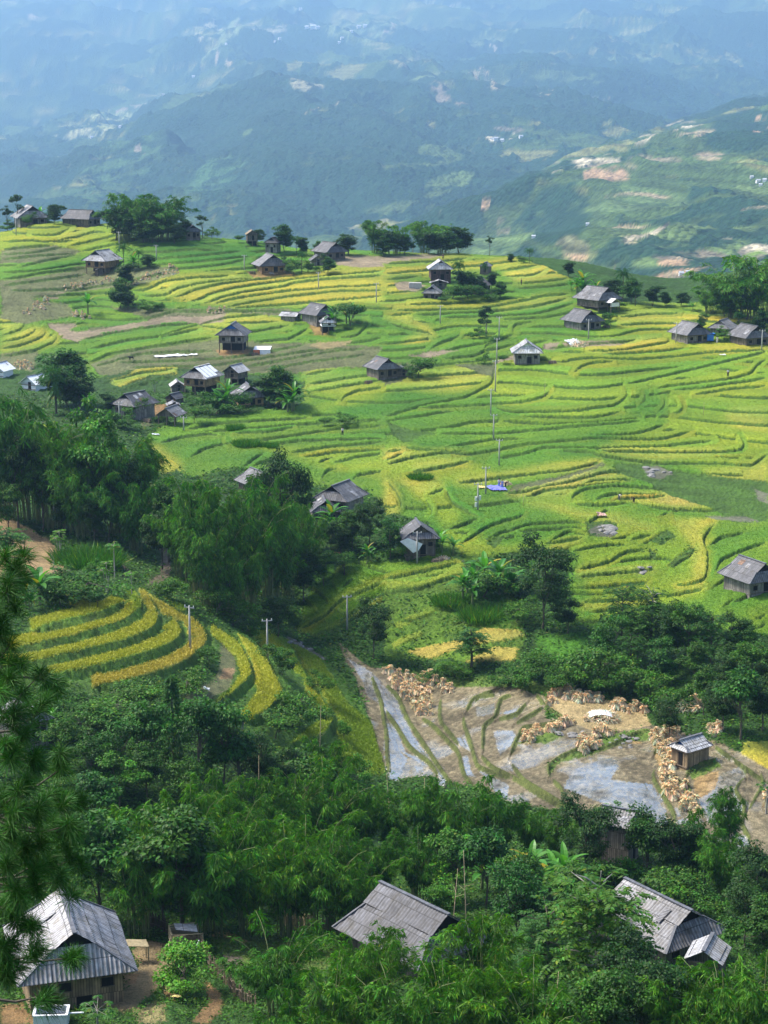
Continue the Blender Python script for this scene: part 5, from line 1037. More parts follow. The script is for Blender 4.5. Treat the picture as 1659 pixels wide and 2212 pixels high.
PLANTS += """
bamboo|18|828|1120|.8|bamboo at the left edge of the big left wood
bamboo|72|868|1130|.8|high bamboo in the top of the big left wood
dark|40|950|1140|.8|dark tree deep in the big left wood
bamboo|112|912|1142|.8|bamboo plume in the middle of the big left wood
bamboo|155|900|1150|.7|bamboo plume beneath the palm with dry fronds
light|206|890|1152|.62|bright green tree at the top of the big left wood
bamboo|258|922|1160|.8|bamboo on the right shoulder of the big left wood
bamboo|300|934|1158|.7|rightmost bamboo of the big left wood
dark|262|1010|1170|.8|dark tree under the right shoulder of the big left wood
bamboo|180|1000|1165|.8|lower bamboo plume in the big left wood
broad|92|1006|1150|.8|leafy tree at the foot of the big left wood
broad|20|1050|1150|.9|leafy tree low at the left edge of the big wood
light|236|1022|1180|.6|pale bamboo-like tree at the front of the big left wood
bamboo|296|1020|1196|.7|bamboo dropping to the gully from the big left wood
dark|140|1040|1155|.8|dark tree behind the tiny lean-to
dark|205|1070|1178|.8|dark tree above the gully path
bare|192|1040|1130|.6|pale dead snag in front of the big left wood
dark|612|958|1205|.62|tall blue-dark tree above the central bamboo grove
dark|580|1010|1180|.6|dark tree half behind the central bamboo grove
bamboo|420|1012|1288|.62|bamboo at upper left of the central grove
bamboo|472|1020|1298|.6|bamboo with pale culms in the central grove
bamboo|530|1018|1300|.62|tall bamboo in the middle of the central grove
bamboo|575|1036|1300|.62|leaning bamboo right of centre in the central grove
bamboo|622|1056|1292|.62|bamboo at the right of the central grove
bamboo|655|1080|1268|.62|rightmost bamboo of the central grove
bamboo|392|1066|1248|.65|leftmost bamboo of the central grove
bamboo|448|1112|1312|.7|lower bamboo at left of the central grove
bamboo|540|1122|1322|.7|lower bamboo in the middle of the central grove
bamboo|605|1136|1312|.7|lower bamboo at right of the central grove
bamboo|490|1180|1326|.8|drooping bamboo at the foot of the central grove
broad|365|1050|1215|.7|leafy tree above the gully path
dark|350|1090|1230|.8|dark bush over the gully path
shrub|364|1240|1294|1.1|bright bush at the gully mouth beside the ripe terraces
shrub|466|1276|1332|1.1|dark bush at the foot of the central grove
shrub|502|1290|1348|1.1|bush right of the upper terrace pole
shrub|546|1330|1376|1.2|bush between the two terrace poles
dark|600|1296|1384|1.1|dark tree low in the hollow below the central grove
dark|655|1180|1300|.9|dark tree right of the central grove
broad|700|1190|1268|1|leafy tree in the hollow below the grey double-roofed house
shrub|740|1196|1244|1.3|bush on the slope right of the hollow
banana|722|1088|1160|1|banana in front of the grey double-roofed house
broad|762|1098|1190|.9|leafy tree right of the grey double-roofed house
dark|800|1082|1186|.8|dark tree between the double-roofed and white-sheet houses
teal|842|1120|1208|.8|leafy tree hiding the left of the white-sheet house
dark|735|1130|1204|1|dark tree below the grey double-roofed house
shrub|690|1120|1190|1.2|dark thicket under the double-roofed house wing
banana|794|1180|1222|.9|young banana on the slope below the double-roofed house
banana|958|1148|1194|1|banana plants right of the white-sheet house
shrub|932|1176|1202|1|low bush at the right corner of the white-sheet house
shrub|880|1170|1206|1|low bush below the white sheet
banana|1012|1226|1296|1|banana plant at lower left of the banana knoll
banana|1046|1186|1264|1.1|tall banana at the top of the banana knoll
banana|1086|1206|1282|1.1|banana with wide leaves at right of the banana knoll
shrub|1060|1216|1294|1.2|bush in the heart of the banana knoll
dark|1172|1172|1362|.82|big dark tree with bare trunk at the valley edge
dark|1226|1286|1370|1|lower dark tree right of the big dark tree
dark|806|1298|1420|.8|dark ragged tree above the narrow paddies
airysmall|1018|1352|1446|1|small umbrella tree over the gold patches
shrub|1120|1300|1345|1.2|grassy bush at the left foot of the big dark tree
grass|1040|1300|1336|1.1|bright tall grass left on the slope
grass|975|1275|1305|1.1|dark tall grass left of the banana knoll
airy|1342|1254|1424|.75|highest feathery tree of the right wood
airy|1404|1262|1440|.75|feathery tree beside the highest of the right wood
dark|1442|1290|1450|.7|dark tree in the middle of the right wood
airy|1376|1320|1444|.8|low feathery tree at front of the right wood
broad|1486|1312|1452|.8|leafy tree right of middle in the right wood
airy|1534|1322|1452|.8|feathery tree towards the right of the right wood
dark|1580|1318|1436|.8|dark tree under the plank house at the right
broad|1606|1352|1446|.8|leafy tree at the right end of the right wood
teal|1312|1332|1452|.8|teal-green tree at the left edge of the right wood
airy|1360|1366|1474|.8|feathery tree in the second row of the right wood
teal|1432|1388|1486|.9|teal-green tree above the thorn stack
broad|1500|1388|1494|.9|leafy tree with pale trunk in the right wood
dark|1562|1388|1510|.9|dark tree above the hut in the right wood
broad|1622|1392|1528|.9|leafy tree at the right edge above the hut
dark|1646|1446|1580|.9|dark tree at the right edge beside the ripe field
teal|1600|1462|1600|.9|large-leafed tree above the right of the hut
dark|1560|1468|1588|.9|dark tree just behind the hut
broad|1520|1450|1548|.9|leafy tree behind the thorn stack
shrub|1290|1400|1482|1.2|bush on the bank above the threshed straw
shrub|1250|1420|1494|1.2|bush left on the bank above the threshed straw
shrub|1180|1412|1468|1.2|bush left of the bank path
shrub|1140|1432|1484|1.3|round bush beside the bank path
shrub|1096|1440|1482|1.3|low bush at the left end of the bank path
light|1340|1430|1504|1|light green tree on the bank above the straw
shrub|1404|1452|1524|1.2|bush at the right of the threshed straw
shrub|1460|1470|1536|1|bush behind the straw-hung thorn stack
sparse|1297|1318|1404|.5|slim column tree left of the right wood
shrub|980|1430|1468|1.3|bush at the foot of the umbrella tree
shrub|930|1440|1470|1.2|bush at the left of the umbrella tree
shrub|1210|1460|1500|1.2|bush above stacked stones on the bank
"""
PLANTS += """
papaya|130|1140|1206|1|papaya at the corner of the brown field
papaya|248|1172|1252|1|thin-stemmed young tree on the terrace corner
papaya|232|1210|1284|.9|papaya leaning over the first ripe terrace
papaya|285|1230|1290|1.2|leafy papaya by the gully mouth
light|206|1210|1275|.8|light bush-like tree on the terrace corner
banana|88|1212|1310|1|banana with a yellow leaf above the ripe terraces
banana|62|1260|1320|.8|bright young banana below the yellow-leafed banana
shrub|165|1230|1300|1.6|smooth dark green bush above the ripe terraces
shrub|130|1250|1310|1.3|bush between bananas and the smooth bush
airysmall|20|1140|1240|1.1|feathery tree at the left edge by the brown field
bare|118|1180|1256|.6|leafless sapling at the edge of the brown field
teal|210|1290|1320|1.6|blue-green ground bush above the first ripe terrace
grass|180|1175|1215|1.4|bright grass on the brown field corner
grass|205|1185|1225|1.3|bright tall grass beside the papaya
cone|374|1464|1636|.9|dark conical bamboo-like tree on the slope below the terraces
teal|430|1524|1690|.8|drooping teal tree beside the cone tree
teal|480|1524|1700|.8|drooping teal tree below the ripe terrace tip
teal|322|1530|1690|.8|drooping teal tree left of the cone tree
teal|300|1560|1650|.8|small teal tree at the left of the slope thicket
shrub|240|1500|1570|1.5|broad bush under the lowest ripe terrace
shrub|300|1480|1540|1.5|bush between lowest ripe terrace and thicket
shrub|180|1540|1600|1.4|bush on the slope right of the grey metal house
shrub|410|1440|1490|1.2|bush on the bank above the curved footpath
shrub|450|1395|1440|.8|narrow bush beside the curved footpath
shrub|608|1396|1456|.9|spiky bush below the second terrace pole
shrub|640|1480|1566|1|dark bush hanging on the terrace end
shrub|600|1540|1600|1.3|bush below the tip of the ripe terrace
shrub|690|1462|1506|.9|bush beside the narrow wet paddies
bamboo|702|1586|1760|.75|dark drooping bamboo at the head of the bamboo belt
light|742|1552|1600|.9|bright creeper-covered bush on the slope end
broad|130|1566|1690|1|leafy tree right of the grey metal house
broad|196|1600|1720|1|leafy tree in the slope thicket by the pine
teal|250|1570|1700|1|teal-leaved tree in the slope thicket
broad|320|1620|1740|1|rounded leafy tree in the slope thicket
broad|140|1680|1800|1|leafy tree behind the pine boughs
teal|210|1690|1820|1|teal-leaved tree low in the slope thicket
light|260|1640|1760|.9|bright tree in the middle of the slope thicket
broad|400|1650|1770|1|leafy tree below the cone tree
dark|560|1570|1720|.9|dark tree left of the belt's dark bamboo
teal|520|1590|1720|.9|teal tree in front of the ripe terrace tip
dark|610|1610|1740|.9|dark tree right of the slope thicket
shrub|660|1640|1740|1.2|vine-covered bush at the head of the bamboo belt
light|760|1640|1740|.9|yellowish bush-tree above the bamboo belt
bamboo|465|1660|1850|.8|bamboo at the back left of the bamboo belt
bamboo|560|1668|1850|.85|bamboo behind left centre of the belt
bamboo|630|1656|1850|.85|bamboo in the back row left of the bare poles
bamboo|700|1650|1850|.85|tall bamboo at the back middle of the belt
bamboo|780|1690|1856|.85|bamboo at the back beside the bare poles
bamboo|850|1706|1860|.85|bamboo under the narrow wet paddies
bamboo|930|1676|1862|.8|bamboo reaching up to the paddies
bamboo|1000|1694|1864|.8|bamboo below the middle paddies
bamboo|1075|1702|1866|.8|bamboo below the curved bunds
bamboo|1145|1724|1866|.8|bamboo left of the dark round tree
bamboo|1205|1750|1870|.8|last bamboo of the back row at right
bamboo|330|1722|1945|.85|left bamboo of the middle row
bamboo|415|1708|1945|.85|second bamboo from the left in the middle row
bamboo|500|1726|1950|.85|arching bamboo in the middle row
bamboo|580|1750|1950|.85|bamboo with hanging leaves in the middle row
bamboo|660|1742|1950|.85|thick bamboo at the centre of the belt
bamboo|740|1790|1952|.85|bamboo right of the centre of the belt
bamboo|825|1798|1952|.85|bamboo behind the ridge of the middle house
bamboo|905|1782|1950|.85|bamboo above the gable of the middle house
light|985|1800|1950|.9|bright leafy tree right of the middle house bamboo
teal|1050|1810|1960|.9|teal-leaved tree left of the great bananas
broad|1120|1850|2000|.9|leafy tree under the great bananas
bamboo|300|1796|2020|.9|bamboo at the left end of the front row
bamboo|460|1790|2020|.9|bamboo over the log pen
bamboo|540|1786|2022|.9|bamboo with long hanging tassels in the front row
bamboo|620|1796|2024|.9|bamboo over the bamboo fence
bamboo|700|1800|2022|.9|front-row bamboo left of the middle house
bamboo|770|1850|2024|.9|bamboo touching the back of the middle house
round|388|1786|2014|1|big dark round tree between bamboo and left house
light|352|1830|2010|.7|yellow-topped tree leaning on the dark round tree
teal|222|1774|1990|.9|bright teal tree behind the left foreground house
broad|150|1800|1980|1|leafy tree behind the pine and the left house
dark|1262|1738|1912|.9|dark round tree left of the shingled roof
light|1320|1735|1790|1|small bush behind the ridge of the shingled roof
broad|1394|1760|1916|.9|leafy tree right of the shingled roof
dark|1452|1764|1930|.9|dark tree right of the shingled roof
bamboo|1512|1756|1920|.9|bamboo beside the wet paddy corner
bamboo|1572|1698|1852|.7|light bamboo standing up against the wet paddy
bamboo|1568|1800|1960|.9|bamboo over the fields right of lower house
dark|1634|1828|2024|.9|dark tree at the right edge below the paddies
dark|1610|1900|2050|.9|dark tree right of the lower right house
broad|1650|1960|2120|.9|leafy tree at the right edge by the small shed
light|1360|1840|1930|1|yellow-green bush above the lower right house
shrub|1440|1900|1985|1.1|round-leaved vine bush behind the lower right house
shrub|1500|1930|2000|1.1|low bush behind the right end of the lower house
shrub|1300|1850|1920|1.2|teal bush left of the shingled roof foot
banana|1082|1786|1930|1.1|largest banana with upright leaf in the belt
banana|1145|1826|1946|1.1|banana with a yellow leaf in the belt
banana|1205|1834|1950|1|banana with bright upright leaves in the belt
banana|1040|1820|1930|1|banana half hidden left of the largest banana
broad|1236|1880|2060|.8|leafy tree left of the lower right house
"""
PLANTS += """
airy|1285|1890|2210|1.05|great feathery tree in front of the lower right house
airy|1180|1960|2200|.9|feathery tree left of the great feathery tree
teal|1118|1880|2040|.9|tall teal-leaved tree behind the middle house bamboo
light|960|1890|1990|.9|bright bush behind the gable of the middle house
bamboo|602|2010|2196|1|weeping bamboo in the vegetable garden
bamboo|800|2006|2240|.9|bamboo covering the left eave of the middle house
bamboo|1038|1986|2250|.9|bamboo at the right of the middle house
bamboo|720|2080|2300|.95|bamboo below the garden at the bottom
bamboo|860|2096|2320|.95|bamboo at the bottom below the middle house
bamboo|960|2090|2330|.95|bamboo at the bottom under the house corner
bamboo|1060|2096|2320|.95|bamboo at the bottom right of the house corner
bamboo|640|2150|2340|1|bamboo cut by the bottom edge left of centre
bamboo|1150|2120|2340|.95|bamboo cut by the bottom edge under the feathery trees
dark|1380|2070|2290|1|dark tree at the bottom under the lower right house
broad|1300|2120|2320|1|leafy tree at the bottom right of centre
bamboo|1470|2100|2320|.9|bamboo below the small pale shed
bamboo|1560|2080|2310|.9|bamboo at the lower right corner
bamboo|1640|2086|2320|.9|bamboo cut by the lower right corner
light|1230|2150|2320|.9|light green sapling thicket at the bottom edge
yellowbush|402|2052|2154|.95|round glossy bush beside the yard fence
bigleaf|390|1966|2016|1.1|umbrella sapling behind the log pen
bigleaf|212|2166|2250|1.3|large-leaved sapling at the bottom below the left house
shrub|560|2090|2150|1|bush at the foot of the weeping bamboo
shrub|690|2020|2060|1.3|leafy garden bush right of the weeping bamboo
banana|118|1530|1590|.7|small banana with yellow leaves beside the pine tip
bigleaf|1655|1690|1760|1|straggling sapling at the right edge of the paddies
dark|1445|1500|1600|.9|dark thorn bush behind the granary
"""
GRP = {'bamboo': 'bamboo clumps on the hillside', 'banana': 'banana plants', 'shrub': 'bushes on the slopes', 'palm': 'palms', 'grass': 'tufts of tall grass', 'papaya': 'papaya and young trees'}
for l in PLANTS.strip().split('\n'):
    q = l.split('|')
    if len(q) < 6: continue
    plant(q[0], float(q[1]), float(q[2]), float(q[3]), q[5], float(q[4]), GRP.get(q[0], 'trees of the valley'))
# ------------------------------------------------------------------ undergrowth between the trees (nobody could count it)
rs = np.random.RandomState(99)
def scatter(n, u0, u1, v0, v1, test, bare=False):
    U = rs.uniform(u0, u1, n); V = rs.uniform(v0, v1, n); Uc = np.clip(U, -45, 1698); Tt = lut(MT, Uc, V); Cc = lut(MC, Uc, V); bdv = np.where(U == Uc, lut(BD, U, V), 99); W_ = lut(BW, Uc, V)
    m = test(U, V, Tt, Cc, bdv, W_); U, V = U[m], V[m]
    t = np.linspace(math.log(100), math.log(640), 600); Dg = np.exp(t)         # march every ray at once
    a_, b_ = (U-CX)/F, (CY-V)/F; c, s = math.cos(PITCH), math.sin(PITCH); ry = c+b_*s; rx = a_/ry; rz = (b_*c-s)/ry
    hit = np.full(len(U), -1.0)
    for D in Dg:
        z = zbase(rx*D, np.full(len(U), D)); k = (hit < 0) & (H+rz*D <= z); hit[k] = D
    k = hit > 0; hit = hit[k]*(1-rs.rand(k.sum())*.004); x, y = rx[k]*hit, hit
    i = np.clip(np.searchsorted(ga, x/y)-1, 0, nc-2); j = np.clip(np.searchsorted(gd, y)-1, 0, nr-2)
    if bare: k = ~(BKG[j, i] | BKG[np.minimum(j+1, nr-1), i]); return np.c_[x, y, ZG[j, i]][k]
    return np.c_[x, y, ZG[j, i]]
P = scatter(80000, -330, 1990, 850, 2212, lambda U, V, T_, Cc, bdv, W_: ((T_ == 0) | ((T_ == 2) & (V > 1150) & (rs.rand(len(U)) < .22))) & ~((W_ > 8) & (bdv < 3) & (bdv > -W_-2)))
n = len(P); m = 5; sc = np.clip(P[:, 1]/240, .5, 1.4)
pp = np.repeat(P, m, 0)+rs.normal(size=(n*m, 3))*np.repeat(sc, m)[:, None]*np.array([.45, .45, .12])+np.array([0, 0, .22])
clump = np.repeat(.55+.7*fbm(P[:, 0]*.3, P[:, 1]*.3, 77, 3)+.25*rs.normal(size=n), m)
l = leaves(pp, np.c_[rs.normal(size=(n*m, 2)), .25*np.abs(rs.normal(size=n*m))], np.repeat(sc, m)*rs.uniform(.3, .6, n*m), np.repeat(sc, m)*rs.uniform(.16, .34, n*m), col=np.clip(lcol(n*m, .2, .03)*clump[:, None], .12, 3))
tag(link('undergrowth', mesh_leaves('undergrowth', [l]), M_UNDER), kind='stuff')
# standing rice on the nearer ripe terraces, blade by blade
def ricecrop(n, u0, u1, v0, v1, lo, hi_, wd):
    P = scatter(n, u0, u1, v0, v1, lambda U, V, T_, Cc, bdv, W_: (T_ == 1) & ((bdv > -1.0) | (bdv < -W_-1.5)), True)
    n = len(P); U, V, _ = proj(P[:, 0], P[:, 1], P[:, 2]); c = lut(MC, np.clip(U, -45, 1698), V)*np.clip(1+.15*rs.normal(size=(n, 1)), .5, 1.5)
    return leaves(P+np.array([0, 0, -.08]), np.c_[rs.normal(size=(n, 2))*.4, np.ones(n)], rs.uniform(lo, hi_, n), wd, N=rs.normal(size=(n, 3)), col=np.clip(c, .004, .8), droop=.3)
tag(link('rice_crop', mesh_leaves('rice_crop', [ricecrop(300000, 20, 830, 1240, 1690, .4, .75, .065), ricecrop(280000, -20, 1810, 1000, 1370, .2, .36, .10), ricecrop(380000, -150, 1810, 470, 1000, .18, .32, .15)]), M_RICE), kind='stuff')
# ------------------------------------------------------------------ the near pine whose boughs reach in from the left
rs = np.random.RandomState(5)
def pine():
    D0 = 21.5; base = spot(-330, D0); o = empty('pine_tree', base); tag(o, 'dark long-needled pine boughs reaching in at the left edge, nearest the viewer', 'pine tree')
    o0 = np.array(base); top = np.array(pt(-330, 1000, D0)); tr = MB()
    tr.tube([np.array((0, 0, -.6)), (top-o0)*.3+np.array([.05, 0, 0]), (top-o0)*.65, (top-o0)], [.24, .2, .14, .06], 9); tr.build('trunk', BARK, o, True)
    tufts = [(10, 1205, 21), (35, 1250, 22), (8, 1330, 21), (20, 1395, 21), (100, 1468, 22), (18, 1470, 20.5), (45, 1500, 21), (8, 1545, 21), (75, 1548, 21.5), (40, 1590, 21), (20, 1640, 20.5), (75, 1650, 21), (130, 1662, 22), (50, 1700, 20.5), (10, 1720, 21), (110, 1720, 21.5), (155, 1725, 22), (75, 1765, 21), (25, 1790, 20.6), (130, 1795, 22), (160, 1800, 22), (60, 1830, 21), (100, 1855, 21.4), (15, 1870, 20.8), (150, 1860, 22), (125, 1905, 21.6), (70, 1910, 21), (35, 1925, 20.7), (10, 1960, 21), (55, 2000, 21), (20, 2040, 21), (150, 2070, 22), (85, 2060, 21.4), (40, 2090, 21), (100, 2150, 21.6), (10, 2110, 20.8), (28, 1435, 20.8), (45, 1745, 20.8), (88, 1800, 21.2), (30, 1980, 21), (15, 1280, 20.6)]
    groups = {}
    for u, v, D in tufts: groups.setdefault(int((v-1160)/165), []).append((u, v, D))
    for gi in sorted(groups):
        g = groups[gi]; br = MB(); L = []
        vm = np.mean([q[1] for q in g]); st = np.array(pt(-330, vm-70, D0))-o0; jn = np.array(pt(-40, vm+5, 21.4))-o0
        br.tube([st, (st+jn)/2+np.array([0, 0, -.08]), jn], [.06, .05, .035], 6)
        for (u, v, D) in g:
            c = np.array(pt(u, v, D))-o0; mid_ = (jn+c)/2+np.array([0, .05, -.10]); br.tube([jn, mid_, c], [.024, .017, .010], 5)
            for sub in range(3):
                cc = c+rs.normal(size=3)*np.array([.13, .13, .10])*(sub > 0); ax = (c-mid_)/np.linalg.norm(c-mid_)*.5+np.array([0, 0, .45])+rs.normal(size=3)*.25; br.tube([c, cc], [.009, .006], 4)
                n = 230; dd = sphere_dirs(n)*.95+ax*.8; P = cc+(rs.rand(n)[:, None]-.75)*ax*.20; ln = rs.uniform(.18, .29, n)
                L.append(leaves(P, dd, ln, .0078, N=rs.normal(size=(n, 3)), col=lcol(n, .3, .01)*(.65+.6*rs.rand()), droop=.22))
        b_ = br.build('bough', BARK, o); link('needles', mesh_leaves('needles', L), M_PINE, b_)
pine()
# ------------------------------------------------------------------ utility poles and stakes
def height_at(g, vtop, vbase):
    D = (g-Vector((0, 0, H))).length; return (vbase-vtop)/F*D/math.cos(PITCH+math.atan((vbase-CY)/F)*.8)
POLEM = plain('pole_concrete', (.40, .39, .37), .85, .2, 2); STEEL = plain('galvanised_steel', (.35, .36, .38), .5, .2, 3, metal=.6); STAKE = plain('dry_bamboo', (.36, .30, .18), .8, .3, 3); PORC = plain('porcelain', (.7, .7, .68), .3, .1, 2)
def pole(u, vt, vb, label, boxes=0, rz=0):
    g = on(u, vb); h = height_at(g, vt, vb); o = empty('utility_pole', g, rz); tag(o, label, 'utility pole', 'utility poles across the terraces')
    m = MB(); m.tube([(0, 0, -.5), (0, 0, h*.5), (0, 0, h)], [.17, .14, .10], 8); m.build('pole', POLEM, o, True)
    a = MB(); a.beam((-.75, 0, h-.25), (.75, 0, h-.25), .11, .11); ca = a.build('crossarm', STEEL, o)
    for x in (-.65, 0, .65):
        i = MB(); i.tube([(x, 0, h-.2), (x, 0, h-.05), (x, 0, h+.08)], [.05, .07, .03], 6); i.build('insulator', PORC, ca)
    for k in range(boxes):
        b = MB(); b.box(((-.35, .35, -.35)[k], -.1, h*(.42, .46, .2)[k]), (.36, .34, .75)); b.build('meter_box', PORC, o)
for q in """1078|684|733|farthest pole of the line crossing the green fields, below the lone tree
1073|733|788|pole just left of the white-roofed house
1070|783|850|pole in front of the white-roofed house's path
1060|845|899|tall pole at the corner of the broad bright field
1066|897|950|pole below the fringed bank in the green fields
1078|952|1007|pole standing in the narrow green terraces
1049|1012|1070|pole beside the blue threshing sheet
1032|1045|1103|pole with meter boxes left of the blue threshing sheet
338|530|562|short thick pole beside palms on the green upper terraces
688|588|626|pole in the upper ripe terraces left of centre
813|612|654|pole at the right end of the upper ripe terraces
528|552|586|pole left of the broad dark-roofed house
951|660|700|pole below the low grey barn
1271|694|736|pole in front of the right wooden house
1460|702|744|pole at the left house of the right trio
1645|717|760|pole at the rightmost house of the trio
258|503|545|thin pole above the pale-roofed house
35|472|508|pole at the leftmost terrace field
258|868|910|pole left of the large hamlet house
397|902|932|pole right of the open-sided shed
411|1316|1408|tall lattice pole on the lower ripe terraces
578|1344|1430|tall pole right of the ripe terraces by the gully
750|1284|1362|pole on the slope above the narrow paddies
901|1150|1218|pole in front of the white sheet house""".split('\n'):
    u, vt, vb, lb = q.split('|'); pole(float(u), float(vt), float(vb), lb, 3 if 'meter' in lb else 0, rnd.uniform(-.5, .5))
def stake(u, vt, vb, label, r=.05, lean=.03, name='bamboo_stake', leafy=False):
    g = on(u, vb); h = height_at(g, vt, vb); o = empty(name, g); tag(o, label, 'pole', 'bare stakes and bamboo poles'); m = MB()
    m.tube([(0, 0, -.3), (lean*h*.4, 0, h*.5), (lean*h, .02*h, h)], [r, r*.8, r*.35], 6); m.build('culm', STAKE, o, True)
    if leafy:
        for k in range(7):
            z = h*rnd.uniform(.2, .75); a = rnd.random()*6.3; l = rnd.uniform(.4, .9); b = MB(); b.tube([(lean*z, 0, z), (lean*z+l*math.cos(a), l*math.sin(a), z+.5*l)], [r*.35, r*.12], 4); b.build('twig', STAKE, o)
for q in """1176|822|858|thin stake leaning in the broad bright field
1105|838|856|one of the thin stakes in the deep green field
1519|873|902|stake with a bush in the far right fields
1315|1098|1116|single stake on the ripe crest
972|1290|1310|short stake on the slope left of the banana knoll
1423|1514|1566|bamboo post between straw field and thorn stack
1130|1070|1096|short stake beside the ripe strip
800|468|490|thin stake beside the skyline grove""".split('\n'):
    u, vt, vb, lb = q.split('|'); stake(float(u), float(vt), float(vb), lb)
for u, vt, vb, lb in ((845, 1676, 1850, 'bare pale bamboo pole left of the bamboo belt top'), (914, 1690, 1850, 'bare pale bamboo pole between the belt plumes'), (975, 1888, 2070, 'bare stalk with dry leaves before the middle house'), (1008, 1850, 2070, 'tallest bare stalk right of the middle house'), (560, 1640, 1800, 'thin dry culm sticking out of the slope thicket'), (690, 1530, 1700, 'thin dry culm above the dark drooping bamboo'), (1195, 2110, 2260, 'bare culm under the feathery trees'), (1520, 1460, 1530, 'pale slanting trunk above the granary')):
    stake(u, vt, vb, lb, .05, rnd.uniform(-.06, .06), 'dry_bamboo_pole', True)
# ------------------------------------------------------------------ wood piles and ladders by the houses
def woodpile(key, dx, dy, label):
    h_ = HOUSES[key]; q = h_.matrix_basis @ Vector((dx, dy, 0)); o = empty('wood_pile', (q.x, q.y, zg(q.x, q.y)), h_.rotation_euler.z+.2); tag(o, label, 'wood pile'); 
    m = MB()
    for r_ in range(4):
        for k in range(7-r_): m.tube([(-.9+rnd.gauss(0, .08), (k-3+r_*.5)*.2, .08+r_*.17), (.9+rnd.gauss(0, .08), (k-3+r_*.5)*.2, .08+r_*.17)], .085, 6)
    m.build('logs', POST, o)
    for s in (-1, 1): m = MB(); m.tube([(0, s*.8, -.2), (0, s*.8, .9)], .05, 5); m.build('stake', STAKE, o)
woodpile(6, -6.5, -4, 'wood pile in front of the broad dark-roofed house'); woodpile(21, 6.0, -3.5, 'wood pile right of the blue-gabled stilt house'); woodpile(14, 6.2, -3, 'grey timber pile right of the white-roofed house'); woodpile(23, -5.6, -3.6, 'wood pile left of the house above the broad green field'); woodpile(28, 5.4, -2, 'wood pile in the yard of the large hamlet house'); woodpile(13, 5.6, -3.2, 'wood pile right of the wooden house under the white-porched one'); woodpile(36, 2.6, -4.6, 'plank pile under the front eave of the grey corrugated house'); woodpile(34, 7, 1, 'pale timber pile right of the grey double-roofed house')
# ------------------------------------------------------------------ straw stooks drying on the paddies
STRAWM = folmat('straw', (.72, .61, .42), 0, .05, .8)
def stook_mesh(seed, h=1.25, n=150):
    global rs; rs = np.random.RandomState(seed); a = rs.rand(n)*6.283; r = .62*np.sqrt(rs.rand(n))+.05; P = np.c_[r*np.cos(a), r*np.sin(a), np.full(n, -.08)]
    Dd = np.c_[-P[:, :2]*.95, np.full(n, .95)]+rs.normal(size=(n, 3))*.06
    A = leaves(P, Dd, h*.78*rs.uniform(.8, 1.05, n), .16, N=rs.normal(size=(n, 3)), col=lcol(n, .22, 0), droop=0)
    m = n//2; a = rs.rand(m)*6.283; Q = np.c_[.06*np.cos(a), .06*np.sin(a), np.full(m, h*.66)]
    B = leaves(Q, np.c_[np.cos(a)*.75, np.sin(a)*.75, rs.uniform(-.1, .9, m)], h*.36, .14, N=rs.normal(size=(m, 3)), col=lcol(m, .22, 0)*np.array([1.05, 1.0, .9]), droop=.35)
    return mesh_leaves('straw', [A, B])
STOOK = [stook_mesh(s) for s in (1, 2, 3, 4)]
for me in STOOK: me.materials.append(STRAWM)
def stook(g, label, s=1.0):
    s *= rnd.uniform(.65, 1.25)
    o = empty('straw_stook', (g.x, g.y, g.z), rnd.random()*6.28); o.scale = (s*rnd.uniform(.85, 1.2), s*rnd.uniform(.85, 1.2), s*rnd.uniform(.8, 1.15)); o.rotation_euler.x = rnd.gauss(0, .2); tag(o, label, 'straw stook', 'straw stooks drying in the fields')
    p = bpy.data.objects.new('straw', rnd.choice(STOOK)); C.objects.link(p); p.parent = o
def inpoly(P, u, v):
    c = False
    for (xa, ya), (xb, yb) in zip(P, np.roll(P, -1, 0)):
        if (ya > v) != (yb > v) and u < (xb-xa)*(v-ya)/(yb-ya)+xa: c = not c
    return c
def fill(c, s, n, label, sc=1.0):
    P = K(c, s); k = 0; t = 0; done = []
    while k < n and t < 4000:
        t += 1; u, v = rnd.uniform(P[:, 0].min(), P[:, 0].max()), rnd.uniform(P[:, 1].min(), P[:, 1].max())
        if not inpoly(P, u, v) or any(abs(u-a) < 5 and abs(v-b) < 4 for a, b in done): continue
        done.append((u, v)); stook(on(u, v), label, sc); k += 1
fill(6, "0,195 90,195 150,215 200,260 205,380 150,385 90,320 20,240", 62, 'one of the straw stooks crowded beside the narrow wet paddies')
fill(6, "155,205 235,205 235,250 160,250", 10, 'one of the straw stooks on the small bank above the narrow paddies')
fill(6, "230,255 300,255 295,310 235,310", 6, 'one of the few straw stooks alone on the upper mud terrace')
fill(6, "690,300 780,275 850,285 1000,320 1130,345 1140,385 1060,372 900,330 760,330 700,345", 40, 'one of the straw stooks round the threshed straw heap')
fill(6, "780,400 880,400 880,420 780,420", 3, 'straw stook at the front of the threshed straw heap', .8)
fill(6, "592,445 640,440 690,450 800,405 800,425 690,470 640,508 600,490", 22, 'one of the straw stooks on the low bank between mud terraces')
fill(6, "830,540 870,480 960,445 980,460 900,545", 22, 'one of the straw stooks on the bank over the large wet paddy')
fill(6, "1150,460 1260,460 1290,480 1240,520 1260,600 1230,640 1280,690 1270,755 1220,745 1190,640 1200,560 1150,490", 52, 'one of the straw stooks in the strip below the granary')
fill(6, "1280,690 1310,700 1360,800 1340,815 1290,780", 12, 'one of the straw stooks at the lower end of the strip')
fill(6, "1395,425 1460,430 1455,485 1400,470", 8, 'one of the straw stooks behind the granary')
fill(6, "1225,440 1280,450 1270,475 1230,470", 4, 'one of the straw stooks left of the granary roof')
fill(6, "1310,315 1360,318 1350,375 1310,370", 8, 'one of the straw bundles hung on the thorn stack', .9)
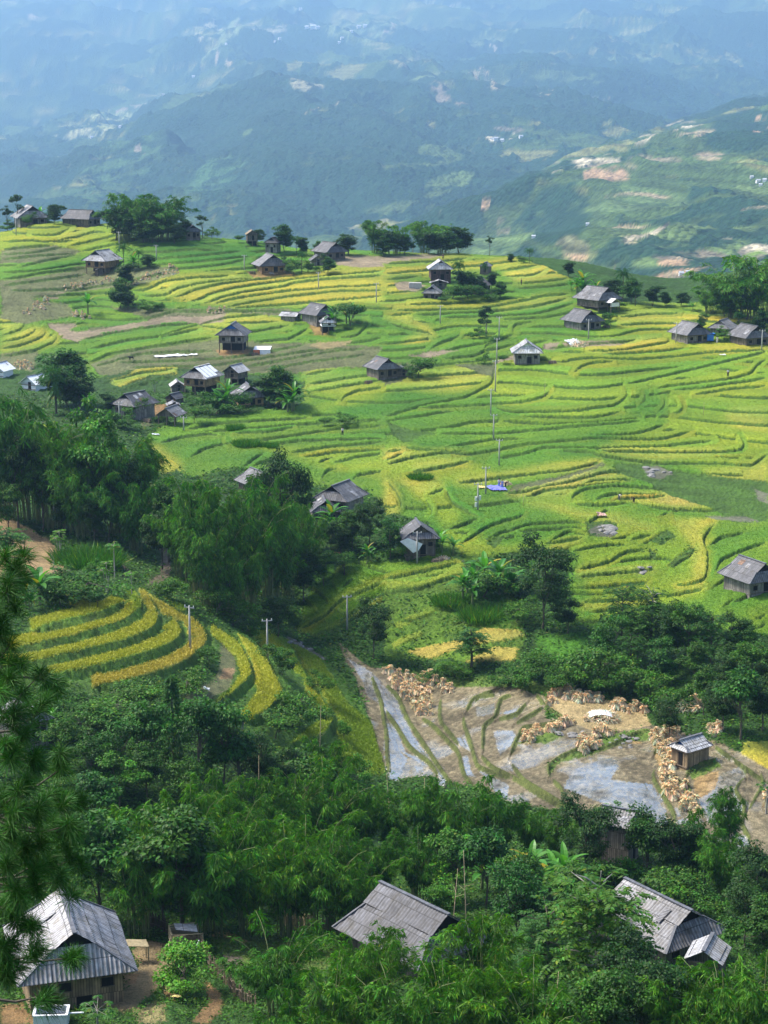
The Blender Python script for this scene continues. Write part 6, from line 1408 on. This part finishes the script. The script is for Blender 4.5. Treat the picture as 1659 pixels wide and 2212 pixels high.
fill(6, "1645,720 1659,720 1659,775 1648,770", 3, 'one of the straw stooks at the right edge of the paddies')
fill(1, "120,615 200,570 225,590 215,615 150,640 85,655", 18, 'one of the straw stooks on the grey field at the far left', .85)
fill(1, "270,530 540,478 540,500 280,545", 26, 'one of the straw stooks in the row below the pale-roofed house', .8)
fill(1, "560,500 740,440 790,460 780,470 570,515", 26, 'one of the straw stooks in the double row right of the overhung house', .8)
fill(1, "310,640 390,640 395,668 320,670", 9, 'one of the straw stooks by the bananas left of the hidden house', .85)
fill(1, "50,855 145,850 145,885 85,890", 14, 'one of the straw stooks behind the great leafy tree', .9)
fill(1, "900,625 975,620 970,635 895,640", 8, 'one of the straw stooks on the fallow field above the ripe hump', .8)
# straw heap under a white sheet
def heap(u, v, r, label, sheet=False):
    global rs; rs = np.random.RandomState(int(u)); g = on(u, v); o = empty('straw_heap', g); tag(o, label, 'straw heap'); n = 700; d = sphere_dirs(n); d[:, 2] = np.abs(d[:, 2])
    l = leaves(d*np.array([r, r*.8, r*.5]), sphere_dirs(n)+d*.4+np.array([0, 0, -.4]), .55, .10, N=d, col=lcol(n, .25, 0)); link('straw', mesh_leaves('straw', [l]), STRAWM, o)
    if sheet:
        m = bmesh.new(); gr = [[m.verts.new((x*r*.11-.1*r, y*r*.09, r*.5*math.sqrt(max(0, 1-(x*.11)**2-(y*.11)**2))+.05+.06*rnd.random())) for x in range(-6, 7)] for y in range(-5, 6)]
        for j in range(10):
            for i in range(12): m.faces.new((gr[j][i], gr[j][i+1], gr[j+1][i+1], gr[j+1][i]))
        me = bpy.data.meshes.new('plastic_sheet'); m.to_mesh(me); m.free(); so_ = bpy.data.objects.new('plastic_sheet', me); C.objects.link(so_); me.materials.append(WTARP); so_.location = g; tag(so_, 'white plastic sheet spread over the threshed straw heap', 'plastic sheet')
heap(1300, 1556, 2.3, 'low mound of threshed straw under a white sheet', True); heap(1250, 745, 2.4, 'tan straw heap on the bare ground near the white tarp right of the fields')
heap(1485, 1530, 2.2, 'tangled dry brush and straw stack behind the granary'); heap(1092, 1050, .9, 'small heap of rice beside the blue threshing sheet'); heap(958, 1210, 1.0, 'upright golden straw bundle under the bananas by the white-sheet house')
# ------------------------------------------------------------------ sheets, tent, cloths
def sheet(u, v, w_, d_, rz, mat, name, label, cat, lift=.25, rag=.12):
    g = on(u, v); m = bmesh.new(); nx, ny = 14, 8; gr = []
    cz, sz = math.cos(rz), math.sin(rz)
    for j in range(ny+1):
        row = []
        for i in range(nx+1):
            x, y = (i/nx-.5)*w_+rnd.gauss(0, rag*.5), (j/ny-.5)*d_+rnd.gauss(0, rag*.5); X, Y = x*cz-y*sz, x*sz+y*cz
            row.append(m.verts.new((X, Y, zg(g.x+X, g.y+Y)-g.z+lift+rnd.random()*rag)))
        gr.append(row)
    for j in range(ny):
        for i in range(nx): m.faces.new((gr[j][i], gr[j][i+1], gr[j+1][i+1], gr[j+1][i]))
    me = bpy.data.meshes.new(name); m.to_mesh(me); m.free(); o = bpy.data.objects.new(name, me); C.objects.link(o); me.materials.append(mat); o.location = g; tag(o, label, cat)
PURP = plain('blue_violet_sheet', (.16, .17, .50), .6, .2, 2); YEL = plain('yellow_sack', (.70, .58, .22), .8, .2, 4); ORP = plain('orange_print', (.55, .16, .06), .7, .3, 2)
sheet(1072, 1059, 3.2, 4.2, .2, PURP, 'threshing_sheet', 'blue-violet threshing sheet laid among the ripe fields', 'tarpaulin'); sheet(1042, 1056, 1.5, 1.6, 0, YEL, 'yellow_sheet', 'small yellow sheet left of the blue threshing sheet', 'tarpaulin')
sheet(380, 771, 11, 2.0, .35, WTARP, 'white_sheet', 'long white plastic strip on the fallow field left of the blue-gabled house', 'plastic sheet'); sheet(1236, 744, 2.6, 2.6, .4, WTARP, 'white_tarp', 'crumpled white tarp beside the bare patch in the right fields', 'tarpaulin', .3, .6)
sheet(1560, 772, 1.6, .7, .1, WTARP, 'white_cloth', 'white cloth lying on the bank below the right trio', 'cloth', .3); sheet(1300, 1118, 1.6, 1.2, .3, plain('pink_sheet', (.6, .4, .33), .7, .2, 2), 'pink_cloth', 'pinkish sack lying on the bank right of the reapers', 'sack', .3, .25)
sheet(381, 2172, .75, .6, .5, YEL, 'yellow_sack', 'torn yellow sack on the bushes below the yard fence', 'sack', .5, .12); sheet(446, 1495, .6, .5, 0, WTARP, 'white_bag', 'white bag lying on the curved footpath', 'bag', .25, .2); sheet(336, 943, 1.4, .9, .3, WTARP, 'white_rag', 'white rag on the muddy path below the open shed', 'cloth', .2, .2)
def tent(u, v):
    g = on(u, v); o = empty('tarp_shelter', g, -.15); tag(o, 'low white tarp shelter with orange print right of the blue-gabled house', 'shelter')
    m = MB(); m.poly([(-2.2, -1.2, 1.0), (2.2, -1.2, 1.15), (2.3, 0, 1.9), (-2.1, 0, 1.8)]); m.poly([(-2.1, 0, 1.8), (2.3, 0, 1.9), (2.2, 1.3, 1.0), (-2.2, 1.3, .9)]); m.build('canopy', WTARP, o)
    m = MB(); m.poly([(-2.2, -1.2, -.3), (-.6, -1.25, -.3), (-.6, -1.25, 1.05), (-2.2, -1.2, 1.0)]); m.build('printed_panel', ORP, o)
    m = MB(); m.poly([(-.5, -1.25, -.3), (2.2, -1.2, -.3), (2.2, -1.2, 1.1), (-.5, -1.25, 1.03)]); m.build('side_panel', WTARP, o)
    for x in (-2.1, 2.1): m = MB(); m.beam((x, 0, -.5), (x, 0, 1.85), .1); m.build('post', POST, o)
tent(568, 762)
def awning():
    g = Vector(HOUSES[36].location); o = empty('white_awning', g+Vector((-1.2, -4.1, .2))); tag(o, 'loose white sheet hung over the front of the grey corrugated house', 'sheet'); m = MB()
    m.poly([(-1.9, 0, 2.6), (-.6, -.1, 3.2), (1.9, 0, 2.2), (1.2, -.3, 1.1), (.3, -.35, .7)]); m.poly([(-1.9, 0, 2.6), (.3, -.35, .7), (-.4, -.4, 1.6)]); m.build('sheet', WTARP, o)
awning()
g15 = HOUSES[15].location; o = empty('blue_tarp', Vector(g15)+Vector((4.9, -2.6, .2))); tag(o, 'blue tarp hung at the right side of the left trio house', 'tarpaulin'); m = MB(); m.box((0, 0, .9), (1.7, .25, 1.6)); m.box((0, .9, 1.9), (2.4, 2.2, .12)); m.build('sheet', BLUE, o)
# water tank, concrete box
o = empty('water_tank', on(152, 588)); 
tag(o, 'white cylindrical water tank in front of the pale-roofed house', 'water tank'); o.location = on(216, 594); m = MB(); m.tube([(0, 0, -.3), (0, 0, 1.5), (0, 0, 1.6), (0, 0, 1.75)], [.62, .62, .68, .25], 16); m.build('tank', WTARP, o, True)
o = empty('concrete_cistern', on(897, 622)); tag(o, 'grey concrete cistern on the bare patch left of the two-storey house', 'cistern'); m = MB(); m.box((0, 0, .6), (3.6, 2, 1.7)); m.build('walls', CONC, o); m = MB(); m.box((0, 0, 1.5), (3.2, 1.6, .1)); m.build('lid', POLEM, o)
# ------------------------------------------------------------------ people at work, a calf and pigs
SKIN = plain('skin', (.42, .24, .15), .6, .1, 4); CLOTH = {'white': plain('white_cotton', (.72, .72, .74), .9, .1, 6), 'black': plain('black_cotton', (.018, .018, .022), .9, .2, 6), 'blue': plain('blue_cotton', (.10, .2, .5), .9, .2, 6), 'grey': plain('grey_cotton', (.12, .12, .13), .9, .2, 6)}
def skin(name, verts, edges, radii, mat, parent):
    me = bpy.data.meshes.new(name); me.from_pydata(verts, edges, []); o = bpy.data.objects.new(name, me); C.objects.link(o); o.parent = parent; me.materials.append(mat)
    o.modifiers.new('skin', 'SKIN')
    for i, r in enumerate(radii): me.skin_vertices[0].data[i].radius = (r, r)
    me.skin_vertices[0].data[0].use_root = True
    s = o.modifiers.new('smooth', 'SUBSURF'); s.levels = s.render_levels = 1; return o
def person(u, v, pose, top, legs, label, rz=0, hat=None, sc=1.0, loc=None):
    g = loc or on(u, v); o = empty('person', g, rz); o.scale = (sc,)*3; tag(o, label, 'person', 'people working in the fields')
    b = 0 if pose == 'stand' else (1.15 if pose == 'bend' else .35); hip = .92 if pose != 'sit' else .35
    def up(l, s=0): return (s, -math.sin(b)*l, hip+math.cos(b)*l)
    hz = 0.0 if pose != 'sit' else 0
    fwd = (0, -.03, .50) if pose != 'sit' else (0, -.42, .48)
    V = [up(0), up(.25), up(.47), up(.58), up(.70)]; R = [.14, .13, .14, .06, .105]; E = [(0, 1), (1, 2), (2, 3), (3, 4)]; T = len(V)
    for s in (-1, 1):
        k = len(V); kn = (s*.12, fwd[1], fwd[2] if pose != 'sit' else .42); ft = (s*.13, fwd[1]*1.0 if pose != 'sit' else -.38, .06)
        V += [(s*.10, V[0][1], hip-.05), kn, ft, (ft[0], ft[1]-.16, .03)]; R += [.10, .075, .05, .035]; E += [(0, k), (k, k+1), (k+1, k+2), (k+2, k+3)]
        k = len(V); sh = up(.45, s*.18)
        el = (s*.24, sh[1]-.05, sh[2]-.28) if pose == 'stand' else (s*.22, sh[1]-.12, sh[2]-.25); ha = (s*.20, el[1]-.18, el[2]-.16)
        V += [sh, el, ha, (ha[0], ha[1]-.07, ha[2]-.07)]; R += [.06, .048, .038, .03]; E += [(2, k), (k, k+1), (k+1, k+2), (k+2, k+3)]
    skin('body', V, E, R, SKIN, o)
    skin('jacket', [V[0], V[1], V[2], V[9], V[10], V[17], V[18]], [(0, 1), (1, 2), (2, 3), (3, 4), (2, 5), (5, 6)], [.165, .16, .165, .085, .065, .085, .065], CLOTH[top], o)
    skin('trousers', [V[0], V[5], V[6], V[7], V[13], V[14], V[15]], [(0, 1), (1, 2), (2, 3), (0, 4), (4, 5), (5, 6)], [.165, .125, .10, .075, .125, .10, .075], CLOTH[legs], o)
    h = MB(); hc = Vector(V[4]); 
    if hat == 'cone': h.tube([hc+Vector((0, 0, .03)), hc+Vector((0, 0, .2))], [.24, .01], 10); h.build('hat', STAKE, o)
    else: h.tube([hc+Vector((0, .03, -.03)), hc+Vector((0, .02, .06)), hc+Vector((0, .01, .13))], [.115, .11, .04], 8); h.build('hair', CLOTH['black'], o, True)
person(1337, 1086, 'bend', 'white', 'grey', 'reaper in a white shirt bending over the ripe strip', .6); person(1369, 1087, 'bend', 'black', 'black', 'reaper all in black bending over the ripe strip', -.8)
person(1078, 1056, 'stand', 'white', 'blue', 'person in white and blue standing left on the threshing sheet', .3); person(1085, 1058, 'stand', 'blue', 'blue', 'person in blue in the middle of the threshing sheet', -.3); person(1092, 1055, 'bend', 'black', 'black', 'person in black stooping over rice at the threshing sheet', .9)
person(1572, 818, 'stand', 'white', 'black', 'person in white shirt and dark trousers alone in the far right fields', .2, sc=1.1); person(1126, 617, 'stand', 'black', 'black', 'person in black walking on the upper right terraces', 1.2, sc=1.1); person(740, 944, 'stand', 'white', 'black', 'person in white on the bank below the long low bush', 0)
person(1289, 572, 'stand', 'black', 'black', 'dark-clothed person at the end of the brown field on the skyline', 0, loc=on(957, 563)); person(523, 1580, 'stand', 'black', 'grey', 'dark-clothed person below the tip of the ripe terrace', .4)
person(1549, 741, 'stand', 'white', 'white', 'person in white between two right-hand trio houses', 0)
def beast(u, v, col, label, cat, name, s=1.0, rz=0):
    o = empty(name, on(u, v), rz); o.scale = (s,)*3; tag(o, label, cat); V = [(.55, 0, .78), (0, 0, .74), (-.55, 0, .80), (-.85, 0, 1.02), (-1.08, 0, .98), (-1.3, 0, .84), (.75, 0, .72), (.82, 0, .35)]; E = [(1, 0), (1, 2), (2, 3), (3, 4), (4, 5), (0, 6), (6, 7)]; R = [.22, .26, .25, .15, .14, .08, .04, .025]
    V[0], V[1] = V[1], V[0]; R[0], R[1] = R[1], R[0]; E = [(0, 1), (0, 2), (2, 3), (3, 4), (4, 5), (1, 6), (6, 7)]
    for s_ in (-1, 1):
        k = len(V); V += [(.55, s_*.14, .6), (.68, s_*.15, .32), (.6, s_*.15, .02)]; R += [.13, .06, .045]; E += [(1, k), (k, k+1), (k+1, k+2)]
        k = len(V); V += [(-.55, s_*.14, .55), (-.58, s_*.15, .28), (-.56, s_*.15, .02)]; R += [.11, .055, .045]; E += [(2, k), (k, k+1), (k+1, k+2)]
        k = len(V); V += [(-.98, s_*.15, 1.1)]; R += [.035]; E += [(4, k)]
    skin('body', V, E, R, col, o)
beast(732, 1202, plain('calf_hide', (.42, .19, .08), .8, .2, 3), 'small orange-brown calf grazing on the slope by the bushes', 'calf', 'calf', .85, .4); beast(588, 597, plain('pig_hide', (.28, .27, .26), .8, .2, 3), 'pale grey pig in front of the broad dark-roofed house', 'pig', 'pig', .8, .2); beast(284, 781, plain('buffalo_hide', (.03, .03, .035), .8, .2, 3), 'dark buffalo lying on the fallow terrace above the large hamlet house', 'buffalo', 'buffalo', 1.0, 1.0)
# ------------------------------------------------------------------ stones
ROCK = plain('grey_rock', (.20, .195, .185), .95, .35, 2, bmp=.1); 
def rock_mesh(seed):
    r = random.Random(seed); m = bmesh.new(); bmesh.ops.create_icosphere(m, subdivisions=2, radius=1)
    for v in m.verts: v.co *= 1+.35*(r.random()-.5); v.co.z *= .6
    me = bpy.data.meshes.new('stone'); m.to_mesh(me); m.free(); me.materials.append(ROCK); return me
RK = [rock_mesh(i) for i in range(4)]
def stones(c, s, n, lo, hi_, label):
    P = K(c, s); k = 0
    while k < n:
        u, v = rnd.uniform(P[:, 0].min(), P[:, 0].max()), rnd.uniform(P[:, 1].min(), P[:, 1].max())
        if not inpoly(P, u, v): continue
        o = bpy.data.objects.new('stone', rnd.choice(RK)); C.objects.link(o); o.location = on(u, v); q = rnd.uniform(lo, hi_); o.scale = (q*1.4, q, q); o.rotation_euler = (0, 0, rnd.random()*6); tag(o, label, 'stone', 'grey stones'); k += 1
stones(4, "900,715 990,700 1000,750 940,745", 12, .3, 1.0, 'grey stone of the outcrop in the middle of the green terraces'); stones(4, "1130,450 1240,470 1230,490 1150,490", 10, .3, .8, 'grey stone of the bare patch beside the green gully'); stones(6, "770,240 820,235 820,265 770,260", 9, .3, .6, 'grey stone of the small wall above the straw field')
stones(6, "740,455 860,455 850,475 750,470", 10, .25, .5, 'grey stone of the bank over the mud terraces'); stones(6, "990,470 1100,470 1080,520 960,520", 14, .2, .4, 'grey stone along the edge of the large wet paddy'); stones(4, "1080,895 1150,890 1120,915", 6, .3, .6, 'grey stone in the lower green terraces'); stones(5, "1240,30 1380,110 1420,150 1390,140 1250,60", 12, .2, .5, 'grey stone along the stream above the narrow paddies'); stones(6, "1290,600 1310,600 1310,620 1290,620", 3, .3, .5, 'grey stone under the granary')
# ------------------------------------------------------------------ fences, log pen, coop and trough in the foreground yard
def fence(c, s, h, label, wd=.07, gap=.16, mat=None, rail=True):
    P = resamp(K(c, s), 24); G = [on(u, v) for u, v in P]; o = empty('bamboo_fence', G[0]); tag(o, label, 'fence'); b = Vector(G[0]); mb, rl = MB(), MB(); last = None
    for i in range(len(G)-1):
        A, B = G[i]-b, G[i+1]-b; L = (B-A).length; n = max(1, int(L/gap))
        for k in range(n):
            p = A.lerp(B, k/n); q = h*rnd.uniform(.75, 1.12); mb.beam(p+Vector((0, 0, -.25)), p+Vector((rnd.gauss(0, .06), rnd.gauss(0, .06), q)), wd*rnd.uniform(.7, 1.2))
        for z in (.35, .75): rl.beam(A+Vector((0, -.06, h*z)), B+Vector((0, -.06, h*z)), .05)
    mb.build('pickets', mat or STAKE, o)
    if rail: rl.build('rails', POST, o)
GREYBAM = plain('old_bamboo', (.20, .155, .10), .9, .4, 4)
fence(7, "870,545 880,590 920,640 980,700 1010,740", 1.5, 'grey palisade fence dropping from the log pen to the bottom', mat=GREYBAM); fence(7, "650,440 690,445 725,470", 1.6, 'dark brushwood fence left of the log pen', mat=plain('brushwood', (.09, .07, .05), .9, .4, 5)); fence(7, "1230,440 1300,448 1360,452", 1.5, 'pale bamboo fence left of the middle house'); fence(7, "1400,455 1450,470 1490,480", 1.2, 'short pale bamboo fence touching the middle house'); fence(7, "1010,740 1060,770 1110,790", 1.2, 'low grey fence among bushes at the bottom', mat=GREYBAM)
def logpen():
    g = on(400, 2046); o = empty('log_pen', g, .25); o.scale = (.9, .9, .68); tag(o, 'open pen of stacked logs and upright poles beside the yard', 'pen')
    for i, (a, b) in enumerate((((-1.3, -.9), (-.1, -1.0)), ((-1.3, -.9), (-1.3, 1.2)), ((-1.3, 1.2), (1.4, 1.2)))):
        m = MB()
        for k in range(9): m.tube([(a[0]+rnd.gauss(0, .05), a[1], .1+k*.2), (b[0]+rnd.gauss(0, .05), b[1], .1+k*.2)], .08, 6)
        m.build('log_wall', STAKE, o)
    m = MB()
    for k in range(26): x = -.1+1.6*k/25; m.tube([(x, -1.0-.25*k/25, -.4), (x+rnd.gauss(0, .03), -1.0-.25*k/25, 1.7+rnd.random()*.25)], .045, 5)
    m.build('picket_wall', GREYBAM, o)
    for x, y in ((-1.35, -1), (1.55, -1.25), (1.45, 1.25), (-1.35, 1.25)): m = MB(); m.tube([(x, y, -.4), (x, y, 2.0)], .09, 6); m.build('post', STAKE, o)
    m = MB(); slope(m, (1.2, -.6, 1.85), (1.3, 1.3, 1.8), (-.9, -.3, 2.25), (-.9, 1.3, 2.2)); m.build('roof_sheet', R_WHITE, o)
    m = MB(); m.beam((-1.4, -1.0, 1.95), (1.6, -1.3, 1.95), .1); m.build('rail', STAKE, o); m = MB(); m.beam((-1.4, 1.2, 2.0), (1.5, 1.25, 2.0), .1); m.build('rail', STAKE, o)
logpen()
def coop():
    g = on(297, 2075); o = empty('slatted_coop', g, .3); tag(o, 'small slatted bamboo platform on posts right of the left house', 'coop')
    m = MB()
    for k in range(14): m.beam((-.9, -.7+.1*k, 1.75), (.9, -.7+.1*k, 1.45), .08, .04)
    m.build('slats', STAKE, o)
    for x, y in ((-.85, -.65), (.85, -.65), (.85, .6), (-.85, .6)): m = MB(); m.tube([(x, y, -.4), (x, y, 1.5)], .06, 6); m.build('post', STAKE, o)
coop()
a, b = on(352, 2152), on(374, 2030); o = empty('bamboo_rail', a); tag(o, 'long crooked bamboo rail along the edge of the yard', 'rail'); m = MB(); d = b-a; m.tube([Vector((0, 0, .5)), d*.35+Vector((.15, 0, .9)), d*.7+Vector((-.1, 0, 1.0)), d+Vector((0, 0, 1.2))], [.06, .055, .05, .04], 6); m.build('pole', STAKE, o, True)
for t_ in (0, .4, .8): m = MB(); p = d*t_; m.tube([p+Vector((0, 0, -.6)), p+Vector((.05, 0, 1.0))], .05, 5); m.build('post', STAKE, o)
o = empty('twisted_cloth', on(425, 2072)); tag(o, 'twisted white cloth hanging on the palisade fence', 'cloth'); m = MB(); m.tube([(.25, -.12, 1.7), (.05, -.25, 1.1), (.15, -.28, .7), (-.25, -.3, .2)], [.05, .11, .07, .12], 7); m.build('cloth', WTARP, o, True)
def trough():
    g = on(112, 2217); o = empty('water_trough', g, .06); tag(o, 'white-rimmed open trough with dark blue inside at the bottom left', 'trough'); w_, d_, h_ = 2.5, 1.5, 1.0
    m = MB(); m.box((0, -d_/2, h_/2-.2), (w_, .1, h_+.3)); m.box((0, d_/2, h_/2-.2), (w_, .1, h_+.3)); m.box((-w_/2, 0, h_/2-.2), (.1, d_-.1, h_+.3)); m.box((w_/2, 0, h_/2-.2), (.1, d_-.1, h_+.3)); m.build('walls', WTARP, o)
    m = MB(); m.box((0, 0, h_*.4), (w_-.1, d_-.1, .06)); m.build('water', plain('dark_blue_water', (.008, .02, .045), .1, .1, 1, spec=.6), o)
    m = MB(); m.beam((-w_/2-.08, -d_/2, h_+.0), (w_/2+.08, -d_/2, h_+.0), .2, .1); m.beam((-w_/2-.08, d_/2, h_+.0), (w_/2+.08, d_/2, h_+.0), .2, .1); m.beam((-w_/2, -d_/2-.02, h_+.012), (-w_/2, d_/2+.02, h_+.012), .2, .1); m.beam((w_/2, -d_/2-.02, h_+.012), (w_/2, d_/2+.02, h_+.012), .2, .1); m.build('rim', R_WHITE if False else WTARP, o)
    m = MB(); m.tube([(w_/2, 0, h_*.75), (w_/2+1.2, .1, h_*.72)], .07, 7); m.build('spout', WTARP, o)
trough()
# ------------------------------------------------------------------ specks of houses on the far slopes
FW, FR = plain('far_wall', (.75, .72, .66), .9, .1, .2), plain('far_roof', (.45, .47, .50), .8, .2, .2)
def far_house(hl, u, v, s, label):
    us, D, x, z, nr_ = hl['us'], hl['D'], hl['x'], hl['z'], hl['nrow']; i = int(np.clip(np.searchsorted(us, u), 0, len(us)-1)); Dc = np.broadcast_to(D, z.shape)
    pu, pv, _ = proj(x[:nr_, i], Dc[:nr_, i], z[:nr_, i]); pv = np.array(pv); run = np.minimum.accumulate(pv); vis = np.where(pv <= run+1e-6)[0]; k = vis[np.argmin(np.abs(pv[vis]-v))]
    g = Vector((x[k, i], Dc[k, i], z[k, i])); a = s*g.length/F; o = empty('hillside_house', g, rnd.uniform(-.6, .6)); tag(o, label, 'house', 'far houses on the mountain slopes')
    m = MB(); m.box((0, 0, a*.15), (a, a*.7, a*.7)); m.build('wall', FW, o); m = MB(); m.poly([(-a*.56, -a*.42, a*.5), (a*.56, -a*.42, a*.5), (a*.56, 0, a*.8), (-a*.56, 0, a*.8)]); m.poly([(a*.56, a*.42, a*.5), (-a*.56, a*.42, a*.5), (-a*.56, 0, a*.8), (a*.56, 0, a*.8)])
    for q in (-1, 1): m.poly([(q*a*.5, -a*.35, a*.5), (q*a*.5, a*.35, a*.5), (q*a*.5, 0, a*.78)])
    m.build('roof', FR, o)
for u, v, s in ((672, 62, 8), (684, 64, 11), (694, 62, 8), (712, 10, 7), (722, 9, 7), (732, 8, 9), (742, 9, 7), (748, 7, 6), (784, 44, 7), (776, 60, 8), (790, 58, 8), (735, 92, 6), (742, 86, 7), (760, 70, 6), (614, 94, 6), (520, 30, 6), (507, 94, 5), (660, 22, 6), (605, 92, 5), (700, 30, 6)): far_house(HB, u, v, s, 'one of the white specks of houses high on the back ridge')
for u, v, s in ((1060, 304, 9), (1072, 306, 8), (1110, 298, 8), (1052, 302, 6), (438, 141, 6), (375, 180, 5), (247, 266, 9), (285, 275, 6), (225, 298, 6)): far_house(HM, u, v, s, 'one of the pale specks of houses on the forested main mountain')
for u, v, s in ((1605, 392, 9), (1618, 390, 8), (1610, 400, 7), (1648, 435, 9), (1640, 440, 7), (1142, 514, 8), (1252, 486, 7), (1452, 592, 10), (1465, 590, 8), (1590, 385, 7)): far_house(HR, u, v, s, 'one of the pale specks of houses on the terraced right hill')
# ------------------------------------------------------------------ the air of the valley
hz, t, b = newmat('valley_haze'); t.nodes.remove(b)
pv = nd(t, 'ShaderNodeVolumePrincipled'); pv.inputs['Color'].default_value = (.39, .65, 1.0, 1); pv.inputs['Density'].default_value = HAZE; pv.inputs['Anisotropy'].default_value = .25
t.links.new(pv.outputs[0], t.nodes['Material Output'].inputs['Volume'])
try: hz.cycles.homogeneous_volume = True
except Exception: pass
mb = MB(); allz = [o for o in SC.objects if o.type == 'MESH']
lo = Vector((1e9,)*3); hi_ = Vector((-1e9,)*3)
for o in allz:
    if o.parent is not None: continue
    bb_ = np.array([c[:] for c in o.bound_box]); 
    mn, mx_ = bb_.min(0)+np.array(o.location), bb_.max(0)+np.array(o.location)
    for i in range(3): lo[i] = min(lo[i], mn[i]); hi_[i] = max(hi_[i], mx_[i])
lo -= Vector((150, 150, 1)); hi_ += Vector((150, 150, 12)); hi_.z = max(hi_.z, H+12)
c = (lo+hi_)/2; mb.box(c, hi_-lo)
tag(mb.build('haze', hz), kind='stuff')
